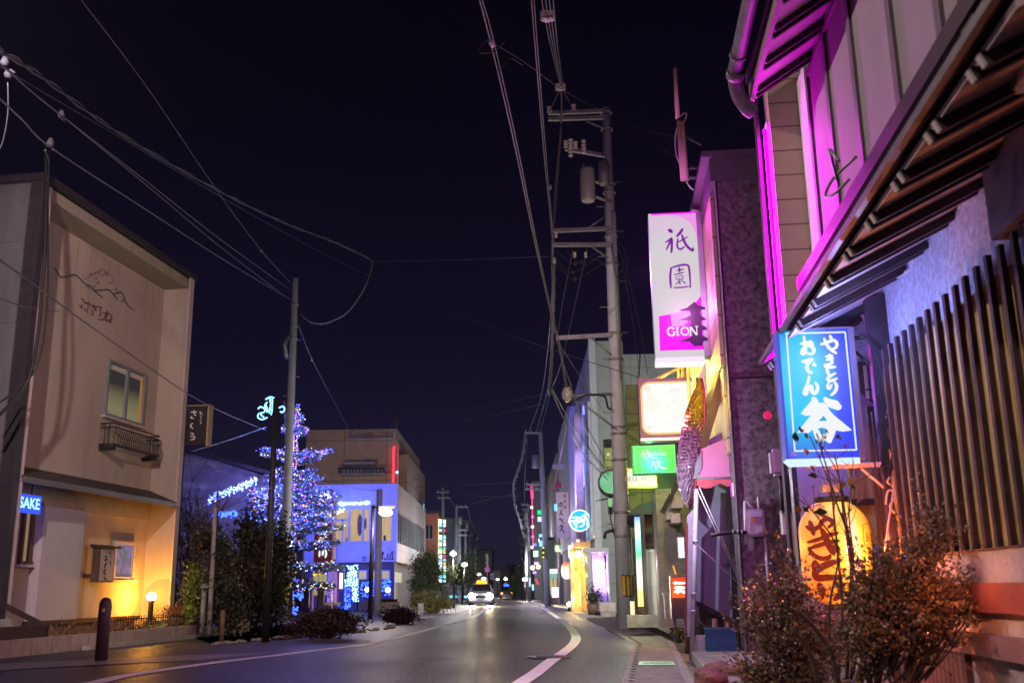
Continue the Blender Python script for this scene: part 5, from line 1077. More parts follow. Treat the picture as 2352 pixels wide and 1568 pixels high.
for x_, y_, e_ in ((1326, 1285, 110), (1330, 1320, 60), (1326, 1375, 60)): lamp('bar_light', at(x_, y_, 46.5), (1, .68, .26), e_*1.4, bf)
for i, (x_, y_) in enumerate(((1307.5, 1387), (1314, 1390))):
    q = at(x_, y_, 48); o = thing('floor_lamp', ['round white floor lamp left of two at the bar front', 'round white floor lamp right of two at the bar front'][i], 'lamp', (q.x, q.y, 0)); b = MB(); b.ball(q, .12, 2); b.build('globe', emit('globe_white', (1, .86, .85), 5), o); b = MB(); b.lathe(V((q.x, q.y, 0)), [(.08, 0), (.06, max(.03, q.z-.1))], 10); b.build('foot', M_dark, o)
ol = thing('paper_lantern', 'orange white lantern glowing beside the bar front', 'lantern', at(1301, 1312, 54)); q = at(1301, 1310, 54)
b = MB(); b.lathe(q-V((0, 0, .42)), [(.12, 0), (.25, .15), (.28, .42), (.25, .7), (.12, .84)], 16); b.build('shade', emit_var('far_lantern', [(1, .9, .7), (1, .85, .6), (.9, .1, .02)], 1.8, axis=2, lohi=(q.z-.4, q.z+.4)), ol)
# violet porch
vp = thing('violet_porch', 'porch glowing white and violet beside the yellow bar front', 'shop front', at(1383, 1385, 43.6)); X0, X1, Z0, Z1 = rect(1366, 1397, 1262, 1388, 43.6)
b = MB(); b.box(X0, X1, 44.7, 44.8, 0, Z1); b.build('back_wall', mat('porch_white', (.55, .5, .6), .7, .1), vp); b = MB(); b.box(X0-.4, X1+.05, 43.5, 44.7, Z1-.1, Z1+.08); b.box(X0-.3, X0-.12, 43.5, 44.7, 0, Z1-.11); b.box(X1, X1+.06, 43.5, 44.7, 0, Z1-.11); b.build('frame', mat('porch_frame', (.4, .36, .42), .6, .1), vp)
b = MB(); b.box(X0+.1, X1-.05, 43.9, 44.3, 0, .9); b.build('counter', mat('porch_blue', (.16, .13, .30), .7, .1), vp)
b = MB(); b.tube([at(1387, 1270, 43.7), at(1391, 1285, 43.7), at(1390, 1305, 43.7)], .04, 5); sheet(b, 1387, 1391, 1272, 1280, 43.6, .1); b.build('ornament', M_dark, vp)
for x_, y_, e_ in ((1378, 1270, 60), (1378, 1300, 50), (1388, 1350, 18)): lamp('porch_light', at(x_, y_, 43.8), (.70, .45, 1), e_*1.6, vp)
b = MB(); b.box(X0+.25, X1-.25, 43.8, 43.95, Z1-.2, Z1-.12); b.build('tube_light', emit('porch_tube', (.9, .7, 1), 6), vp)
# unlit round sign and plates on the end wall
us = thing('round_sign', 'unlit pale green round sign on the grey end wall beside the pole', 'sign', at(1402, 1108, 42)); b = MB(); b.disc(at(1403, 1107, 42), V((-.25, -1, 0)), .47, .2, 30); b.build('disc', mat('pale_green_disc', (.10, .34, .17), .5, .2, 2), us); b = MB(); sheet(b, 1397, 1406, 1143, 1163, 42, .2); b.build('lower_box', mat('green_box', (.13, .36, .13), .5, .1), us); b = MB(); b.tube([at(1402, 1107, 42.2), at(1425, 1105, 44.9)], .03, 5); b.build('bracket', M_dark, us)
ys = thing('plate_sign', 'unlit olive yellow plate sign high on the grey end wall', 'sign', at(1398, 1070, 42)); b = MB(); sheet(b, 1388.5, 1410, 1028, 1055, 42, .15); sheet(b, 1388.5, 1410, 1057, 1077, 42, .15); b.build('plates', mat('olive_plate', (.20, .20, .04), .6, .2), ys); b = MB(); sheet(b, 1394, 1400, 1040, 1046, 41.99, .01); b.build('mark', M_white, ys); b = MB(); b.tube([at(1405, 1056, 42.1), at(1412, 1056, 44.9)], .03, 5); b.build('bracket', M_dark, ys)
# planters and steps before the violet porch
pt = thing('flower_planter', 'brown tub planter with a dark green plant before the violet porch', 'planter', at(1366, 1400, 41)); q = at(1368, 1397, 41)
b = MB(); b.lathe(V((q.x, 41, .0)), [(.28, 0), (.36, .42), (.33, .42)], 14); b.build('tub', M_wood, pt); b = MB(); [b.leaf(V((q.x-.05, 41, .65))+V((random.gauss(0, .15), random.gauss(0, .12), random.gauss(0, .17))), V((random.gauss(0, 1), random.gauss(0, 1), random.gauss(0, 1))), .12) for _ in range(500)]; b.build('plant', M_leafA, pt, recalc=False)
hs = thing('stone_step', 'broad stone doorstep before the grey end wall', 'step', at(1400, 1400, 39)); b = MB(); sheet(b, 1377, 1414, 1383, 1402, 38.5, 1.6); X0, X1, Z0, Z1 = rect(1380, 1413, 1383, 1402, 38); b.box(X0, X1, 37.9, 38.5, 0, .2); b.build('step', mat('step_stone', (.28, .23, .21), .85, .3, 4), hs)
# ================================================================ RIGHT: utility pole
PX = 2.62
o, PR, PRt = pole('utility_pole', 'tall concrete utility pole on the right with crossarms, transformer and yellow guard stripes', 1438, 1445, 1392, 250, 26, .215, .13, M_conc)
def pol(x, y, Y=26.0): return at(x, y, Y)
z0, z1 = pol(1430, 1370).z, pol(1430, 1320).z; striped('guard_band', V((PR.x+(PRt.x-PR.x)*z0/PRt.z+.02, 26, 0)), z0, z1, .215, o)
b = MB()
for (x0, y0, x1, y1) in ((1259, 260, 1390, 255), (1260, 274, 1390, 270), (1271, 530, 1402, 525), (1271, 562, 1405, 562), (1277, 776, 1405, 769), (1298, 342, 1392, 358)):
    q = MB(); q.beam(pol(x0, y0, 25.8), pol(x1, y1, 25.8), .09, .10); q.build('crossarm', M_grey, o)
for (x0, y0, x1, y1) in ((1345, 278, 1392, 297), (1350, 525, 1390, 497), (1352, 562, 1396, 592), (1360, 778, 1404, 815)): part1('arm_brace', M_grey, o, lambda b: b.tube([pol(x0, y0, 25.85), pol(x1, y1, 25.85)], .025, 5))
for yy in (262, 300, 425, 445, 610, 545, 770, 830, 985, 1000, 1060, 1180, 1235):
    q = pol(1400, yy); xx = PR.x+(PRt.x-PR.x)*q.z/PRt.z; r = .2-.07*q.z/PRt.z; part1('pole_band', M_grey, o, lambda b: b.tube([V((xx, 26, q.z)), V((xx, 26, q.z+.06))], r+.035, 14))
for k in range(14): z = 2.6+k*.72; xx = PR.x+(PRt.x-PR.x)*z/PRt.z; s_ = 1 if k % 2 else -1; part1('step_bolt', M_grey, o, lambda b: b.tube([V((xx, 26, z)), V((xx+s_*.38, 26, z))], .012, 5))
part1('lamp_arm', M_grey, o, lambda b: b.tube([pol(1405, 905, 25.8), pol(1312, 908, 25.8)], .035, 6)); part1('arm_brace', M_grey, o, lambda b: b.tube([pol(1316, 910, 25.8), pol(1422, 990, 25.85)], .03, 6))
part1('lamp_cable', M_blk, o, lambda b: b.tube([pol(*q_, 25.7) for q_ in smooth2([(1320, 920), (1345, 908), (1375, 907), (1390, 912), (1396, 935), (1404, 940)], 4)], .03, 6))
xx = PR.x+.19; part1('pole_conduit', M_grey, o, lambda b: b.tube([V((xx, 25.85, 0)), V((xx-.05, 25.85, 2.8))], .03, 6)); part1('pole_conduit', M_grey, o, lambda b: b.tube([pol(1426, 870, 25.75), pol(1414, 640, 25.75), pol(1405, 560, 25.75)], .03, 6))
def insul(b, q, h=.3, r=.07):
    for k in range(3): b.lathe(q+V((0, 0, k*h/3)), [(r*.5, 0), (r, h*.12), (r*.5, h*.26)], 10)
M_porc = mat('porcelain', (.62, .58, .6), .3, .1, 5, 0)
for x_, y_, h_ in ((1300, 340, .24), (1311, 340, .30), (1311, 360, .3), (1322, 342, .24), (1341, 346, .36), (1341, 352, .2), (1262, 259, .2), (1318, 254, .2), (1289, 278, .2)): part1('insulator', M_porc, o, lambda b: insul(b, pol(x_, y_, 25.75), h_, .075))
for x_, y_ in ((1273, 588), (1320, 575), (1277, 530), (1345, 575)): part1('insulator', M_porc, o, lambda b: insul(b, pol(x_, y_, 25.8)-V((0, 0, .2)), .16, .05))
q0, q1 = pol(1351, 462, 25.55), pol(1350, 388, 25.55); h = q1.z-q0.z; b = MB(); b.lathe(q0, [(.17, 0), (.20, .05), (.205, h-.06), (.18, h)], 20); b.tube([q1+V((-.12, 0, 0)), q1+V((-.12, 0, .12))], .04, 6); b.tube([q1+V((.08, 0, 0)), q1+V((.08, 0, .1))], .04, 6)
b.tube([q0+V((.2, 0, .12)), V((PRt.x+.05, 25.9, q0.z+.1))], .04, 6); b.tube([q0+V((.2, 0, h*.6)), V((PRt.x+.05, 25.9, q0.z+h*.6))], .04, 6); tr = b.build('transformer', mat('transformer_grey', (.35, .36, .36), .45, .08, 5, 0, .2), o)
q0 = pol(1388, 424, 25.6); h = pol(1388, 372, 25.6).z-q0.z; b = MB(); b.lathe(q0, [(.13, 0), (.15, .03), (.15, h-.03), (.13, h)], 16); b.build('switch_can', M_grey, o)
b = MB(); q0 = pol(1411, 560, 25.8); b.box(q0.x-.06, q0.x+.06, 25.75, 25.9, q0.z-.4, q0.z+.9); b.build('cable_box', M_grey, o)
dl = thing('dead_street_lamp', 'unlit clear street lamp head at the end of an arm on the utility pole', 'street lamp', pol(1303, 915, 25.8)); q = pol(1303, 905, 25.8)
b = MB(); b.lathe(q-V((0, 0, .2)), [(.05, 0), (.13, .08), (.15, .22), (.10, .36), (.04, .42)], 14); b.build('lamp_glass', mat('clear_lamp', (.35, .34, .32), .15, .5, 14, 0), dl); b = MB(); b.lathe(q+V((0, 0, .2)), [(.08, 0), (.09, .08), (.02, .16)], 12); b.build('cap', M_dark, dl)
# ================================================================ RIGHT: buildings beyond the pillar
Rf = Fr(2.1, 0, 5.6, 1)
def ru(x, y, u): return Rf.hu(x, y, u)
def rrect(x0, x1, y0, y1, u):
    a = Rf.c(ru(x0, (y0+y1)/2, u))[1]; c = Rf.c(ru(x1, (y0+y1)/2, u))[1]; z1 = ru((x0+x1)/2, y0, u).z; z0 = ru((x0+x1)/2, y1, u).z
    return min(a, c), max(a, c), z0, z1
def rbox(b, x0, x1, y0, y1, u, d):
    v0, v1, z0, z1 = rrect(x0, x1, y0, y1, u); b.box(u, u+d, v0, v1, z0, z1); return v0, v1, z0, z1
def rpoly(b, pts, u, d):
    b.prism([ru(x, y, u) for x, y in pts], Rf.u*d)
def sign(name, label, x0, x1, y0, y1, u, d, face, case, rim=.03, fd=.012):
    v0, v1, z0, z1 = rrect(x0, x1, y0, y1, u); o = thing(name, label, 'sign', Rf.p(u, (v0+v1)/2, z0))
    b = MB(Rf); b.box(u, u+d, v0, v1, z0, z1); b.build('case', case, o)
    b = MB(Rf); b.box(u-fd, u-.001, v0+rim, v1-rim, z0+rim, z1-rim); b.build('face', face, o); return o, (v0, v1, z0, z1)
M_olive = lines_mat('olive_mesh_wall', (.22, .24, .10), (.06, .07, .03), 1, .02, [('X', .45), ('Z', .45)], .8, .2, None, .3, 3)
# small bar house behind the pole
bh = thing('bar_house', 'small bar with a dark hipped roof, white door and colour striped light column', 'building', Rf.p(22, 0, 0))
b = MB(Rf); rbox(b, 1472, 1600, 1180, 1412, 23, 5); b.build('wall', mat('bar_wall', (.30, .19, .06), .8, .25, 3), bh)
b = MB(Rf); rpoly(b, [(1442, 1181), (1468, 1158), (1512, 1146), (1560, 1143), (1560, 1180)], 22.6, 5); b.build('roof', M_trim, bh)
b = MB(Rf); rbox(b, 1474, 1512, 1222, 1262, 22.9, .09); b.build('maroon_panel', mat('maroon', (.10, .04, .05), .7, .1), bh)
b = MB(Rf); b.beam(ru(1478, 1220, 22.7), ru(1512, 1208, 22.7), .08, .08); rbox(b, 1475.5, 1485, 1180, 1430, 22.6, .3); b.build('posts', M_dwood, bh)
b = MB(Rf); v0, v1, za, zb = rbox(b, 1486, 1517, 1261, 1413, 22.85, .08); d_ = b.build('door', mat('door_pale', (.55, .48, .50), .5, .06, 2, .02), bh)
b = MB(Rf); b.box(22.80, 22.85, v0, v1, za+1.0*(zb-za)*.45, za+(zb-za)*.47); b.box(22.80, 22.85, v0, v0+.05, za, zb); b.box(22.80, 22.85, v1-.05, v1, za, zb); b.box(22.80, 22.85, v0+.05, v1-.05, zb-.06, zb); b.build('door_frame', M_white, d_)
b = MB(Rf); rbox(b, 1462, 1474, 1186, 1392, 22.5, .35)
zl_, zh_ = ru(1468, 1392, 22.5).z, ru(1468, 1186, 22.5).z
b.build('light_column', emit_var('rainbow', [(1, .75, .2), (1, .55, .15), (1, .95, .85), (1, .95, .9), (.1, .9, .3), (.3, .9, .8), (.85, .95, 1), (.1, .3, 1)], 1.7, axis=2, lohi=(zl_, zh_)), bh)
b = MB(Rf); rbox(b, 1440, 1530, 1412, 1440, 22.2, .6); b.build('doorstep', M_kerb, bh)
lamp('bar_rainbow', ru(1458, 1330, 22), (.9, 1, .8), 25, bh); lamp('bar_rainbow', ru(1452, 1385, 21.4), (1, .75, .4), 4, bh); lamp('door_light', ru(1500, 1290, 21.8), (1, .7, .85), 9, bh)  # the last, pink lamp is added to brighten the door
b = MB(Rf); rbox(b, 1448, 1458, 1380, 1425, 24, .2); b.build('side_light', emit('warm_strip', (1, .85, .5), 1.1), bh)
k_ = thing('mesh_building', 'olive tiled building wall lit green behind the small lit signs', 'building', Rf.p(27, 0, 0)); b = MB(Rf); rbox(b, 1448, 1640, 880, 1420, 28.5, 6); b.build('wall', M_olive, k_)
b = MB(Rf); rbox(b, 1504, 1620, 985, 1200, 27, .5); b.build('recess', mat('deep_green', (.05, .08, .06), .8, .2), k_)
lamp('green_wash', ru(1470, 1135, 26.5), (.55, 1, .2), 60, k_)
gw = thing('grey_house', 'grey roughcast wall with air conditioner boxes left of the foil wrapped banner', 'building', Rf.p(20, 0, 0)); b = MB(Rf); rbox(b, 1513, 1700, 1120, 1440, 20.5, 2); b.build('wall', mat('roughcast', (.20, .18, .18), .95, .25, 6, .6), gw)
b = MB(); b.beam(ru(1521, 1178, 19.6), ru(1557, 1108, 19.6), .10, .10); b.build('stay', M_dark, gw)
b = MB(Rf); rbox(b, 1540, 1568, 1141, 1166, 19.6, .8); rbox(b, 1530, 1546, 1176, 1192, 19.6, .8); rbox(b, 1541, 1563, 1178, 1200, 19.5, .8); b.build('vent_boxes', mat('box_grey', (.34, .33, .34), .6, .1), gw)
b = MB(Rf); rbox(b, 1523, 1545, 1360, 1366, 18.8, .4); rbox(b, 1540, 1544, 1366, 1420, 18.8, .3); rbox(b, 1527, 1530, 1366, 1420, 18.8, .3); b.build('meter_stand', M_grey, gw)
# lit signs
# 1: tall white and magenta sign
U1 = 16.0
m_case = mat('sign_case_grey', (.26, .34, .33), .5, .1, 5, 0, .3)
gs_, (v0, v1, za, zb) = sign('tall_light_sign', 'tall lit white and magenta sign with two brush characters, a pagoda outline and GION', 1497, 1608, 489, 820, U1, .34, emit_var('sign_white_grad', [(.62, .60, .63), (.61, .61, .61), (.61, .61, .61), (.80, .40, .78)], 1.0, axis=2, lohi=(4.6, 7.7)), m_case, rim=.0)
b = MB(Rf); b.box(U1-.02, U1+.36, v0-.09, v0-.001, za, zb); b.build('side_frame', m_case, gs_)
b = MB(Rf); b.box(U1-.01, U1+.3, v0, v1, za-.10, za-.002); b.build('bottom_light', emit('sign_bottom', (.78, .70, .85), 1.1), gs_)
def g1(x, y): return ru(1494.5+x*.2265, 477.75+y*.2265, U1-.015)
m_mag = emit('sign_magenta', (.84, .0, .80), 1.05); m_pur = emit('sign_purple_ink', (.20, .0, .34), .8); m_dkp = emit('pagoda_ink', (.03, .0, .075), .8)
def fpoly(pts, hit, m, name, parent, lift):
    b = MB(); b.prism([hit(*q)-Rf.u*lift for q in pts], Rf.u*.002); return b.build(name, m, parent)
fpoly([(82, 1097), (250, 1065), (400, 1010), (470, 940), (530, 862), (527, 600), (500, 80), (490, 38), (420, 38), (445, 80), (515, 700), (508, 830), (590, 1440), (94, 1447)][:3]+[(400, 1010), (470, 940), (530, 862), (572, 1432), (94, 1447)], g1, m_mag, 'magenta_field', gs_, .002)
fpoly([(480, 36), (496, 36), (600, 1428), (574, 1430), (540, 870)], g1, emit('sign_hot_pink', (.82, .0, .42), 1.0), 'pink_edge', gs_, .003)
fpoly([(5, 58), (480, 36), (480, 50), (8, 74)], g1, m_mag, 'pink_edge', gs_, .0032)
b = MB(); Pg = [(120, 52), (480, 46), (520, 620), (490, 420), (455, 250), (405, 150), (330, 100), (220, 76)]; b.prism([g1(*q)-Rf.u*.0015 for q in Pg], Rf.u*.0008); b.build('pink_corner', emit('sign_pale_pink', (.80, .30, .76), 1.0), gs_)
fpoly([(200, 1075), (300, 1050), (392, 1035), (405, 1080), (375, 1150), (330, 1195), (215, 1200)], g1, emit('sign_pale_pink2', (.78, .28, .70), 1.0), 'pale_field', gs_, .0045)
fpoly([(445, 950), (480, 985), (550, 1005), (556, 1028), (510, 1032), (500, 1060), (505, 1085), (530, 1105), (560, 1120), (560, 1135), (515, 1140), (512, 1180), (566, 1210), (572, 1236), (520, 1240), (520, 1290), (578, 1320), (580, 1342), (530, 1352), (525, 1395), (430, 1400), (430, 1380), (405, 1375), (405, 1355), (288, 1350), (370, 1325), (415, 1300), (425, 1215), (370, 1195), (412, 1170), (400, 1142), (278, 1135), (360, 1110), (412, 1085), (400, 1045), (288, 1036), (370, 1010)], g1, m_dkp, 'pagoda_outline', gs_, .0065)
b = MB(); i = 0
for P_, w in (([(180, 225), (200, 232), (216, 248)], 22), ([(150, 350), (190, 325), (215, 308), (190, 360), (158, 425)], 13), ([(216, 312), (214, 400), (210, 455)], 15), ([(325, 212), (300, 250), (264, 290)], 17), ([(275, 308), (270, 390), (300, 420), (345, 392)], 12), ([(272, 350), (330, 320), (372, 293)], 9), ([(315, 270), (335, 330), (375, 395), (425, 432), (428, 405)], 16),
              ([(208, 605), (198, 700), (206, 812)], 14), ([(212, 608), (290, 584), (375, 582), (395, 660), (402, 812)], 13), ([(228, 808), (310, 806), (390, 795)], 9), ([(288, 603), (294, 652)], 12), ([(262, 634), (335, 622)], 9), ([(237, 680), (338, 653)], 8), ([(255, 702), (318, 686), (325, 714), (262, 724), (255, 702)], 6), ([(300, 722), (280, 750), (253, 777)], 7), ([(286, 740), (300, 778)], 9), ([(328, 726), (300, 752)], 6), ([(328, 745), (355, 768)], 9)):
    b.stroke(P_, w*1.6, g1, lift=lambda q, k=i: q-Rf.u*(.006+k*.0003)); i += 1
b.build('brush_characters', m_pur, gs_, recalc=False)
b = MB()
for k, (P_, w) in enumerate((([(236, 1228), (210, 1212), (183, 1222), (172, 1252), (185, 1284), (214, 1294), (238, 1283), (238, 1258)], 17), ([(218, 1258), (250, 1256)], 9), ([(268, 1214), (273, 1290)], 17), ([(252, 1213), (288, 1210)], 8), ([(257, 1292), (292, 1290)], 8), ([(347+38*cos(t*pi/6), 1250+38*sin(t*pi/6)) for t in range(13)], 15), ([(402, 1208), (404, 1290)], 9), ([(402, 1208), (465, 1286)], 17), ([(465, 1203), (470, 1288)], 9), ([(388, 1207), (418, 1205)], 7), ([(448, 1202), (484, 1200)], 7), ([(388, 1291), (420, 1290)], 7))):
    b.stroke(P_, w, g1, lift=lambda q, k=k: q-Rf.u*(.012+k*.0003), taper=False)
b.build('lettering', emit('letter_white', (.78, .76, .80), 1.05), gs_, recalc=False)
b = MB(); b.tube([Rf.p(U1+.2, v0, zb-.35), Rf.p(U1+.2, .0, zb-.35)], .025, 6); b.tube([Rf.p(U1+.2, v0, zb-.38), Rf.p(U1+.2, .1, zb-.75)], .02, 6); b.tube([Rf.p(U1+.2, v0, za+.35), Rf.p(U1+.2, .0, za+.35)], .025, 6); b.tube([Rf.p(U1+.2, v0, za+.3), Rf.p(U1+.2, .1, za-.1)], .02, 6); b.build('bracket', M_dark, gs_)
lamp('extra_sign_lamp', Rf.p(U1-.35, 1.38, 6.0), (1, .04, .95), 900, gs_, 'SPOT', 0, (Rf.p(7, .2, 4.8)-Rf.p(U1-.35, 1.38, 6.0)).to_track_quat('-Z', 'Y').to_euler(), 58)  # magenta spot added beside the sign to tint the near house
lamp('extra_sign_lamp', Rf.p(U1+.7, .75, 6.0), (.9, .25, 1), 230, gs_); lamp('extra_sign_lamp', Rf.p(U3-.6, 1.2, 3.2), (.8, 1, .8), 60, gr_) if 0 else None; lamp('extra_sign_lamp', Rf.p(U1+.3, v1+.25, 6.2), (.75, .2, 1), 130, gs_); lamp('extra_sign_lamp', Rf.p(U1-.4, .8, 5.4), (1, .25, .9), 60, gs_); lamp('extra_sign_lamp', Rf.p(15.1, .85, 6.8), (1, .05, .9), 26, gs_); lamp('extra_sign_lamp', Rf.p(14.9, 1.0, 3.4), (1, .15, .8), 30, gs_); lamp('extra_sign_lamp', Rf.p(12.6, 1.1, 4.6), (.6, .35, 1), 11, gs_)  # bare lamps added for the magenta facade, the pole and the pillar
# 2: cream light box with rounded panel
U2 = 18.5
cs_, (v0, v1, za, zb) = sign('cream_light_sign', 'square lit cream sign with rounded corners in a dusty pink frame', 1468, 1614, 868, 1004, U2, .35, mat('pink_frame', (.08, .03, .045), .6, .1), mat('pink_case', (.2, .09, .13), .6, .1), rim=0)
def rrct(cx, cz, hw, hh, r, n=6):
    out = []
    for q, (sx_, sz_) in enumerate(((1, 1), (-1, 1), (-1, -1), (1, -1))):
        for k in range(n+1): a = pi/2*(q+k/n); out.append((cx+sx_*(hw-r)+r*cos(a), cz+sz_*(hh-r)+r*sin(a)))
    return out
cvx, cz = (v0+v1)/2, (za+zb)/2; hw, hh = (v1-v0)/2-.035, (zb-za)/2-.06
b = MB(); b.prism([Rf.p(U2-.016, x, z) for x, z in rrct(cvx, cz, hw, hh, .17)], Rf.u*.003); b.build('orange_rim', emit('cream_rim', (.85, .55, .16), .9), cs_)
b = MB(); b.prism([Rf.p(U2-.020, x, z) for x, z in rrct(cvx, cz, hw-.035, hh-.035, .15)], Rf.u*.003); b.build('lit_panel', emit_var('cream_glow', [(.80, .74, .66), (.80, .78, .74), (.82, .80, .76), (.80, .79, .76)], 1.15, 1.6), cs_)
def kz(x, y): return ru(1445.5+x*.19536, 857.5+y*.19536, U2-.024)
b = MB()
for k, (P_, w) in enumerate((([(460, 245), (490, 205), (540, 185), (600, 185)], 32), ([(545, 300), (525, 320), (530, 350)], 22), ([(470, 360), (462, 410)], 20), ([(500, 420), (560, 450)], 16), ([(400, 580), (430, 600), (470, 580), (485, 540)], 22), ([(525, 515), (590, 515)], 20), ([(550, 552), (600, 558)], 12))): b.stroke(P_, w, kz, lift=lambda q, k=k: q-Rf.u*k*.0003)
b.build('faded_lettering', emit('cream_faded', (.68, .65, .61), 1.12), cs_, recalc=False)
b = MB(); [b.prism([Rf.p(U2-.0235, x, z) for x, z in rrct(cvx+sx_*(hw-.14), cz+sz_*(hh-.13), .045, .045, .02, 3)], Rf.u*.002) for sx_ in (-1, 1) for sz_ in (-1, 1)]; b.build('corner_screws', emit('cream_corner', (.82, .68, .52), 1), cs_)
b = MB(Rf); b.box(U2-.01, U2+.3, v0+.1, v1, za-.05, za-.003); b.build('bottom_edge', M_white, cs_)
b = MB(Rf); b.tube([Rf.p(U2+.17, v0, zb-.05), Rf.p(U2+.17, -.3, zb+.2)], .03); b.tube([Rf.p(U2+.17, cvx+.3, zb), Rf.p(U2+.17, cvx-.2, zb+.22), Rf.p(U2+.17, -.3, zb+.45)], .025); b.build('bracket', mat('yellow_tube', (.5, .42, .05), .5, .2), cs_)
lamp('extra_sign_lamp', Rf.p(U2-.8, cvx+.2, cz-.3), (1, .85, .6), 45, cs_); lamp('extra_sign_lamp', Rf.p(U2+.9, cvx, cz+.6), (1, .75, .08), 260, cs_); lamp('extra_sign_lamp', Rf.p(16.4, .75, 4.5), (1, .75, .08), 150, cs_)  # added lamps; the yellow ones brighten the facade behind the signs
# 3: green sign
U3 = 20.5
gr_, (v0, v1, za, zb) = sign('green_light_sign', 'small lit green sign with white brush characters and KIN KIN', 1452, 1552, 1022, 1088, U3, .25, emit_var('green_glow', [(.0, .30, .02), (.0, .42, .10), (.0, .42, .38), (.0, .35, .62)], 1.0, axis=2, lohi=(0, 1)), mat('green_case', (.03, .3, .12), .5, .1), rim=.02)
fm_ = MATS.get('x'); 
def kg(x, y): return ru(1445.5+x*.19536, 857.5+y*.19536, U3-.016)
mg = [o_ for o_ in gr_.children if o_.name.startswith('face')][0].data
# radial print: turquoise patch in the middle on green
m, t_, b_ = nodes('green_print'); tx = t_.nodes.new('ShaderNodeTexCoord'); vm = t_.nodes.new('ShaderNodeVectorMath'); vm.operation = 'DISTANCE'; cc = kg(300, 1050); vm.inputs[1].default_value = cc
t_.links.new(tx.outputs['Object'], vm.inputs[0]); rr_ = t_.nodes.new('ShaderNodeValToRGB'); t_.links.new(vm.outputs['Value'], rr_.inputs[0]); rr_.color_ramp.elements[0].position = .12; rr_.color_ramp.elements[0].color = (.0, .48, .70, 1); rr_.color_ramp.elements[1].position = .33; rr_.color_ramp.elements[1].color = (.0, .50, .05, 1)
q = rr_.color_ramp.elements.new(.75); q.color = (.0, .33, .02, 1); t_.links.new(rr_.outputs[0], b_.inputs['Emission Color']); b_.inputs['Emission Strength'].default_value = 1; b_.inputs['Base Color'].default_value = (.05, .2, .08, 1)
mg.materials[0] = m
b = MB(); mw_ = emit('green_sign_white', (.75, .95, .80), 1.05)
for k, (P_, w) in enumerate((([(62, 862), (530, 835)], 8), ([(528, 838), (548, 1155)], 8), ([(546, 1155), (75, 1170)], 9), ([(76, 1168), (52, 866)], 8))): b.stroke(P_, w, kg, lift=lambda q, k=k: q-Rf.u*k*.0003, taper=False)
b.build('border_line', emit('green_line', (.3, .95, .55), 1), gr_, recalc=False)
b = MB()
for k, (P_, w) in enumerate((([(150, 920), (145, 985)], 15), ([(150, 915), (180, 905)], 13), ([(155, 945), (185, 940), (178, 985), (195, 1005)], 13), ([(215, 890), (205, 930), (245, 920)], 15), ([(222, 925), (215, 1000), (195, 1008)], 13), ([(225, 940), (260, 985), (330, 990)], 15),
                             ([(275, 1030), (268, 1100)], 15), ([(275, 1040), (305, 1030)], 13), ([(280, 1065), (310, 1060), (305, 1120)], 14), ([(340, 1010), (330, 1050), (375, 1040)], 15), ([(350, 1050), (330, 1110), (300, 1130)], 13), ([(350, 1060), (380, 1110), (440, 1113)], 16))): b.stroke(P_, w, kg, lift=lambda q, k=k: q-Rf.u*(.002+k*.0003))
b.build('brush_characters', mw_, gr_, recalc=False)
glyphs('lettering', 'KIN KIN', kg(340, 948)-Rf.u*.004, -Rf.v, V((0, 0, 1)), .088, mw_, gr_, .003, bold=.02)
lamp('extra_sign_lamp', Rf.p(U3-.4, (v0+v1)/2+.1, (za+zb)/2), (.1, 1, .3), 26, gr_); lamp('extra_sign_lamp', Rf.p(U3+1.2, (v0+v1)/2, za), (.4, 1, .3), 50, gr_)  # bare green lamps added before and behind the sign
# 4: pale yellow sign with latin letters
U4 = 22
ye_, (v0, v1, za, zb) = sign('yellow_light_sign', 'lit pale yellow sign with thin dark letters half hidden behind the green sign', 1440, 1508, 1074, 1120, U4, .25, emit_var('yellow_face', [(.95, .95, .35), (.95, .92, .75), (.95, .92, .78), (.7, .85, .3)], 1.05, axis=2, lohi=(ru(1470, 1122, U4).z, ru(1470, 1074, U4).z)), mat('yellow_case', (.5, .45, .05), .5, .1), rim=.02)
glyphs('lettering', 'BELL WEST', ru(1474, 1099, U4-.016), -Rf.v, V((0, 0, 1)), .15, emit('olive_ink', (.35, .30, .10), .7), ye_, .003)
# red light on the stand sign
U5 = 17.6
rs_ = thing('stand_sign', 'black stand sign with a glowing orange red top panel and white writing', 'sign', ru(1560, 1430, U5))
b = MB(Rf); v0, v1, za, zb = rbox(b, 1541, 1577, 1323, 1420, U5, .3); b.box(U5+.02, U5+.1, v0+.02, v0+.07, .13, za); b.box(U5+.02, U5+.1, v1-.07, v1-.02, .13, za); b.build('case', mat('stand_black', (.025, .02, .035), .35, .1), rs_)
b = MB(Rf); rbox(b, 1542, 1576, 1325, 1372, U5-.012, .011); b.build('lit_panel', emit_var('stand_red', [(1, .12, .01), (1, .05, .0), (.9, .03, .0)], 1.1, axis=2, lohi=(ru(1560, 1372, U5).z, ru(1560, 1325, U5).z)), rs_)
def s2(x, y): return ru(1408.75+x*.37488, 980+y*.37488, U5-.016)
b = MB()
for k, (P_, w) in enumerate((([(368, 955), (440, 955)], 14), ([(380, 945), (380, 965)], 10), ([(375, 985), (400, 980), (440, 985)], 14), ([(375, 1010), (410, 1000), (440, 1015)], 20), ([(400, 985), (395, 1020)], 12))): b.stroke(P_, w, s2, lift=lambda q, k=k: q-Rf.u*k*.0003)
b.build('writing', emit('stand_white2', (1, .85, .7), 2.2), rs_, recalc=False)
b = MB(); b.beam(ru(1552, 1318, U5+.1), ru(1546, 1298, U5+.1), .05, .03); b.build('yellow_tag', mat('tag_yellow', (.6, .5, .05), .5), rs_)
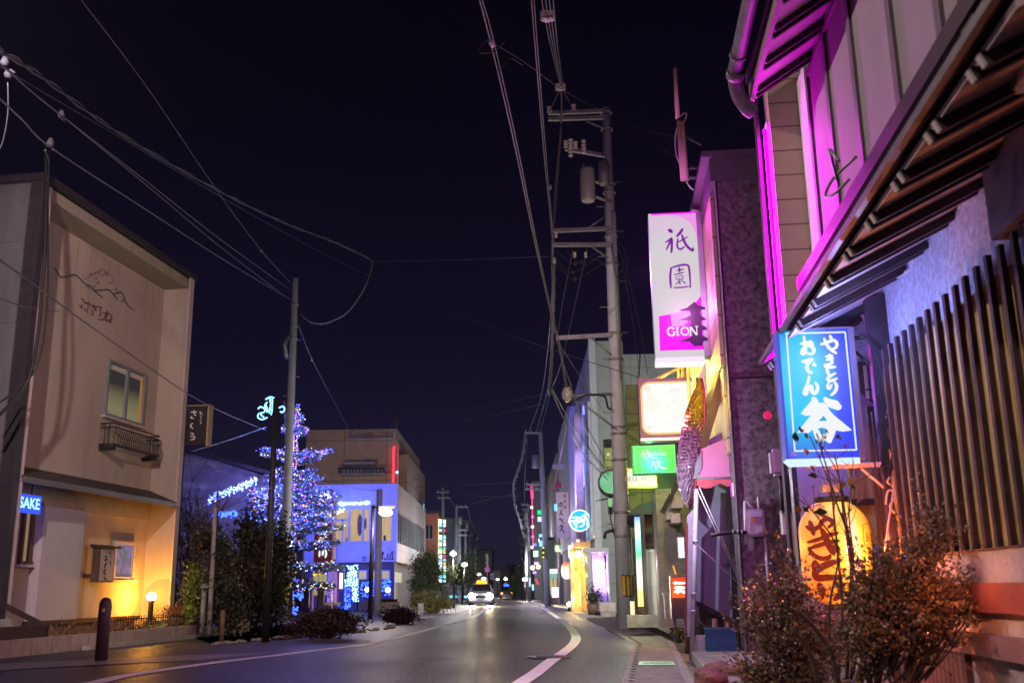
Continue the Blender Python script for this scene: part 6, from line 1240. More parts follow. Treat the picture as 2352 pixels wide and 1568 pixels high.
lamp('extra_sign_lamp', Rf.p(U5-.35, (v0+v1)/2, 1.0), (1, .2, .05), 14, rs_)  # bare red lamp added before the stand sign
b_o, _ = sign('slim_light_sign', 'slim lit white and green sign above the stand sign', 1557, 1572, 1233, 1281, 19.0, .12, emit_var('slim_face', [(.1, .8, .45), (.9, 1, .95), (.9, 1, .95)], 1.5, axis=0, lohi=(ru(1557, 1260, 19).x, ru(1565, 1260, 19).x)), M_white, rim=.01)
b_o, _ = sign('magenta_light_sign', 'small lit magenta sign at the left edge of the speckled pillar', 1679, 1694, 1107, 1140, 14.6, .12, emit_var('mag_face', [(.9, .02, .6), (1, .75, 1), (1, .75, 1), (.9, .02, .6)], 1.3, axis=0, lohi=(ru(1679, 1120, 14.6).x, ru(1694, 1120, 14.6).x)), mat('mag_case', (.5, .05, .4), .5), rim=.01)
# ================================================================ the dark pillar house
M_gran = mat('speckled_render', (.10, .08, .09), .9, .3, 13, 1.0, col2=(.30, .26, .28), det=4)
UP_ = 14.2
ph = thing('pillar_house', 'dark speckled end wall of the shop house with a lead coloured top', 'building', Rf.p(UP_, .3, 0))
b = MB(Rf); b.box(UP_, UP_+9, -3, .36, 0, 6.95); b.build('wall', M_gran, ph)
b = MB(Rf); b.box(UP_-.03, UP_+9, -3, .44, 6.955, 7.32); b.box(UP_-.10, UP_+9, -3, .56, 7.325, 7.42); b.build('roof_band', mat('lead_band', (.10, .085, .11), .6, .15), ph)
b = MB(Rf); b.box(UP_-.015, UP_-.001, -3, .37, 3.9, 3.93); b.box(UP_-.02, UP_-.001, .345, .375, .15, 6.95); b.build('joint', M_blk, ph)
b = MB(Rf); b.box(UP_+.4, UP_+9, .362, .42, 4.2, 6.9); b.box(UP_+.4, UP_+9, .362, .40, 2.9, 4.15); b.build('street_panels', lines_mat('street_panels', (.42, .34, .22), (.2, .12, .1), 1, .03, [('Z', .62)], .6, .15, None, .5, 3), ph)
b = MB(Rf); b.box(UP_+2.4, UP_+8.6, .43, .62, 6.2, 7.0); b.box(UP_+2.4, UP_+8.6, .45, .75, 7.02, 7.12)
for k in range(4): b.tube([Rf.p(UP_+2.4+k*1.2, .66, 2.8), Rf.p(UP_+2.4+k*1.2, .66, 6.2)], .03)
b.build('yellow_trim', mat('yellow_tube', (.5, .42, .05), .5, .2), ph)
b = MB(Rf); b.beam(Rf.p(UP_+1.0, .3, 4.35), ru(1606, 1030, UP_+.9), .30, .14); b.build('canopy_beam', M_wood, ph)
b = MB(Rf); rbox(b, 1625, 1668, 893, 985, 20.2, .3); b.build('dark_box', M_dark, ph)
# electricity meter, conduits, old boxes on the pillar
me_ = thing('electric_meter', 'grey electricity meter in its box on the speckled pillar', 'meter', ru(1738, 1230, UP_))
b = MB(Rf); v0, v1, za, zb = rbox(b, 1717, 1758, 1168, 1231, UP_-.14, .139); bmesh.ops.bevel(b.b, geom=b.b.edges[:], offset=.025, segments=2, affect='EDGES'); b.build('housing', mat('meter_grey', (.36, .34, .37), .45, .06), me_)
b = MB(Rf); b.box(UP_-.155, UP_-.142, v0+.04, v1-.05, zb-.11, zb-.03); b.build('dial_window', mat('dial_pale', (.5, .55, .7), .3, .1), me_)
b = MB(Rf); b.box(UP_-.15, UP_-.142, v0+.05, v1-.10, za+.05, za+.13); b.build('label_plate', M_white, me_); b = MB(Rf); b.box(UP_-.15, UP_-.142, v1-.10, v1-.05, za+.20, za+.25); b.build('orange_tag', mat('tag_orange', (.6, .25, .04), .5), me_)
b = MB(); b.tube([ru(1757, 1232, UP_-.06), ru(1765, 1340, UP_-.06), ru(1770, 1420, UP_-.06)], .022, 8); b.tube([ru(1711, 1150, UP_-.05), ru(1713, 1250, UP_-.05)], .025, 8); b.tube([ru(1743, 1168, UP_-.06), ru(1741, 1140, UP_-.05)], .02, 6); b.tube([ru(1730, 1168, UP_-.06), ru(1712, 1150, UP_-.05)], .02, 6); b.build('conduit', mat('pipe_grey', (.42, .40, .44)), me_)
ip = thing('insulated_pipe', 'short dark insulated pipe sticking out left from the pillar', 'pipe', ru(1712, 1222, UP_-.1)); b = MB(); b.tube([ru(*q, UP_-.1) for q in ((1632, 1229), (1660, 1224), (1690, 1221), (1714, 1222))], .028, 8); b.build('pipe', M_blk, ip); b = MB(); [b.tube([ru(x_, 1221.5, UP_-.1), ru(x_+4, 1221.5, UP_-.1)], .036, 8) for x_ in (1682, 1692, 1702)]; b.build('clamps', M_grey, ip)
eb = thing('junction_box', 'rounded violet grey junction box behind the left edge of the blue sign', 'box', ru(1790, 1090, 12)); b = MB(Rf); rbox(b, 1771, 1818, 1029, 1091, 12, .2); bmesh.ops.bevel(b.b, geom=b.b.edges[:], offset=.04, segments=3, affect='EDGES'); b.build('housing', mat('box_violet', (.30, .26, .34), .5, .1), eb)
b = MB(); [b.tube([ru(x_, 1090, 12.1), ru(x_+3, 1180, 12.1)], .03, 6) for x_ in (1795, 1803, 1811)]; b.build('conduit', M_dark, eb)
rb_ = thing('bulb_lamp', 'small round pink red bulb on the pillar beside the blue sign', 'lamp', ru(1765, 952, 12.5)); b = MB(); b.ball(ru(1763, 953, 12.5), .055, 2); b.build('bulb', emit('pink_bulb', (.8, .02, .12), .9), rb_); b = MB(); b.tube([ru(1765, 950, 12.5), ru(1776, 948, 12.6)], .01, 4); b.build('holder', M_dark, rb_)
wbx = thing('wall_box', 'tall narrow faded pink white box beside the lantern', 'box', ru(1820, 1275, 10.5)); b = MB(Rf); rbox(b, 1812, 1838, 1176, 1278, 10.5, .15); b.build('door', mat('faded_pink', (.45, .33, .33), .7, .2, 6), wbx); b = MB(Rf); rbox(b, 1798, 1811.5, 1176, 1226, 10.5, .15); b.build('side', M_white, wbx); b = MB(Rf); rbox(b, 1796, 1840, 1171, 1175.5, 10.45, .2); b.build('lid', M_dark, wbx)
# ================================================================ awning, panel, crate, planter
UA = 14.9
tn = thing('canvas_awning', 'faded pink canvas awning with a scalloped red edge left of the pillar', 'awning', ru(1650, 1110, UA))
b = MB(); rpoly(b, [(1612, 1030), (1650, 1014), (1690, 1000), (1692, 1099), (1606, 1101)], UA, .03); b.build('canvas', mat('pink_canvas', (.50, .20, .36), .8, .12, 2), tn)
b = MB(); rpoly(b, [(1608, 1022), (1692, 970), (1692, 1000), (1612, 1028)], UA+.5, .03); b.build('top_sheet', mat('awning_top', (.55, .6, .7), .7, .1), tn)
b = MB(); rpoly(b, [(1600, 1101), (1693, 1099), (1693, 1108), (1682, 1114), (1672, 1117), (1662, 1112), (1654, 1108), (1645, 1113), (1634, 1119), (1622, 1121), (1610, 1119), (1602, 1114)], UA-.03, .03); b.build('valance', mat('valance_red', (.50, .10, .12), .8, .15), tn)
b = MB(); b.tube([ru(1600, 1099, UA-.05), ru(1694, 1097, UA-.05)], .015, 6); rpoly(b, [(1599, 1060), (1612, 1035), (1612, 1075), (1600, 1097), (1592, 1100)], UA-.03, .1); b.build('rail', M_grey, tn)
gp_ = thing('grey_panel_wall', 'flat blue grey panel wall below the canvas awning with a sloping foot', 'wall', ru(1650, 1430, 15.6))
b = MB(); rpoly(b, [(1590, 1115), (1684, 1115), (1693, 1430), (1600, 1385)], 15.6, .1); b.build('panel', mat('panel_bluegrey', (.20, .24, .30), .8, .1, 2, .05), gp_)
b = MB(); b.beam(ru(1597, 1383, 15.5), ru(1692, 1430, 15.5), .05, .07); b.beam(ru(1680, 1115, 15.4), ru(1694, 1460, 15.4), .10, .10, V((0, 1, 0))); b.beam(ru(1676, 1115, 15.0), ru(1706, 1485, 15.0), .10, .10, V((0, 1, 0))); b.build('frame', M_dark, gp_)
b = MB(); rpoly(b, [(1595, 1388), (1693, 1432), (1693, 1490), (1595, 1490)], 15.9, .1); b.build('foot_wall', mat('foot_dark', (.11, .09, .09), .9, .2, 4), gp_)
b = MB(Rf); rbox(b, 1636, 1648, 1420, 1440, 15.5, .1); rbox(b, 1664, 1674, 1424, 1440, 15.5, .1); b.build('wood_blocks', mat('pale_wood', (.35, .25, .15), .7, .2), gp_)
# blue crate with ribs
cr_ = thing('plastic_crate', 'blue plastic bottle crate with ribbed sides on the raised pavement', 'crate', ru(1655, 1483, 14.75)); M_cr = mat('crate_blue', (.02, .10, .22), .45, .15, 6, .02)
U6 = 14.6; v0, v1, za, zb = rrect(1621, 1688, 1434, 1483, U6); za = .13; zb = za+.31; th = .018; D = .32
b = MB(Rf); b.box(U6, U6+th, v0, v1, za, zb); b.box(U6+D-th, U6+D, v0, v1, za, zb); b.box(U6+th, U6+D-th, v0, v0+th, za, zb); b.box(U6+th, U6+D-th, v1-th, v1, za, zb); b.box(U6+th, U6+D-th, v0+th, v1-th, za, za+th); b.build('shell', M_cr, cr_)
b = MB(Rf)
for k in range(9): vv = v0+(v1-v0)*k/8; b.box(U6-.014, U6-.001, vv-.006, vv+.006, za+.01, zb-.03)
for z_ in (za+.01, za+.10, zb-.06): b.box(U6-.016, U6-.0155+.0, v0-.01, v1+.01, z_, z_+.016)
b.box(U6-.02, U6-.001, v0-.015, v1+.015, zb-.025, zb); b.box(U6, U6+D, v1, v1+.015, zb-.025, zb); b.build('ribs', M_cr, cr_)
wp = thing('window_planter', 'pale trough planter with sparse plants left of the blue crate', 'planter', ru(1608, 1482, 14.9)); v0, v1, za, zb = rrect(1594, 1621, 1456, 1482, 14.9)
b = MB(); p = Rf.p; b.hexa([p(14.8, v0+.02, .13), p(15.3, v0+.02, .13), p(15.3, v1-.02, .13), p(14.8, v1-.02, .13), p(14.78, v0, .32), p(15.32, v0, .32), p(15.32, v1, .32), p(14.78, v1, .32)]); b.build('trough', mat('trough_pale', (.42, .42, .45), .6, .1), wp)
b = MB(); 
for k in range(5): s_ = p(14.9+k*.08, random.uniform(v0, v1), .3); b.tube([s_, s_+V((random.gauss(0, .03), 0, .25)), s_+V((random.gauss(0, .06), 0, random.uniform(.4, .7)))], .005, 4, .002)
for k in range(120): b.leaf(p(15, random.uniform(v0, v1), .36+abs(random.gauss(0, .06))), V((random.gauss(0, 1), random.gauss(0, 1), 1)), .06)
b.build('plants', leafmat('leaves_green2', (.06, .10, .03), (.13, .17, .05)), wp, recalc=False)
# weeds near the stand sign
q = ru(1556, 1425, 17); bush('kerb_weeds', 'small tuft of weeds at the foot of the stand sign', (q.x, q.y, .24), (.22, .15, .16), 300, .07, leafmat('leaves_green2', (.06, .10, .03), (.13, .17, .05)), zmin=.13, lumps=5)
# support wires
for i, (a_, c_) in enumerate((((1600, 1122, 14.2), (1701, 1340, 14.6)), ((1606, 1118, 14.2), (1703, 1336, 14.6)), ((1597, 1247, 14.1), (1702, 1344, 14.6)))):
    b = MB(); b.tube([at(*a_), at(*c_)], .006, 5)
    tag(b.build('stay_wire', M_white), ['upper left pale stay wire from the banner pole to the pillar', 'upper right pale stay wire beside it', 'lower pale stay wire from the banner pole to the pillar'][i], 'wire')
# banner pole, foil wrapped banner
q = gr(1589, 1516); Yb = q.y
bp_ = thing('banner_pole', 'pale violet banner pole standing on the kerb with a furled red and white banner', 'pole', V((q.x, Yb, 0)))
b = MB(); b.tube([V((q.x, Yb, 0)), at(1600, 1122, Yb)], .035, 8); [b.tube([at(x_, y_, Yb-.03), at(x_, y_+5, Yb-.03)], .045, 8) for x_, y_ in ((1597, 1240), (1593, 1360), (1592, 1400))]; b.build('pole', mat('pole_pale', (.50, .46, .56), .5, .08), bp_)
b = MB(); b.prism([at(x, y, Yb+.1) for x, y in ((1578, 1185), (1596, 1165), (1591, 1330), (1586, 1452), (1573, 1452), (1575, 1330))], V((0, .04, 0))); b.build('furled_cloth', mat('cloth_pink', (.38, .32, .42), .8, .2, 5), bp_)
b = MB(); b.prism([at(x, y, Yb+.07) for x, y in ((1577, 1200), (1579, 1200), (1577, 1330), (1577, 1450), (1573, 1452), (1574, 1350))], V((0, .02, 0))); b.build('red_edge', mat('cloth_red', (.25, .03, .06), .7, .1), bp_)
b = MB(); b.tube([at(1579, 1460, Yb+.2), at(1579, 1500, Yb+.2)], .04, 6); b.build('wooden_foot', M_wood, bp_)
fb = thing('wrapped_banner', 'long leaf shaped banner wrapped in crinkled shiny foil, yellow above and violet below', 'banner', at(1590, 1170, 15))
def kk(x, y, Y): return at(1445.5+x*.19536, 857.5+y*.19536, Y)
Lp = [(812, 55), (780, 150), (735, 250), (690, 370), (650, 480), (622, 600), (600, 720), (580, 840), (562, 960), (553, 1080), (556, 1200), (572, 1310), (600, 1420), (640, 1510), (690, 1585)]
Rp = [(835, 55), (858, 150), (870, 250), (875, 370), (872, 480), (868, 600), (862, 720), (850, 840), (832, 960), (790, 1060), (782, 1180), (770, 1310), (752, 1420), (728, 1510), (700, 1585)]
b = MB(); rows = []; nn2 = 60
Ls, Rs = smooth2(Lp, 6), smooth2(Rp, 6)
for i in range(len(Ls)):
    row = []
    for j in range(13):
        t = j/12; x = Ls[i][0]*(1-t)+Rs[i][0]*t; y = Ls[i][1]*(1-t)+Rs[i][1]*t
        dpt = sin(t*pi)*.16; cr2 = .030*sin(x*.16+y*.06+2*sin(y*.02))+.022*sin(x*.31-y*.11)+random.uniform(-.013, .013)
        row.append(b.b.verts.new(kk(x, y, 15-dpt+cr2)))
    rows.append(row)
for a, d in zip(rows, rows[1:]):
    for j in range(12): b.b.faces.new((a[j], a[j+1], d[j+1], d[j]))
bmesh.ops.solidify(b.b, geom=b.b.faces[:], thickness=.01)
zt, zb_ = kk(800, 100, 15).z, kk(690, 1585, 15).z
fo = MATS.setdefault('foil', None) or None
m, t_, b_ = nodes('foil_film'); tx = t_.nodes.new('ShaderNodeTexCoord'); sp = t_.nodes.new('ShaderNodeSeparateXYZ'); mr = t_.nodes.new('ShaderNodeMapRange'); rr_ = t_.nodes.new('ShaderNodeValToRGB')
t_.links.new(tx.outputs['Object'], sp.inputs[0]); t_.links.new(sp.outputs['Z'], mr.inputs[0]); mr.inputs[1].default_value = zb_; mr.inputs[2].default_value = zt; t_.links.new(mr.outputs[0], rr_.inputs[0])
el = rr_.color_ramp.elements; el[0].position = 0; el[0].color = (.75, .65, .80, 1); el[1].position = 1; el[1].color = (.75, .55, .03, 1); q_ = el.new(.55); q_.color = (.50, .25, .45, 1); q_ = el.new(.7); q_.color = (.55, .38, .05, 1)
t_.links.new(rr_.outputs[0], b_.inputs['Base Color']); b_.inputs['Metallic'].default_value = .2; b_.inputs['Roughness'].default_value = .25
b.build('foil', m, fb)
b = MB(); b.tube([kk(x+8, y, 14.98) for x, y in Rp], .022, 6); b.build('red_hem', mat('hem_red', (.28, .02, .07), .5, .1), fb)
lamp('yellow_foil_fill', kk(820, 300, 14.5)+V((0.1, 0, 0)), (1, .8, .1), 16, cs_)  # bare yellow lamp added to brighten the top of the foil
lamp('violet_foil_fill', kk(420, 1300, 14.0), (.85, .75, 1), 110, fb)  # bare violet lamp added to brighten the lower foil
# ================================================================ roof antenna on its bracket
an = thing('pole_antenna', 'pinkish whip antenna with two cylinders on a bracket at the top of the pillar house', 'antenna', at(1573, 415, 17))
def ka(x, y, Y=17): return at(1500.6+x*.23437, 122.5+y*.23437, Y)
mp2 = mat('antenna_pink', (.75, .48, .42), .6, .1)
b = MB(); b.tube([ka(212, 150), ka(240, 640)], .035, 8, .045); b.build('whip', mp2, an); b = MB(); b.tube([ka(250, 670), ka(292, 1245)], .05, 8); b.build('cylinder', mp2, an); b = MB(); b.tube([ka(282, 680, 16.95), ka(325, 1245, 16.95)], .05, 8); b.build('cylinder', mp2, an)
b = MB(); [b.tube([ka(x_-25, y_), ka(x_+35, y_-2)], .03, 6) for x_, y_ in ((262, 655), (280, 818), (305, 1162))]; b.build('clamps', M_dark, an)
b = MB(); b.tube([ka(345, 1222), ka(580, 1212, 15.5)], .035, 6); b.tube([ka(340, 1130), ka(580, 1110, 15.6)], .025, 6); b.tube([ka(320, 815), ka(465, 900, 16)], .018, 5); b.build('bracket', M_grey, an)
b = MB(); b.tube([ka(*q) for q in smooth2([(262, 622), (300, 590), (325, 595), (318, 640), (290, 680)], 4)], .014, 5); b.tube([ka(*q) for q in smooth2([(240, 700), (218, 800), (215, 920), (232, 1020), (270, 1110)], 4)], .014, 5); b.tube([ka(*q, 16.5) for q in smooth2([(320, 1250), (370, 1320), (450, 1365), (590, 1380)], 4)], .016, 5); b.build('cable', M_white, an)
# ================================================================ RIGHT FRONT: the timber house
th_ = thing('timber_house', 'near timber fronted house with rafter eaves, pale upstairs windows and blue lit stucco', 'building', Rf.p(7, 0, 0))
hp = Rf.p
M_st = mat('pale_stucco', (.46, .46, .52), .95, .30, 22, 1.0, det=3)
M_wallp = mat('white_plaster', (.36, .31, .36), .85, .06, 4, .1)
M_tim = mat('black_timber', (.035, .021, .025), .65, .35, 8, .12, stretch=(1, 1, 1))
M_tip = mat('tip_paint', (.42, .42, .44), .6, .1)
# lower storey
b = MB(Rf); b.box(-1, 7.74, -3, -.12, 0, 3.35); b.build('stucco_wall', M_st, th_)
b = MB(Rf); b.box(4.61, 5.12, -.119, .02, 2.78, 3.25); b.box(-1, 4.6, -.119, .03, 1.2, 3.25); b.build('end_board', M_tim, th_); b = MB(Rf); b.box(7.70, 7.80, -.5, .03, .0, 3.25); b.build('corner_post', M_tim, th_)
b = MB(Rf); b.box(8.9, 9.4, -3, .0, 0, 3.3); b.box(7.8, 8.9, -3, -.75, 0, 3.3); b.build('recess_wall', M_st, th_)
f, _ = None, None
b = MB(Rf); v0, v1, za, zb = rrect(1973, 2012, 832, 930, 8.88); b.box(8.84, 8.89, v0, v1, za, zb); f = b.build('window', M_dwood, th_); b = MB(Rf); b.box(8.825, 8.839, v0+.04, v1-.04, za+.05, zb-.04); b.build('pane', mat('shoji_pane', (.40, .30, .26), .7, .1), f); b = MB(Rf); vm = (v0+v1)/2; b.box(8.81, 8.824, vm-.008, vm+.008, za+.05, zb-.04); b.box(8.81, 8.824, v0+.04, v1-.04, za+.12, za+.135); b.build('lattice', M_dwood, f)
# pale lower wall with its two bands
M_low = mat('stained_plaster', (.42, .36, .36), .85, .22, 5, .25, col2=(.5, .45, .45))
b = MB(Rf); b.box(-1, 7.35, -.119, .0, 0, 1.18); b.build('lower_wall', M_low, th_)
M_band = mat('red_brown_band', (.26, .06, .045), .7, .2, 5, .1)
b = MB(Rf); b.box(-1, 7.36, .0005, .05, .84, 1.0); b.build('wall_band', M_band, th_)
b = MB(Rf); b.box(-1, 7.36, .0005, .07, .60, .72); b.build('wall_band', mat('violet_band', (.20, .12, .14), .7, .2), th_)
b = MB(Rf); b.box(6.3, 7.3, .0005, .04, 0, .599); b.build('slatted_foot', lines_mat('foot_slats', (.13, .045, .055), (.03, .01, .015), 1, .03, [('Y', .09)], .7, .2, None, .8, 4), th_)
# screen of upright slats before plywood
sc_ = thing('slat_screen', 'screen of dark upright wooden slats before warm plywood boards', 'screen', Rf.p(6.3, 0, 1.2))
M_ply = mat('plywood', (.30, .19, .075), .7, .5, 2.4, .12, col2=(.60, .43, .19), stretch=(4, 4, .6))
b = MB(Rf)
k = 0; u = 5.05
while u < 7.55:
    b.box(u, u+.165, -.118, -.03+.004*(k % 2), 1.19, 2.62); u += .166; k += 1
b.build('plywood', M_ply, sc_)
u = 4.70; k = 0
while u < 7.60:
    b = MB(Rf); b.box(u+random.uniform(-.004, .004), u+.047, -.026, .004+random.uniform(-.002, .002), 1.19, 2.745+random.uniform(-.006, .006)); b.build('slat', mat('slat_stain', (.060, .038, .036), .85, .3, 8, .1, spec=.1), sc_); u += .185; k += 1
b = MB(Rf); b.box(4.7, 7.6, -.029, .012, 1.181, 1.1895); b.build('rail', M_tim, sc_)
# dark corrugated door and yellow boards at the recess
dd = thing('corrugated_shutter', 'dark brown corrugated shutter beside the slat screen', 'shutter', Rf.p(7.9, -.1, 0)); b = MB(Rf)
for k in range(12): b.box(8.0+k*.0, 8.05, -.02-.028*k, -.005-.028*k, .2, 2.35)
b.box(8.05, 8.1, -.36, .02, .15, 2.4); b.build('slats', M_dwood, dd)
yb = thing('cedar_boards', 'yellow lit cedar boards above the paper lantern', 'boards', Rf.p(8.7, .1, 1.4)); b = MB(Rf)
v0, v1, za, zb = rrect(1955, 2012, 1070, 1250, 8.6); n_ = 9
for k in range(n_): w_ = (v1-v0)/n_; b.box(8.6, 8.63+.005*(k % 2), v0+k*w_, v0+(k+.86)*w_, za, zb)
b.build('boards', mat('cedar', (.38, .26, .10), .7, .3, 4, .1, stretch=(4, 4, .4)), yb); b = MB(Rf); b.box(8.57, 8.599, v0, v1, (za+zb)/2-.0, (za+zb)/2+.05); b.build('rail', M_dwood, yb)
nr_ = thing('door_curtain', 'violet blue cloth door curtain with a scalloped hem under the blue sign', 'curtain', Rf.p(8.4, .1, 2.0)); b = MB(); rpoly(b, [(1975, 900), (2008, 930), (2012, 960), (2003, 990), (2006, 1030), (2010, 1052), (2004, 1058), (1995, 1056), (1983, 1040), (1981, 1060), (1976, 1092), (1968, 1100), (1962, 1090), (1960, 1060), (1950, 1050), (1945, 900)], 8.3, .02); b.build('cloth', mat('curtain_blue', (.20, .18, .38), .85, .15), nr_)
pw_ = thing('entrance_wall', 'pale violet plaster wall of the entrance above the lantern', 'wall', Rf.p(9.4, .3, 1)); b = MB(Rf); rbox(b, 1838, 1962, 1040, 1420, 9.0, .1); b.build('plaster', mat('violet_plaster', (.40, .33, .46), .85, .08, 4), pw_); b = MB(Rf); rbox(b, 1826, 1837.5, 1050, 1300, 8.95, .15); b.build('post', M_dark, pw_)
bw_ = thing('tangled_cables', 'tangle of dark cables hanging at the corner post behind the blue sign', 'cables', hp(7.7, .08, 2)); b = MB()
for k in range(12):
    x = 2030+random.uniform(-8, 22); y = random.uniform(925, 960); P_ = [(x, y)]
    for j in range(5): x += random.gauss(2, 7); y += random.uniform(18, 40); P_.append((x, y))
    b.tube([ru(px, py, 7.62) for px, py in smooth2(P_, 3)], .006, 4)
for P_ in ([(1975, 770), (2000, 790), (2022, 840), (2028, 900), (2035, 935)], [(1975, 765), (2015, 800), (2036, 825)], [(2034, 830), (2020, 875), (2030, 930), (2045, 950)]): b.tube([ru(px, py, 7.65) for px, py in smooth2(P_, 3)], .008, 4)
b.build('strands', M_blk, bw_)
# lower eave: gutter, soffit, rafters with white tips
GV, GW, WV, WW = .70, 2.93, -.12, 3.28
def eave(parent, tips, u0, u1, gv, gw, wv, ww):
    """boards on twin rafters whose ends are painted white; each rafter is a part"""
    b = MB(); b.hexa([hp(u0, wv, ww+.028), hp(u1, wv, ww+.028), hp(u1, gv-.01, gw+.028), hp(u0, gv-.01, gw+.028), hp(u0, wv, ww+.06), hp(u1, wv, ww+.06), hp(u1, gv-.01, gw+.06), hp(u0, gv-.01, gw+.06)]); b.build('soffit_boards', mat('soffit_plaster', (.48, .40, .44), .85, .12, 3, .1), parent)
    for u in tips:
        a, c = hp(u, wv, ww), hp(u, gv, gw); d = (c-a).normalized(); b = MB(); b.beam(a, c, .036, .060); r_ = b.build('rafter', M_tim, parent); b = MB(); b.beam(c, c+d*.01, .032, .050); b.build('rafter_tip', M_tip, r_)
eave(th_, [3.30+.542*k+d for k in range(8) for d in (0, .115)]+[7.95, 8.06, 8.5, 8.61], 3.0, 8.75, .67, 2.87, WV, 3.26)
b = MB(); b.beam(hp(3.0, .715, 2.965), hp(8.85, .715, 2.965), .032, .042); [b.tube([hp(u_, .715, 2.98), hp(u_, .65, 3.0)], .006, 4) for u_ in (4.1, 5.2, 6.3)]; b.build('gutter', mat('gutter_grey', (.085, .075, .095), .5, .3, 9), th_)
b = MB(Rf); b.hexa([hp(3.0, .02, 3.345), hp(8.8, .02, 3.355), hp(8.8, .69, 2.955), hp(3.0, .69, 2.955), hp(3.0, .02, 3.37), hp(8.8, .02, 3.38), hp(8.8, .69, 2.98), hp(3.0, .69, 2.98)]); b.build('lower_roof', M_trim, th_)
# upper storey
UV = .02
b = MB(Rf); b.box(3.9, 9.35, -3, UV-.0, 3.3, 6.25); b.build('upper_wall', M_wallp, th_)
b = MB(Rf); b.box(3.9, 8.9, UV, UV+.25, 3.68, 3.74); b.box(3.9, 8.9, UV+.251, UV+.30, 3.64, 3.76); b.build('window_ledge', mat('ledge_black', (.022, .013, .018), .5, .3, 8, .1, spec=.3), th_)
b = MB(Rf); b.box(3.9, 9.3, UV, UV+.03, 3.44, 3.48); b.build('rail', mat('violet_rail', (.25, .18, .24), .6, .1), th_)
M_pan = mat('window_panel', (.20, .165, .20), .75, .06, 2, .02, spec=.5)
ub = [8.95, 8.15, 7.27, 6.25, 5.35, 4.45]
for i in range(5):
    u1_, u0_ = ub[i], ub[i+1]; t = .05
    b = MB(Rf); b.box(u0_+.0, u0_+t, UV, UV+.045, 3.80, 5.85); b.box(u1_-t, u1_-.002, UV, UV+.045, 3.80, 5.85); b.box(u0_+t, u1_-t, UV, UV+.045, 5.80, 5.85); b.box(u0_+t, u1_-t, UV, UV+.045, 3.80, 3.85); f = b.build('window', mat('window_rim', (.10, .09, .10), .5, .1), th_)
    b = MB(Rf); b.box(u0_+t, u1_-t, UV+.002, UV+.02, 3.85, 5.80); b.build('pane', M_pan, f)
b = MB(Rf); b.box(8.96, 9.33, UV, UV+.05, 3.45, 5.97); b.build('white_jamb', mat('jamb_white', (.6, .58, .6), .7, .05), th_)
eave(th_, [8.86-.54*k-d for k in range(9) for d in (0, .115)][1:]+[8.86], 3.9, 8.9, .57, 5.62, UV, 5.98)
b = MB(Rf); b.hexa([hp(3.8, .58, 5.58), hp(8.9, .58, 5.58), hp(8.9, .62, 5.58), hp(3.8, .62, 5.58), hp(3.8, .58, 5.74), hp(8.9, .58, 5.74), hp(8.9, .62, 5.74), hp(3.8, .62, 5.74)]); b.build('fascia', mat('fascia', (.16, .10, .13), .6, .2), th_)
b = MB(Rf); b.box(3.8, 9.4, -3, -.11, 6.25, 6.4); b.hexa([hp(3.8, -.1, 6.2), hp(8.8, -.1, 6.2), hp(8.8, .66, 5.71), hp(3.8, .66, 5.71), hp(3.8, -.1, 6.3), hp(8.8, -.1, 6.3), hp(8.8, .66, 5.80), hp(3.8, .66, 5.80)]); b.build('upper_roof', M_trim, th_)
b = MB(); b.tube([hp(*q) for q in smooth2([(3.8, .78, 5.82), (6.5, .78, 5.80), (8.2, .78, 5.78), (8.62, .78, 5.74), (8.80, .74, 5.62), (8.86, .66, 5.50), (8.9, .60, 5.46)], 5)], .07, 10); b.tube([hp(8.3, .78, 5.78), hp(8.36, .78, 5.78)], .085, 10); b.tube([hp(8.56, .78, 5.74), hp(8.64, .78, 5.72)], .09, 10); b.build('roof_gutter', mat('gutter_grey', (.085, .075, .095), .5, .3, 9), th_)
# siding wall with magenta lit corner, facing the camera
M_sid = lines_mat('lap_siding', (.44, .37, .26), (.14, .10, .08), 1, .014, [('Z', .262)], .75, .06, None, .8, 3)
b = MB(Rf); b.box(9.35, 9.6, .045, .365, 2.6, 6.1); b.build('siding', M_sid, th_)
b = MB(Rf); b.box(9.33, 9.6, -.02, .044, 2.6, 6.1); b.build('pale_trim', mat('trim_green', (.34, .36, .30), .7, .08), th_)
b = MB(Rf); b.box(9.38, 9.62, .366, .392, 1.0, 5.6); b.build('corner_strip', mat('corner_strip', (.5, .45, .5), .6, .05), th_)
b = MB(); b.tube([hp(9.376, .414, 2.75), hp(9.376, .414, 5.50)], .017, 8); b.build('added_corner_tube', emit('added_magenta_glow', (1, .0, .92), 260), th_)  # tube added as the unseen source of the magenta corner light
b = MB(Rf); b.box(9.5, 9.64, .445, .475, .5, 6.0); b.build('edge_board', mat('edge_black', (.02, .01, .018), .7, .3), th_)
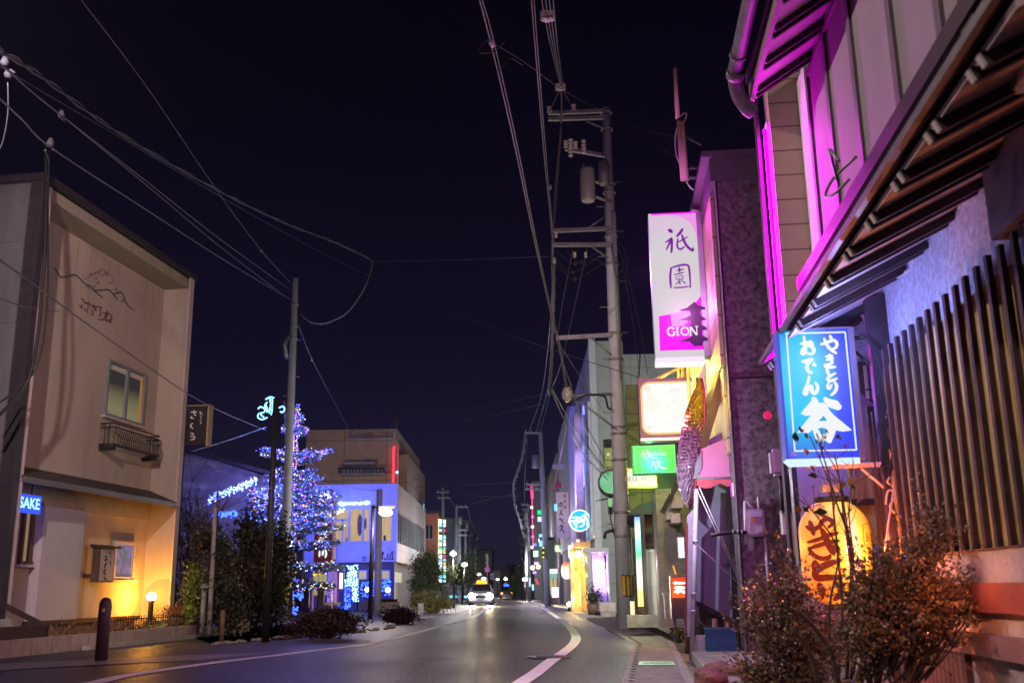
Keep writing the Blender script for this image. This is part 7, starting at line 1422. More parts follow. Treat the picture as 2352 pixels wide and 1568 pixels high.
# near end: posts, beam, tiled corner
b = MB(Rf); b.box(3.6, 4.35, UV+.0, .42, 3.30, 3.42); b.box(4.25, 4.42, UV+.03, .30, 3.43, 6.2); b.build('end_beam', M_tim, th_)
b = MB(Rf); b.box(4.08, 4.12, .10, .22, 3.43, 6.0); b.build('end_post', mat('end_post_pale', (.5, .4, .3), .7, .1), th_)
b = MB(Rf); b.box(2.0, 3.85, -.1, .36, 3.0, 7); b.build('tiled_corner', lines_mat('white_tiles', (.40, .40, .42), (.15, .14, .16), 1, .012, [('Y', .42), ('Z', .42)], .4, .08, None, .3, 3), th_)
b = MB(); b.tube([hp(*q) for q in smooth2([(6.6, .28, 3.95), (6.75, .42, 3.85), (6.7, .5, 3.70), (6.4, .5, 3.6), (6.3, .42, 3.66)], 4)], .012, 5); b.tube([hp(6.5, .45, 3.72), hp(6.35, .52, 3.9), hp(6.2, .5, 3.75)], .012, 5); b.build('loose_cable', M_grey, th_)
# bamboo pole and lath under the lower eave
lp = thing('clothes_pole', 'slanting pale bamboo pole hung under the lower eave', 'pole', hp(8, .3, 3)); b = MB(); b.tube([ru(1840, 752, 8.9), ru(2110, 610, 6.9)], .016, 6); b.tube([ru(1845, 742, 8.8), ru(1960, 680, 8.0)], .010, 6); b.build('pole', mat('bamboo_pale', (.5, .48, .55), .5, .1), lp)
b = MB(); b.tube([ru(1832, 735, 8.5), ru(1832, 755, 8.5)], .01, 4); b.tube([ru(1908, 655, 8.0), ru(1916, 685, 8.0)], .01, 4); b.build('hooks', M_white, lp)
# ================================================================ the blue light sign
U7 = 7.7
bl, (v0, v1, za, zb) = sign('blue_light_sign', 'lit blue sign with white brush kana, one large white character and a white border', 1800, 1960, 758, 1052, U7, .17, emit('x_blue', (.0, .06, .9), 1), mat('case_brown', (.14, .10, .12), .5, .1), rim=0)
m, t_, b_ = nodes('blue_print'); tx = t_.nodes.new('ShaderNodeTexCoord'); vm = t_.nodes.new('ShaderNodeVectorMath'); vm.operation = 'DISTANCE'; mp_n = t_.nodes.new('ShaderNodeMapping'); mp_n.inputs['Scale'].default_value = (1.6, 1, .75)
cc = ru(1776.25+300*.20304, 747.25+640*.20304, U7); t_.links.new(tx.outputs['Object'], mp_n.inputs[0]); t_.links.new(mp_n.outputs[0], vm.inputs[0]); vm.inputs[1].default_value = (cc.x*1.6, cc.y, cc.z*.75)
rr_ = t_.nodes.new('ShaderNodeValToRGB'); t_.links.new(vm.outputs['Value'], rr_.inputs[0]); el = rr_.color_ramp.elements; el[0].position = .22; el[0].color = (.0, .54, .80, 1); el[1].position = .48; el[1].color = (.055, .075, .80, 1); q_ = el.new(.66); q_.color = (.0, .045, .88, 1); q_ = el.new(.35); q_.color = (.0, .34, .78, 1)
t_.links.new(rr_.outputs[0], b_.inputs['Emission Color']); b_.inputs['Emission Strength'].default_value = 1.0; b_.inputs['Base Color'].default_value = (.01, .015, .05, 1); b_.inputs['Roughness'].default_value = .6
for ch in bl.children:
    if ch.name.startswith('face'): ch.data.materials[0] = m
def zb2(x, y): return ru(1776.25+x*.20304, 747.25+y*.20304, U7-.015)
b = MB(Rf); b.box(U7-.012, U7+.17, v1+.001, v1+.02, za, zb); b.build('side_face', emit('side_blue', (.05, .08, .50), .9), bl)
b = MB(Rf); b.box(U7-.02, U7+.19, v0-.045, v0-.001, za-.01, zb+.015); b.box(U7-.02, U7+.19, v0, v1+.02, zb+.001, zb+.016); b.build('frame', mat('case_brown', (.14, .10, .12)), bl)
b = MB(Rf); b.hexa([hp(U7-.012, v0, za-.045), hp(U7+.15, v0, za-.045), hp(U7+.15, v1-.02, za-.045), hp(U7-.012, v1-.02, za-.045), hp(U7-.012, v0, za-.002), hp(U7+.17, v0, za-.002), hp(U7+.17, v1+.02, za-.002), hp(U7-.012, v1+.02, za-.002)]); b.build('bottom_light', emit('blue_bottom', (.55, .75, 1), 1.2), bl)
m_lw = emit('blue_sign_white', (.82, .86, .84), 1.0)
b = MB()
for k, (P_, w) in enumerate((([(140, 92), (815, 75)], 18), ([(812, 72), (940, 1405)], 18), ([(940, 1405), (240, 1418)], 18), ([(243, 1420), (148, 90)], 18))): b.stroke(P_, w, zb2, lift=lambda q, k=k: q-Rf.u*k*.0004, taper=False)
b.build('border_line', m_lw, bl, recalc=False)
ST = (([(345, 125), (352, 190), (362, 290), (335, 320), (322, 296), (380, 225), (440, 245), (458, 290), (430, 322), (385, 318)], 30), ([(308, 208), (380, 195), (435, 180)], 26), ([(418, 182), (452, 222)], 26),
      ([(325, 412), (385, 400), (445, 382)], 30), ([(435, 398), (390, 430), (378, 485), (405, 528), (440, 535)], 28), ([(440, 438), (470, 462)], 18), ([(455, 418), (480, 458)], 16),
      ([(405, 575), (385, 660), (352, 745), (365, 778), (390, 715), (430, 690), (432, 735), (458, 768), (490, 745), (500, 690), (472, 648)], 32),
      ([(535, 215), (600, 195), (680, 170), (718, 205), (705, 250), (668, 268)], 26), ([(572, 145), (600, 215), (650, 275), (712, 316)], 26), ([(635, 115), (658, 150)], 26),
      ([(592, 355), (670, 345)], 26), ([(600, 392), (678, 372)], 26), ([(632, 325), (648, 380), (672, 425)], 26), ([(668, 430), (580, 458), (640, 475), (702, 470)], 26),
      ([(600, 490), (622, 560)], 28), ([(702, 540), (640, 575), (612, 605), (640, 630), (720, 600)], 26), ([(625, 648), (610, 690), (628, 718), (660, 672)], 24), ([(688, 640), (714, 690), (695, 750), (648, 792)], 28))
b = MB()
for k, (P_, w) in enumerate(ST): b.stroke(P_, w*1.42, zb2, lift=lambda q, k=k: q-Rf.u*(.002+k*.0004))
b.build('lettering', m_lw, bl, recalc=False)
GP = [(430, 815), (460, 803), (495, 830), (518, 878), (545, 868), (580, 880), (620, 930), (635, 960), (680, 1010), (760, 1075), (890, 1183), (790, 1200), (708, 1185), (690, 1240), (655, 1325), (630, 1332), (585, 1300), (560, 1312), (515, 1315), (480, 1280), (455, 1220), (443, 1175), (400, 1215), (330, 1210), (270, 1215), (310, 1155), (425, 1015), (370, 1022), (308, 998), (360, 930), (430, 850)]
b = MB(); b.prism([zb2(*q)-Rf.u*.003 for q in GP], Rf.u*.002); b.prism([zb2(*q)-Rf.u*.0035 for q in [(575, 806), (640, 830), (725, 850), (775, 915), (765, 945), (735, 960), (665, 940), (610, 915), (575, 865), (563, 825)]], Rf.u*.002); b.build('large_character', m_lw, bl)
m_oc = emit('open_cyan', (.01, .36, .62), 1); b = MB(); b.prism([zb2(*q)-Rf.u*.0055 for q in [(567, 1020), (608, 1077), (512, 1082)]], Rf.u*.001); b.build('character_opening', m_oc, bl); b = MB(); b.prism([zb2(*q)-Rf.u*.0055 for q in [(500, 1168), (545, 1155), (608, 1172), (590, 1225), (535, 1230), (518, 1190)]], Rf.u*.001); b.build('character_opening', m_oc, bl)
b = MB(Rf); b.tube([hp(U7+.1, v0, zb-.05), hp(U7+.1, -.1, zb-.05)], .018, 6); b.tube([hp(U7+.1, v0, zb-.08), hp(U7+.1, -.1, zb-.42)], .012, 5); b.build('bracket', M_dwood, bl)
b = MB(); b.beam(hp(U7+.06, v0+.2, za-.06), hp(U7+.06, -.10, za-.05), .035, .035); b.beam(hp(U7+.06, -.105, za-.03), hp(U7+.06, -.16, za-.66), .04, .04, V((0, 1, 0))); b.tube([hp(U7+.06, v0-.02, za-.08), hp(U7+.06, -.08, za-.33)], .012, 6); b.build('lower_bracket', mat('bracket_paint', (.5, .34, .3), .5, .1), bl)
lamp('blue_light', hp(U7-.4, .42, 2.75), (.24, .30, 1), 42, bl); lamp('blue_light', hp(U7-1.3, .45, 2.6), (.32, .38, 1), 30, bl); lamp('blue_light', hp(U7+.6, .45, 2.5), (.2, .26, 1), 26, bl); lamp('blue_light', hp(U7+.1, v1+.25, 2.5), (.25, .28, 1), 10, bl)
ho = thing('hung_hose', 'orange lit loop of hose hanging from the lower sign bracket', 'hose', hp(U7, -.1, 1.6)); b = MB()
for P_ in ([(1000, 1000), (985, 1030), (1015, 1045), (1030, 1010), (1010, 985), (1018, 1060), (1030, 1085), (990, 1080), (975, 1160)], [(1020, 1075), (1010, 1150), (990, 1280), (970, 1440)], [(1028, 1085), (1030, 1120), (1000, 1170), (1035, 1215), (1075, 1190), (1070, 1080)], [(985, 1300), (1000, 1420)]): b.tube([ru(1653.75+x*.39048, 704.4+y*.39048, 7.66) for x, y in smooth2(P_, 4)], .008, 6)
b.build('hose', mat('hose_pale', (.55, .4, .35), .5, .1), ho)
# ================================================================ paper lantern
LC = hp(8.0, .375, 1.245); LR, LH = .268, .385
ln = thing('paper_lantern', 'big glowing yellow paper lantern with dark red brush kana, partly behind the shrub', 'lantern', LC-V((0, 0, LH)))
def lrad(z):
    t = abs(z/LH); return LR*(1-max(0, (t-.35)/.65)**2.6*.52)
b = MB(); prof = []; N = 78
for i in range(N+1):
    z = -LH+2*LH*i/N; prof.append((lrad(z)+(.004 if i % 2 else -.002), z))
b.lathe(LC, prof, 48); m, t_, b_ = nodes('lantern_paper'); tx = t_.nodes.new('ShaderNodeTexCoord'); sp = t_.nodes.new('ShaderNodeSeparateXYZ'); mt2 = t_.nodes.new('ShaderNodeMapping'); mt2.inputs['Location'].default_value = -LC
lw = t_.nodes.new('ShaderNodeLayerWeight'); lw.inputs['Blend'].default_value = .5; rr_ = t_.nodes.new('ShaderNodeValToRGB'); n_ = t_.nodes.new('ShaderNodeTexNoise'); n_.inputs['Scale'].default_value = 7
# the bulb shows through the paper as a pale upright patch
t_.links.new(tx.outputs['Object'], mt2.inputs[0]); vv = t_.nodes.new('ShaderNodeVectorMath'); vv.operation = 'DISTANCE'; mp3 = t_.nodes.new('ShaderNodeMapping'); mp3.inputs['Scale'].default_value = (4.2, 1.0, 1.05); t_.links.new(mt2.outputs[0], mp3.inputs[0]); t_.links.new(mp3.outputs[0], vv.inputs[0]); vv.inputs[1].default_value = (.045*4.2, -.25, .03)
t_.links.new(vv.outputs['Value'], rr_.inputs[0]); el = rr_.color_ramp.elements; el[0].position = .13; el[0].color = (.90, .84, .66, 1); el[1].position = .85; el[1].color = (.80, .14, .0, 1); q_ = el.new(.33); q_.color = (.80, .50, .04, 1); q_ = el.new(.62); q_.color = (.80, .34, .0, 1)
t_.links.new(rr_.outputs[0], b_.inputs['Emission Color']); b_.inputs['Emission Strength'].default_value = 1.0; b_.inputs['Base Color'].default_value = (.5, .35, .1, 1)
b.build('paper_shade', m, ln)
b = MB(); b.lathe(LC+V((0, 0, LH)), [(.125, -.005), (.13, 0), (.13, .045), (.11, .05)], 24); b.lathe(LC-V((0, 0, LH+.045)), [(.11, 0), (.13, .005), (.13, .045), (.125, .05)], 24); b.build('lantern_rim', M_blk, ln)
b = MB(); b.tube([LC+V((-.1, 0, LH+.05)), LC+V((-.06, 0, LH+.16)), LC+V((0, 0, LH+.2)), LC+V((.06, 0, LH+.16)), LC+V((.1, 0, LH+.05))], .006, 6); b.tube([LC+V((0, 0, LH+.2)), LC+V((0, 0, LH+.5))], .005, 5); b.box(LC.x-.07, LC.x+.07, LC.y-.03, LC.y+.03, LC.z+LH+.08, LC.z+LH+.14); b.build('hanger', M_grey, ln)
def hl(x, y):
    d = ray(1813+x*.17186, 1139.25+y*.17186); R1 = None; best = None
    t = LC.y-LR*1.3
    for k in range(90):
        q = CAM+d*t; r = sqrt((q.x-LC.x)**2+(q.y-LC.y)**2)
        if r <= lrad(max(-LH, min(LH, q.z-LC.z)))+.008: best = q; break
        t += .004
    return best or CAM+d*(LC.y)
m_lr = emit('lantern_ink', (.21, .008, .002), .9)
b = MB()
for P_, w in (([(225, 400), (300, 445), (400, 400), (440, 330), (520, 300), (580, 355), (520, 415)], 52), ([(270, 330), (300, 420), (325, 510)], 56), ([(430, 250), (520, 290)], 40),
              ([(245, 612), (400, 570), (520, 520), (650, 490)], 46), ([(280, 690), (440, 640), (560, 610), (665, 590)], 50), ([(430, 440), (490, 560), (540, 680), (600, 770)], 72), ([(255, 690), (320, 780), (430, 830), (530, 815), (540, 780)], 52), ([(600, 660), (660, 740)], 80),
              ([(340, 870), (355, 960), (390, 1000)], 90), ([(690, 850), (560, 890), (440, 940), (350, 1010), (370, 1085), (500, 1085), (710, 1070)], 78), ([(400, 1170), (430, 1250), (440, 1330)], 80), ([(620, 1160), (690, 1230), (660, 1330), (600, 1380)], 66)): b.stroke(P_, w*1.25, hl)
for P_, w in (([(1072, 357), (980, 382), (985, 410), (1000, 640), (1022, 930)], 8), ([(1030, 485), (1040, 590), (1062, 580), (1055, 520)], 10), ([(1030, 540), (1060, 535)], 9), ([(1085, 480), (1092, 600)], 9), ([(1090+22*cos(a*pi/6), 770+62*sin(a*pi/6)) for a in range(13)], 8)): b.stroke(P_, w, hl, taper=False)
b.build('lettering', m_lr, ln, recalc=False)
for u_, v_, w_, e_ in ((7.62, .22, 1.2, 26), (7.25, .22, .98, 12), (6.85, .13, 1.06, 3.6), (6.5, .17, .9, 3.4), (6.15, .22, .72, 3.2), (5.7, .26, 1.0, 2.6), (5.3, .3, .8, 1.6), (7.6, .5, .75, 4), (7.65, .3, 1.75, 6), (8.0, .75, 1.3, 3), (7.3, 1.05, 1.15, 30)): lamp('lantern_fill', hp(u_, v_, w_), (1, .20, .03), e_, ln)  # bare orange lamps added along the wall, most apart from the lantern
lamp('lantern_fill', hp(7.25, .85, 1.4), (1, .30, .15), 150, ln, 'SPOT', 0, (hp(4.9, .3, 3.05)-hp(7.25, .85, 1.4)).to_track_quat('-Z', 'Y').to_euler(), 62)  # orange spot added to light the soffit from below
# ================================================================ shrubs and rocks in front
M_box = leafmat('box_leaves', (.17, .11, .065), (.38, .26, .16), .35, 20)
M_tw = mat('shrub_twigs', (.07, .045, .035), .8, .3, 12, .2)
def blobs(name, label, Y, base, BL, n, leaf, seed):
    random.seed(seed); o = thing(name, label, 'shrub', at(base, 1640, Y)); b = MB(); st = MB(); root = at(base, 1640, Y); root.z = .13; k_ = Y/2370
    tot = sum(q[2]*q[3] for q in BL)
    for (x, y, rx, ry) in BL:
        c = at(x, y, Y); cl = []; m_ = int(8+rx*ry*.005)
        for i in range(m_):
            a = random.uniform(0, 2*pi); r = random.uniform(.25, 1.0)**.6; q = c+V((cos(a)*rx*r*k_, random.uniform(-.9, .9)*min(rx, 60)*k_, sin(a)*ry*r*k_)); cl.append(q)
            r0 = root.lerp(c, random.uniform(.45, .8)); mid = r0.lerp(q, .5)+V((random.gauss(0, .04), random.gauss(0, .04), random.gauss(0, .03))); st.tube([r0+V((random.gauss(0, .02), random.gauss(0, .02), 0)), mid, q], .007, 5, .0025)
            for t in range(5):
                d = (q-c).normalized()*.7+V((random.gauss(0, .5), random.gauss(0, .5), random.gauss(.35, .5))); e_ = q+d*random.uniform(.05, .22); st.tube([q, q.lerp(e_, .5)+V((random.gauss(0, .008), 0, .005)), e_], .0025, 4, .0012)
                for _ in range(9): b.leaf(q.lerp(e_, random.uniform(.3, 1.05))+V((random.gauss(0, 1), random.gauss(0, 1), random.gauss(0, 1)))*leaf*.5, d+V((random.gauss(0, 1), random.gauss(0, 1), random.gauss(0, 1))), leaf*random.uniform(.6, 1.5), .6)
        for i in range(int(n*rx*ry/tot)):
            q = random.choice(cl); sg = .036; b.leaf(q+V((random.gauss(0, sg), random.gauss(0, sg), random.gauss(0, sg))), V((random.gauss(0, 1), random.gauss(0, 1), random.gauss(.3, 1))), leaf*random.uniform(.6, 1.25), .55)
    b.build('foliage', M_box, o, recalc=False); st.build('stems', M_tw, o)
blobs('clipped_shrub', 'smaller brownish leafy shrub at the foot of the pillar', 6.9, 1800, [(1795, 1385, 38, 45), (1778, 1450, 58, 50), (1800, 1530, 92, 60), (1860, 1440, 45, 50), (1850, 1520, 60, 50), (1755, 1555, 40, 22), (1815, 1345, 14, 22)], 8000, .024, 11)
blobs('clipped_shrub', 'larger leafy shrub spreading before the lantern and the pale lower wall', 6.1, 2010, [(2045, 1330, 58, 52), (2085, 1370, 52, 52), (2015, 1405, 62, 58), (2140, 1405, 36, 32), (2120, 1262, 26, 32), (2145, 1215, 12, 20), (2180, 1335, 38, 16), (2195, 1385, 30, 14), (1985, 1440, 58, 50), (2060, 1455, 60, 38), (2205, 1420, 22, 12), (2160, 1470, 30, 14)], 7500, .024, 12)
random.seed(5)
# thin twiggy plant with a few coloured leaves
tp = thing('twiggy_plant', 'tall thin bare stemmed plant with few coloured leaves before the blue sign', 'plant', at(1935, 1600, 6.6)); b = MB(); lf = {k: MB() for k in 'gry'}
base = at(1945, 1600, 6.6)
stems = [[(1945, 1560), (1950, 1430), (1955, 1300), (1945, 1220), (1920, 1150), (1895, 1060), (1875, 995)], [(1925, 1560), (1935, 1400), (1925, 1280), (1915, 1180), (1905, 1110), (1860, 1000)], [(1955, 1560), (1965, 1400), (1950, 1270), (1935, 1160), (1925, 1080), (1915, 1040)], [(1915, 1560), (1905, 1400), (1925, 1270), (1880, 1190), (1830, 1140)], [(1940, 1500), (1960, 1300), (1950, 1180), (1960, 1060)], [(1960, 1550), (1975, 1420), (1965, 1320), (1945, 1200), (1925, 1090), (1885, 1020)]]
for s_, P_ in enumerate(stems):
    Q = [at(x, y, 6.6+s_*.05-.1) for x, y in smooth2(P_, 4)]; b.tube(Q, .013-.001*s_, 6, .003)
    for k in range(6):
        j = random.randint(len(Q)//2, len(Q)-2); a_ = Q[j]; e_ = a_+V((random.gauss(0, .09), random.gauss(0, .08), random.uniform(.04, .2))); b.tube([a_, a_.lerp(e_, .5)+V((.01, 0, 0)), e_], .0035, 4, .0015)
        if random.random() < .45: lf[random.choice('ggr')].leaf(e_, V((random.gauss(0, 1), random.gauss(0, .6), random.gauss(0, 1))), random.uniform(.03, .055), .55)
for x, y, k, r in ((1826, 1002, 'g', .09), (1838, 985, 'r', .06), (1852, 1000, 'g', .06), (1924, 1002, 'g', .06), (1936, 1020, 'y', .06), (1952, 1018, 'r', .05), (1822, 1040, 'g', .07), (1850, 1035, 'r', .07), (1882, 1030, 'r', .05), (1846, 1165, 'g', .1), (1857, 1138, 'g', .1), (1876, 1160, 'g', .11), (1885, 1175, 'g', .12), (1862, 1072, 'g', .10), (1866, 1090, 'g', .08), (1952, 1105, 'y', .09), (1938, 1112, 'y', .07), (1915, 1103, 'g', .07), (1957, 1115, 'g', .06), (1832, 1168, 'y', .08), (1890, 1000, 'r', .05), (1870, 1010, 'g', .05)):
    lf[k].leaf(at(x, y, 6.55), V((random.gauss(0, 1), .2, random.gauss(0, 1))), r*.8, .6); lf[k].leaf(at(x+5, y+4, 6.55), V((random.gauss(0, 1), .2, random.gauss(0, 1))), r*.6, .6)
b.build('stems', M_tw, tp); lf['g'].build('green_leaves', leafmat('pl_green', (.03, .07, .02), (.06, .11, .03), .4), tp, recalc=False); lf['r'].build('red_leaves', leafmat('pl_red', (.25, .03, .04), (.35, .06, .05), .4), tp, recalc=False); lf['y'].build('yellow_leaves', leafmat('pl_yellow', (.45, .2, .02), (.5, .28, .04), .4), tp, recalc=False)
# trunks of the shrubs
b = MB()
for P_ in ([(1925, 1575), (1910, 1500), (1870, 1440), (1830, 1400)], [(1965, 1575), (1990, 1500), (2030, 1430), (2050, 1350)], [(1975, 1575), (1985, 1480), (1975, 1400)], [(1960, 1575), (2000, 1520), (2070, 1440), (2120, 1400)], [(1880, 1570), (1860, 1500), (1820, 1440)], [(2015, 1570), (2040, 1460), (2090, 1380), (2140, 1340)]): b.tube([at(x, y, 6.3) for x, y in smooth2(P_, 4)], .022, 7, .008)
sb_ = thing('shrub_stems', 'bare grey forked stems of the old shrub between the two leafy shrubs', 'shrub', at(1960, 1580, 6.3)); b.build('stems', M_tw, sb_)
M_rock = mat('pink_rock', (.22, .10, .10), .9, .35, 3, .8)
for i, (x, y, Y, sx_, sy_, sz_) in enumerate(((1650, 1552, 11.0, .15, .22, .10), (1692, 1556, 10.7, .17, .22, .09), (1738, 1560, 10.2, .2, .25, .12), (1636, 1575, 10.0, .16, .2, .11))):
    c = at(x, y, Y); b = MB(); bmesh.ops.create_icosphere(b.b, subdivisions=3, radius=1)
    for v in b.b.verts:
        n_ = sin(v.co.x*3+i)*.12+sin(v.co.y*4+i*2)*.1+sin(v.co.z*5+v.co.x*2)*.08; v.co *= 1+n_+random.uniform(-.03, .03); v.co = V((v.co.x*sx_, v.co.y*sy_, max(-.3, v.co.z)*sz_))+V((c.x, Y, .15))
    tag(b.build('garden_rock', M_rock), ['rough pinkish edging rock farthest from the camera, by the kerb', 'flat topped pinkish edging rock in the middle of the row', 'pinkish edging rock partly under the smaller shrub', 'pinkish edging rock nearest the camera at the kerb'][i], 'rock')
# ================================================================ WIRES
M_wire = mat('wire_aluminium', (.13, .125, .16), .5, .1, 5, 0); M_wdk = mat('wire_black', (.035, .033, .042), .5, .2, 5, 0)
def wire(label, P, r=.012, m=None, n=6, strands=1, name='power_cable', balls=()):
    b = MB(); P = [tuple(q) for q in P]
    W3 = [at(*q) for q in smooth2(P, n)] if len(P) > 2 else [at(*P[0]).lerp(at(*P[1]), i/n) for i in range(n+1)]
    if strands == 1: b.tube(W3, r, 5)
    else:
        for s_ in range(strands):
            Q = []; acc = 0
            for i, q in enumerate(W3): a = i*1.3+s_*2*pi/strands; Q.append(q+V((cos(a)*r*1.5, 0, sin(a)*r*1.5)))
            b.tube(Q, r, 4)
    for q in balls: b.ball(at(*q), .07, 1)
    o = b.build(name, m or M_wire); tag(o, label, 'cable'); return o
# towards the upper left
wire('twisted black service cable from the upper left corner to the hanging curl', [(-40, 95, 11), (80, 165, 14), (250, 290, 20), (470, 420, 27), (640, 505, 32), (760, 552, 35), (822, 580, 37), (855, 597, 38)], .022, M_wdk, 8, 2)
wire('thin dark wire running under the twisted cable and on to the cream sign', [(-40, 130, 12), (300, 330, 22), (600, 505, 31), (855, 637, 36), (1060, 725, 34), (1260, 800, 28), (1470, 867, 19)], .010, M_wdk)
wire('curled loose cable end hanging below the crossing of wires', [(855, 597, 38), (852, 622, 38), (835, 665, 38), (800, 715, 38.5), (760, 738, 39), (735, 743, 39), (710, 738, 39), (690, 720, 39)], .03, M_wire)
wire('straight wire from the curl across to the right utility pole arm', [(855, 600, 38), (1040, 597, 32), (1232, 590, 27), (1272, 588, 26)], .009)
wire('long steep wire from the top edge down to the left utility pole', [(186, 0, 15), (330, 190, 20), (500, 440, 27), (600, 575, 33), (668, 650, 39)], .010, M_wire, balls=((600, 576, 33),))
wire('upper of two close wires from the far left to the left utility pole top', [(-40, 110, 11), (60, 200, 13), (140, 265, 15), (330, 412, 22), (500, 545, 30), (670, 668, 38.8)], .012)
wire('lower of two close wires from the far left to the left utility pole top', [(140, 265, 15), (330, 420, 22), (500, 562, 30), (668, 690, 38.8)], .010)
wire('lowest bright wire from the left edge over the inn to the left utility pole', [(-40, 190, 10), (50, 275, 12), (115, 338, 14), (330, 478, 22), (500, 588, 30), (664, 686, 38.8)], .012)
wire('dark wire crossing the front of the inn towards the conifer', [(-30, 578, 10), (60, 640, 12), (170, 722, 15), (330, 835, 20), (430, 903, 24), (520, 950, 30), (612, 988, 40)], .013, M_wdk)
wire('thin dark wire crossing the inn below the wire lettering', [(-20, 680, 11), (60, 705, 14), (135, 715, 17.5)], .008, M_wdk)
wire('blue grey wire from the blade sign to the conifer', [(440, 1036, 30), (520, 1012, 34), (612, 980, 42)], .016, mat('wire_blue', (.25, .5, .6), .5, .1, 5, 0))
wire('thin dark wire falling from the left utility pole towards the bare shrub', [(668, 735, 39), (590, 900, 36), (510, 1010, 33), (440, 1110, 30)], .010, M_wdk)
wire('guy wire with a ball insulator falling right of the left utility pole', [(684, 742, 39), (718, 828, 42), (800, 985, 55), (860, 1110, 62)], .012, M_wire, balls=((716, 826, 42),))
wire('slack wire from the left utility pole to the timber mast', [(684, 1030, 39), (740, 1085, 43), (800, 1118, 47), (868, 1126, 52)], .012, M_wdk)
b = MB(); [b.lathe(at(x, y, Y), [(.03, 0), (.06, .05), (.03, .14)], 8) for x, y, Y in ((18, 180, 12.5), (140, 272, 15), (115, 338, 14), (10, 152, 12.3), (853, 600, 38))]; [b.tube([at(x, y, Y), at(x2, y2, Y)], .015, 5) for x, y, x2, y2, Y in ((5, 148, 35, 168, 12.4), (133, 262, 150, 280, 15), (106, 332, 124, 346, 14))]
tag(b.build('cable_clamps', mat('clamp_grey', (.025, .025, .04))), 'pale clamps and insulators on the wires at the upper left', 'insulators', kind='stuff')
wire('thin cable dropping from the clamp above the inn corner', [(104, 345, 14.2), (112, 380, 16), (106, 430, 19.6)], .012, M_wdk)
wire('thin cable dropping at the far left edge', [(18, 190, 12.5), (18, 260, 12.7), (8, 320, 12.9), (-5, 350, 13)], .010, M_wdk)
# overhead along the street on the right
wire('left strand of the thick pair from the top edge to the dead street lamp', [(1100, -5, 12), (1130, 110, 14), (1180, 325, 17.5), (1225, 540, 21), (1265, 720, 24), (1283, 790, 24.8), (1300, 890, 25.7)], .014, M_wire)
wire('right strand of the thick pair from the top edge to the dead street lamp', [(1106, -5, 12), (1134, 95, 14), (1186, 325, 17.5), (1229, 540, 21), (1268, 720, 24), (1286, 790, 24.8), (1303, 890, 25.7)], .012, M_wire)
wire('left wire of the middle pair over the road', [(1220, -5, 14), (1235, 180, 17), (1252, 380, 21), (1262, 480, 23), (1270, 600, 26), (1262, 760, 36), (1245, 900, 50), (1215, 990, 64)], .013)
wire('right wire of the middle pair over the road', [(1226, -5, 14), (1240, 180, 17), (1256, 380, 21), (1265, 480, 23), (1272, 560, 26)], .011, balls=((1262, 430, 22),))
for i, (x0, x1) in enumerate(((1243, 1288), (1252, 1290), (1261, 1291), (1270, 1294))):
    wire(['first', 'second', 'third', 'fourth'][i]+' strand from the left of the bundle reaching the top crossarm', [(x0, -5, 14), ((x0+x1)/2-2, 100, 18), (x1, 200, 24.5)], .011)
wire('left drop from the bundle to the end of the top crossarm', [(1287, 205, 24.6), (1272, 235, 25.4), (1262, 258, 25.7)], .014, M_wire); wire('right drop from the bundle to the middle of the top crossarm', [(1292, 205, 24.6), (1306, 232, 25.4), (1318, 255, 25.7)], .014, M_wire)
wire('middle drop from the bundle past the top crossarm', [(1289, 205, 24.6), (1290, 240, 25.3), (1289, 285, 25.6)], .026, M_wire)
b = MB(); [insul(b, at(x, y, Y)-V((0, 0, .1)), .2, .08) for x, y, Y in ((1257, 38, 15.5), (1287, 200, 24.4), (1281, 200, 24.4), (1293, 200, 24.4), (1250, 36, 15.4), (1265, 36, 15.4))]
tag(b.build('strain_insulators', mat('porcelain', (.62, .58, .6))), 'small white strain insulators on the overhead bundle', 'insulators', kind='stuff')
wire('left strand below the top crossarm running down the road', [(1288, 290, 25.7), (1276, 430, 26.4), (1268, 560, 28), (1268, 720, 34), (1262, 870, 45), (1232, 990, 66)], .014)
wire('right strand below the top crossarm running down the road', [(1290, 290, 25.7), (1280, 430, 26.4), (1272, 540, 27.5), (1272, 700, 34), (1266, 880, 46), (1240, 992, 66)], .012)
wire('bundled telephone cable between the crossarm ends', [(1273, 590, 26), (1271, 700, 26), (1268, 800, 26.2), (1264, 880, 27), (1262, 905, 28)], .022, M_wire, 6, 3)
wire('slanting wire from the middle crossarm to the lower bundle', [(1316, 575, 25.8), (1295, 680, 27), (1278, 790, 29)], .010); wire('second slanting wire from the middle crossarm to the lower bundle', [(1348, 572, 25.8), (1325, 680, 27), (1290, 830, 30), (1268, 890, 34)], .010)
for i, (x0, y0, xm, ym, x1, y1) in enumerate(((1274, 590, 1315, 625, 1390, 580), (1274, 600, 1320, 640, 1392, 600), (1275, 575, 1320, 605, 1388, 572), (1300, 575, 1340, 605, 1392, 610))):
    wire(['upper loop', 'lowest loop', 'smallest loop', 'short loop'][i]+' of slack cable below the middle crossarms', [(x0, y0, 25.9), (xm-18, ym-8, 25.9), (xm, ym, 25.9), (xm+25, ym-10, 25.9), (x1, y1, 25.9)], .010, M_wdk, balls=((xm, ym, 25.9),))
for i, P_ in enumerate(([(1410, 560, 25.8), (1425, 580, 25.8), (1432, 610, 25.8), (1415, 640, 25.8)], [(1405, 545, 25.8), (1435, 575, 25.8), (1440, 620, 25.8), (1418, 650, 25.8)])): wire(['inner', 'outer'][i]+' loose loop right of the utility pole', P_, .009, M_wdk)
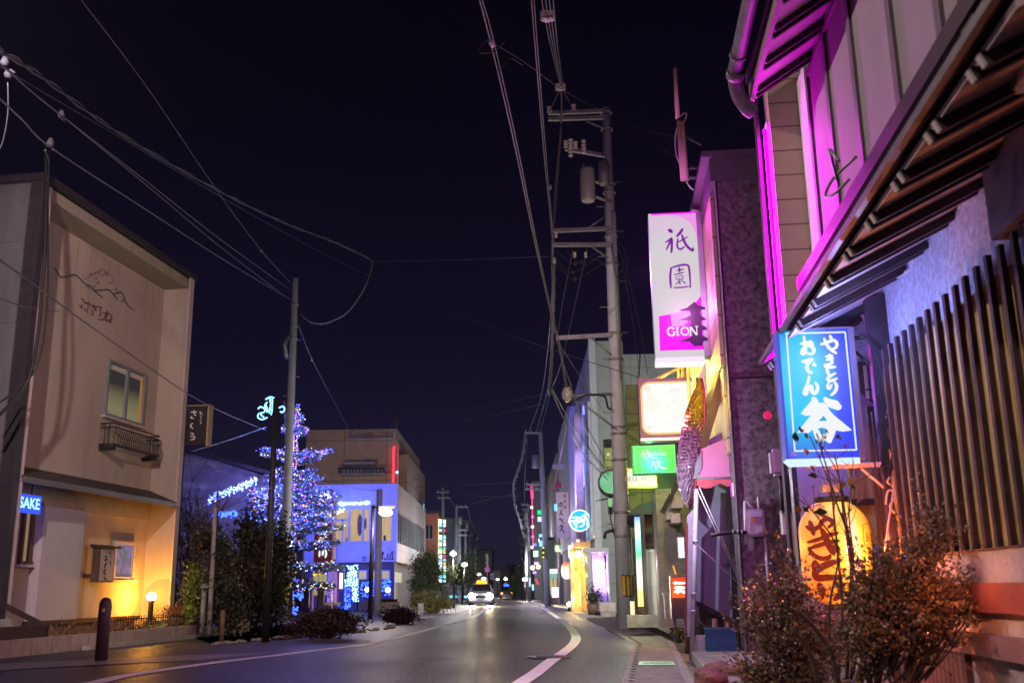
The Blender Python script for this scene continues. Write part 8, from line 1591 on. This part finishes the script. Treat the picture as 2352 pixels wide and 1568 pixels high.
wire('left of two thin wires falling right of the utility pole', [(1428, 600, 25.8), (1452, 730, 25.6), (1470, 865, 25)], .009, M_wdk); wire('right of two thin wires falling right of the utility pole', [(1434, 600, 25.8), (1465, 730, 25.6), (1488, 860, 25)], .009, M_wdk)
wire('upper thin wire from the pole top to the roof antenna', [(1405, 275, 26), (1500, 302, 21), (1612, 330, 16)], .008, M_wdk); wire('lower thin wire from the pole top to the roof antenna', [(1405, 278, 26), (1500, 330, 21), (1600, 388, 16), (1625, 410, 15)], .008, M_wdk)
wire('thin diagonal wire crossing the bundles high over the road', [(1120, 92, 14), (1200, 140, 16), (1290, 205, 18), (1395, 262, 26)], .007, M_wdk)
wire('small loop of wire left of the thick pair', [(1122, 92, 13.8), (1103, 108, 13.8), (1104, 122, 13.8), (1135, 118, 14), (1160, 95, 14)], .008, M_wdk); wire('small curl of wire right of the thick pair', [(1140, 165, 14.6), (1158, 150, 14.6), (1172, 134, 14.7), (1200, 150, 15.5)], .008, M_wdk)
b = MB(); b.ball(at(1129, 100, 13.8), .05, 1); b.tube([at(1126, 95, 13.8), at(1132, 108, 13.8)], .03, 6); tag(b.build('cable_clamp', mat('porcelain', (.62, .58, .6))), 'white clamp on the thick pair near the top edge', 'clamp')
for i, P_ in enumerate(([(1282, 800, 26), (1310, 880, 30), (1350, 1000, 36), (1400, 1085, 41)], [(1264, 885, 27), (1300, 950, 32), (1340, 1020, 37), (1398, 1090, 42)], [(1264, 890, 27), (1295, 960, 32), (1335, 1035, 37), (1395, 1100, 42)], [(1285, 790, 26), (1330, 860, 30), (1410, 980, 36), (1425, 1005, 38)])):
    wire(['first service wire fanning from the pole to the grey end wall', 'second service wire fanning to the grey end wall', 'third service wire fanning to the grey end wall', 'fourth service wire reaching highest on the grey end wall'][i], P_, .016 if 0 < i < 3 else .010, M_wdk)
wire('orange lit guy cable sloping to the mid pole', [(1302, 975, 48), (1285, 1060, 55), (1265, 1140, 60), (1250, 1185, 65)], .03, mat('guy_guard', (.35, .22, .16), .7, .1))
wire('upper wire with a ball crossing behind the poles', [(690, 960, 62), (900, 950, 62), (1086, 937, 60), (1255, 903, 50)], .016, M_wdk, balls=((1087, 937, 60),)); wire('lower wire with a ball crossing behind the poles', [(690, 976, 62), (900, 970, 62), (1081, 962, 60), (1255, 925, 50)], .016, M_wdk, balls=((1081, 962, 60),))
for i, (y0, ym, y1, xa, xb) in enumerate(((1052, 1056, 1048, 960, 1222), (1070, 1074, 1066, 955, 1205), (1099, 1110, 1107, 950, 1180), (1118, 1113, 1107, 955, 1190), (1135, 1140, 1138, 1060, 1200), (1158, 1142, 1130, 1080, 1200))):
    wire(['highest', 'second', 'third', 'fourth', 'fifth', 'lowest'][i]+' faint wire crossing the far road', [(xa, y0, 86), ((xa+xb)/2, ym, 84), (xb, y1, 80)], .018, M_wdk)
wire('hanging cable from the mid pole down the far right row', [(1208, 995, 66), (1200, 1050, 68), (1185, 1095, 70), (1181, 1115, 72), (1184, 1160, 76), (1196, 1200, 84), (1204, 1235, 95)], .05, M_wire, 6, 2)
wire('second far cable along the right row of poles', [(1212, 995, 66), (1206, 1080, 74), (1204, 1160, 88), (1203, 1230, 110)], .02, M_wdk)
wire('wire from the thin far pole to the frame pole on the left', [(1032, 1141, 84), (1040, 1156, 88), (1048, 1166, 92)], .03, M_wdk); wire('cable running down the left row of far poles', [(1074, 1166, 92), (1080, 1190, 110), (1092, 1225, 150)], .03, M_wire)
# ================================================================ haze volume added for a glow round the lights
b = MB(); b.box(-505, 505, -65, 905, -1.2, 24); hz = b.build('haze', None); hz['kind'] = 'stuff'; hz['label'] = 'thin haze added to lift the lights into a soft glow'
m = bpy.data.materials.new('glow_haze'); m.use_nodes = True; t_ = m.node_tree; t_.nodes.remove(t_.nodes['Principled BSDF']); pv = t_.nodes.new('ShaderNodeVolumePrincipled')
pv.inputs['Color'].default_value = (.75, .72, .9, 1); pv.inputs['Density'].default_value = .00014; pv.inputs['Anisotropy'].default_value = .3
t_.links.new(pv.outputs[0], t_.nodes['Material Output'].inputs['Volume']); hz.data.materials.clear(); hz.data.materials.append(m)
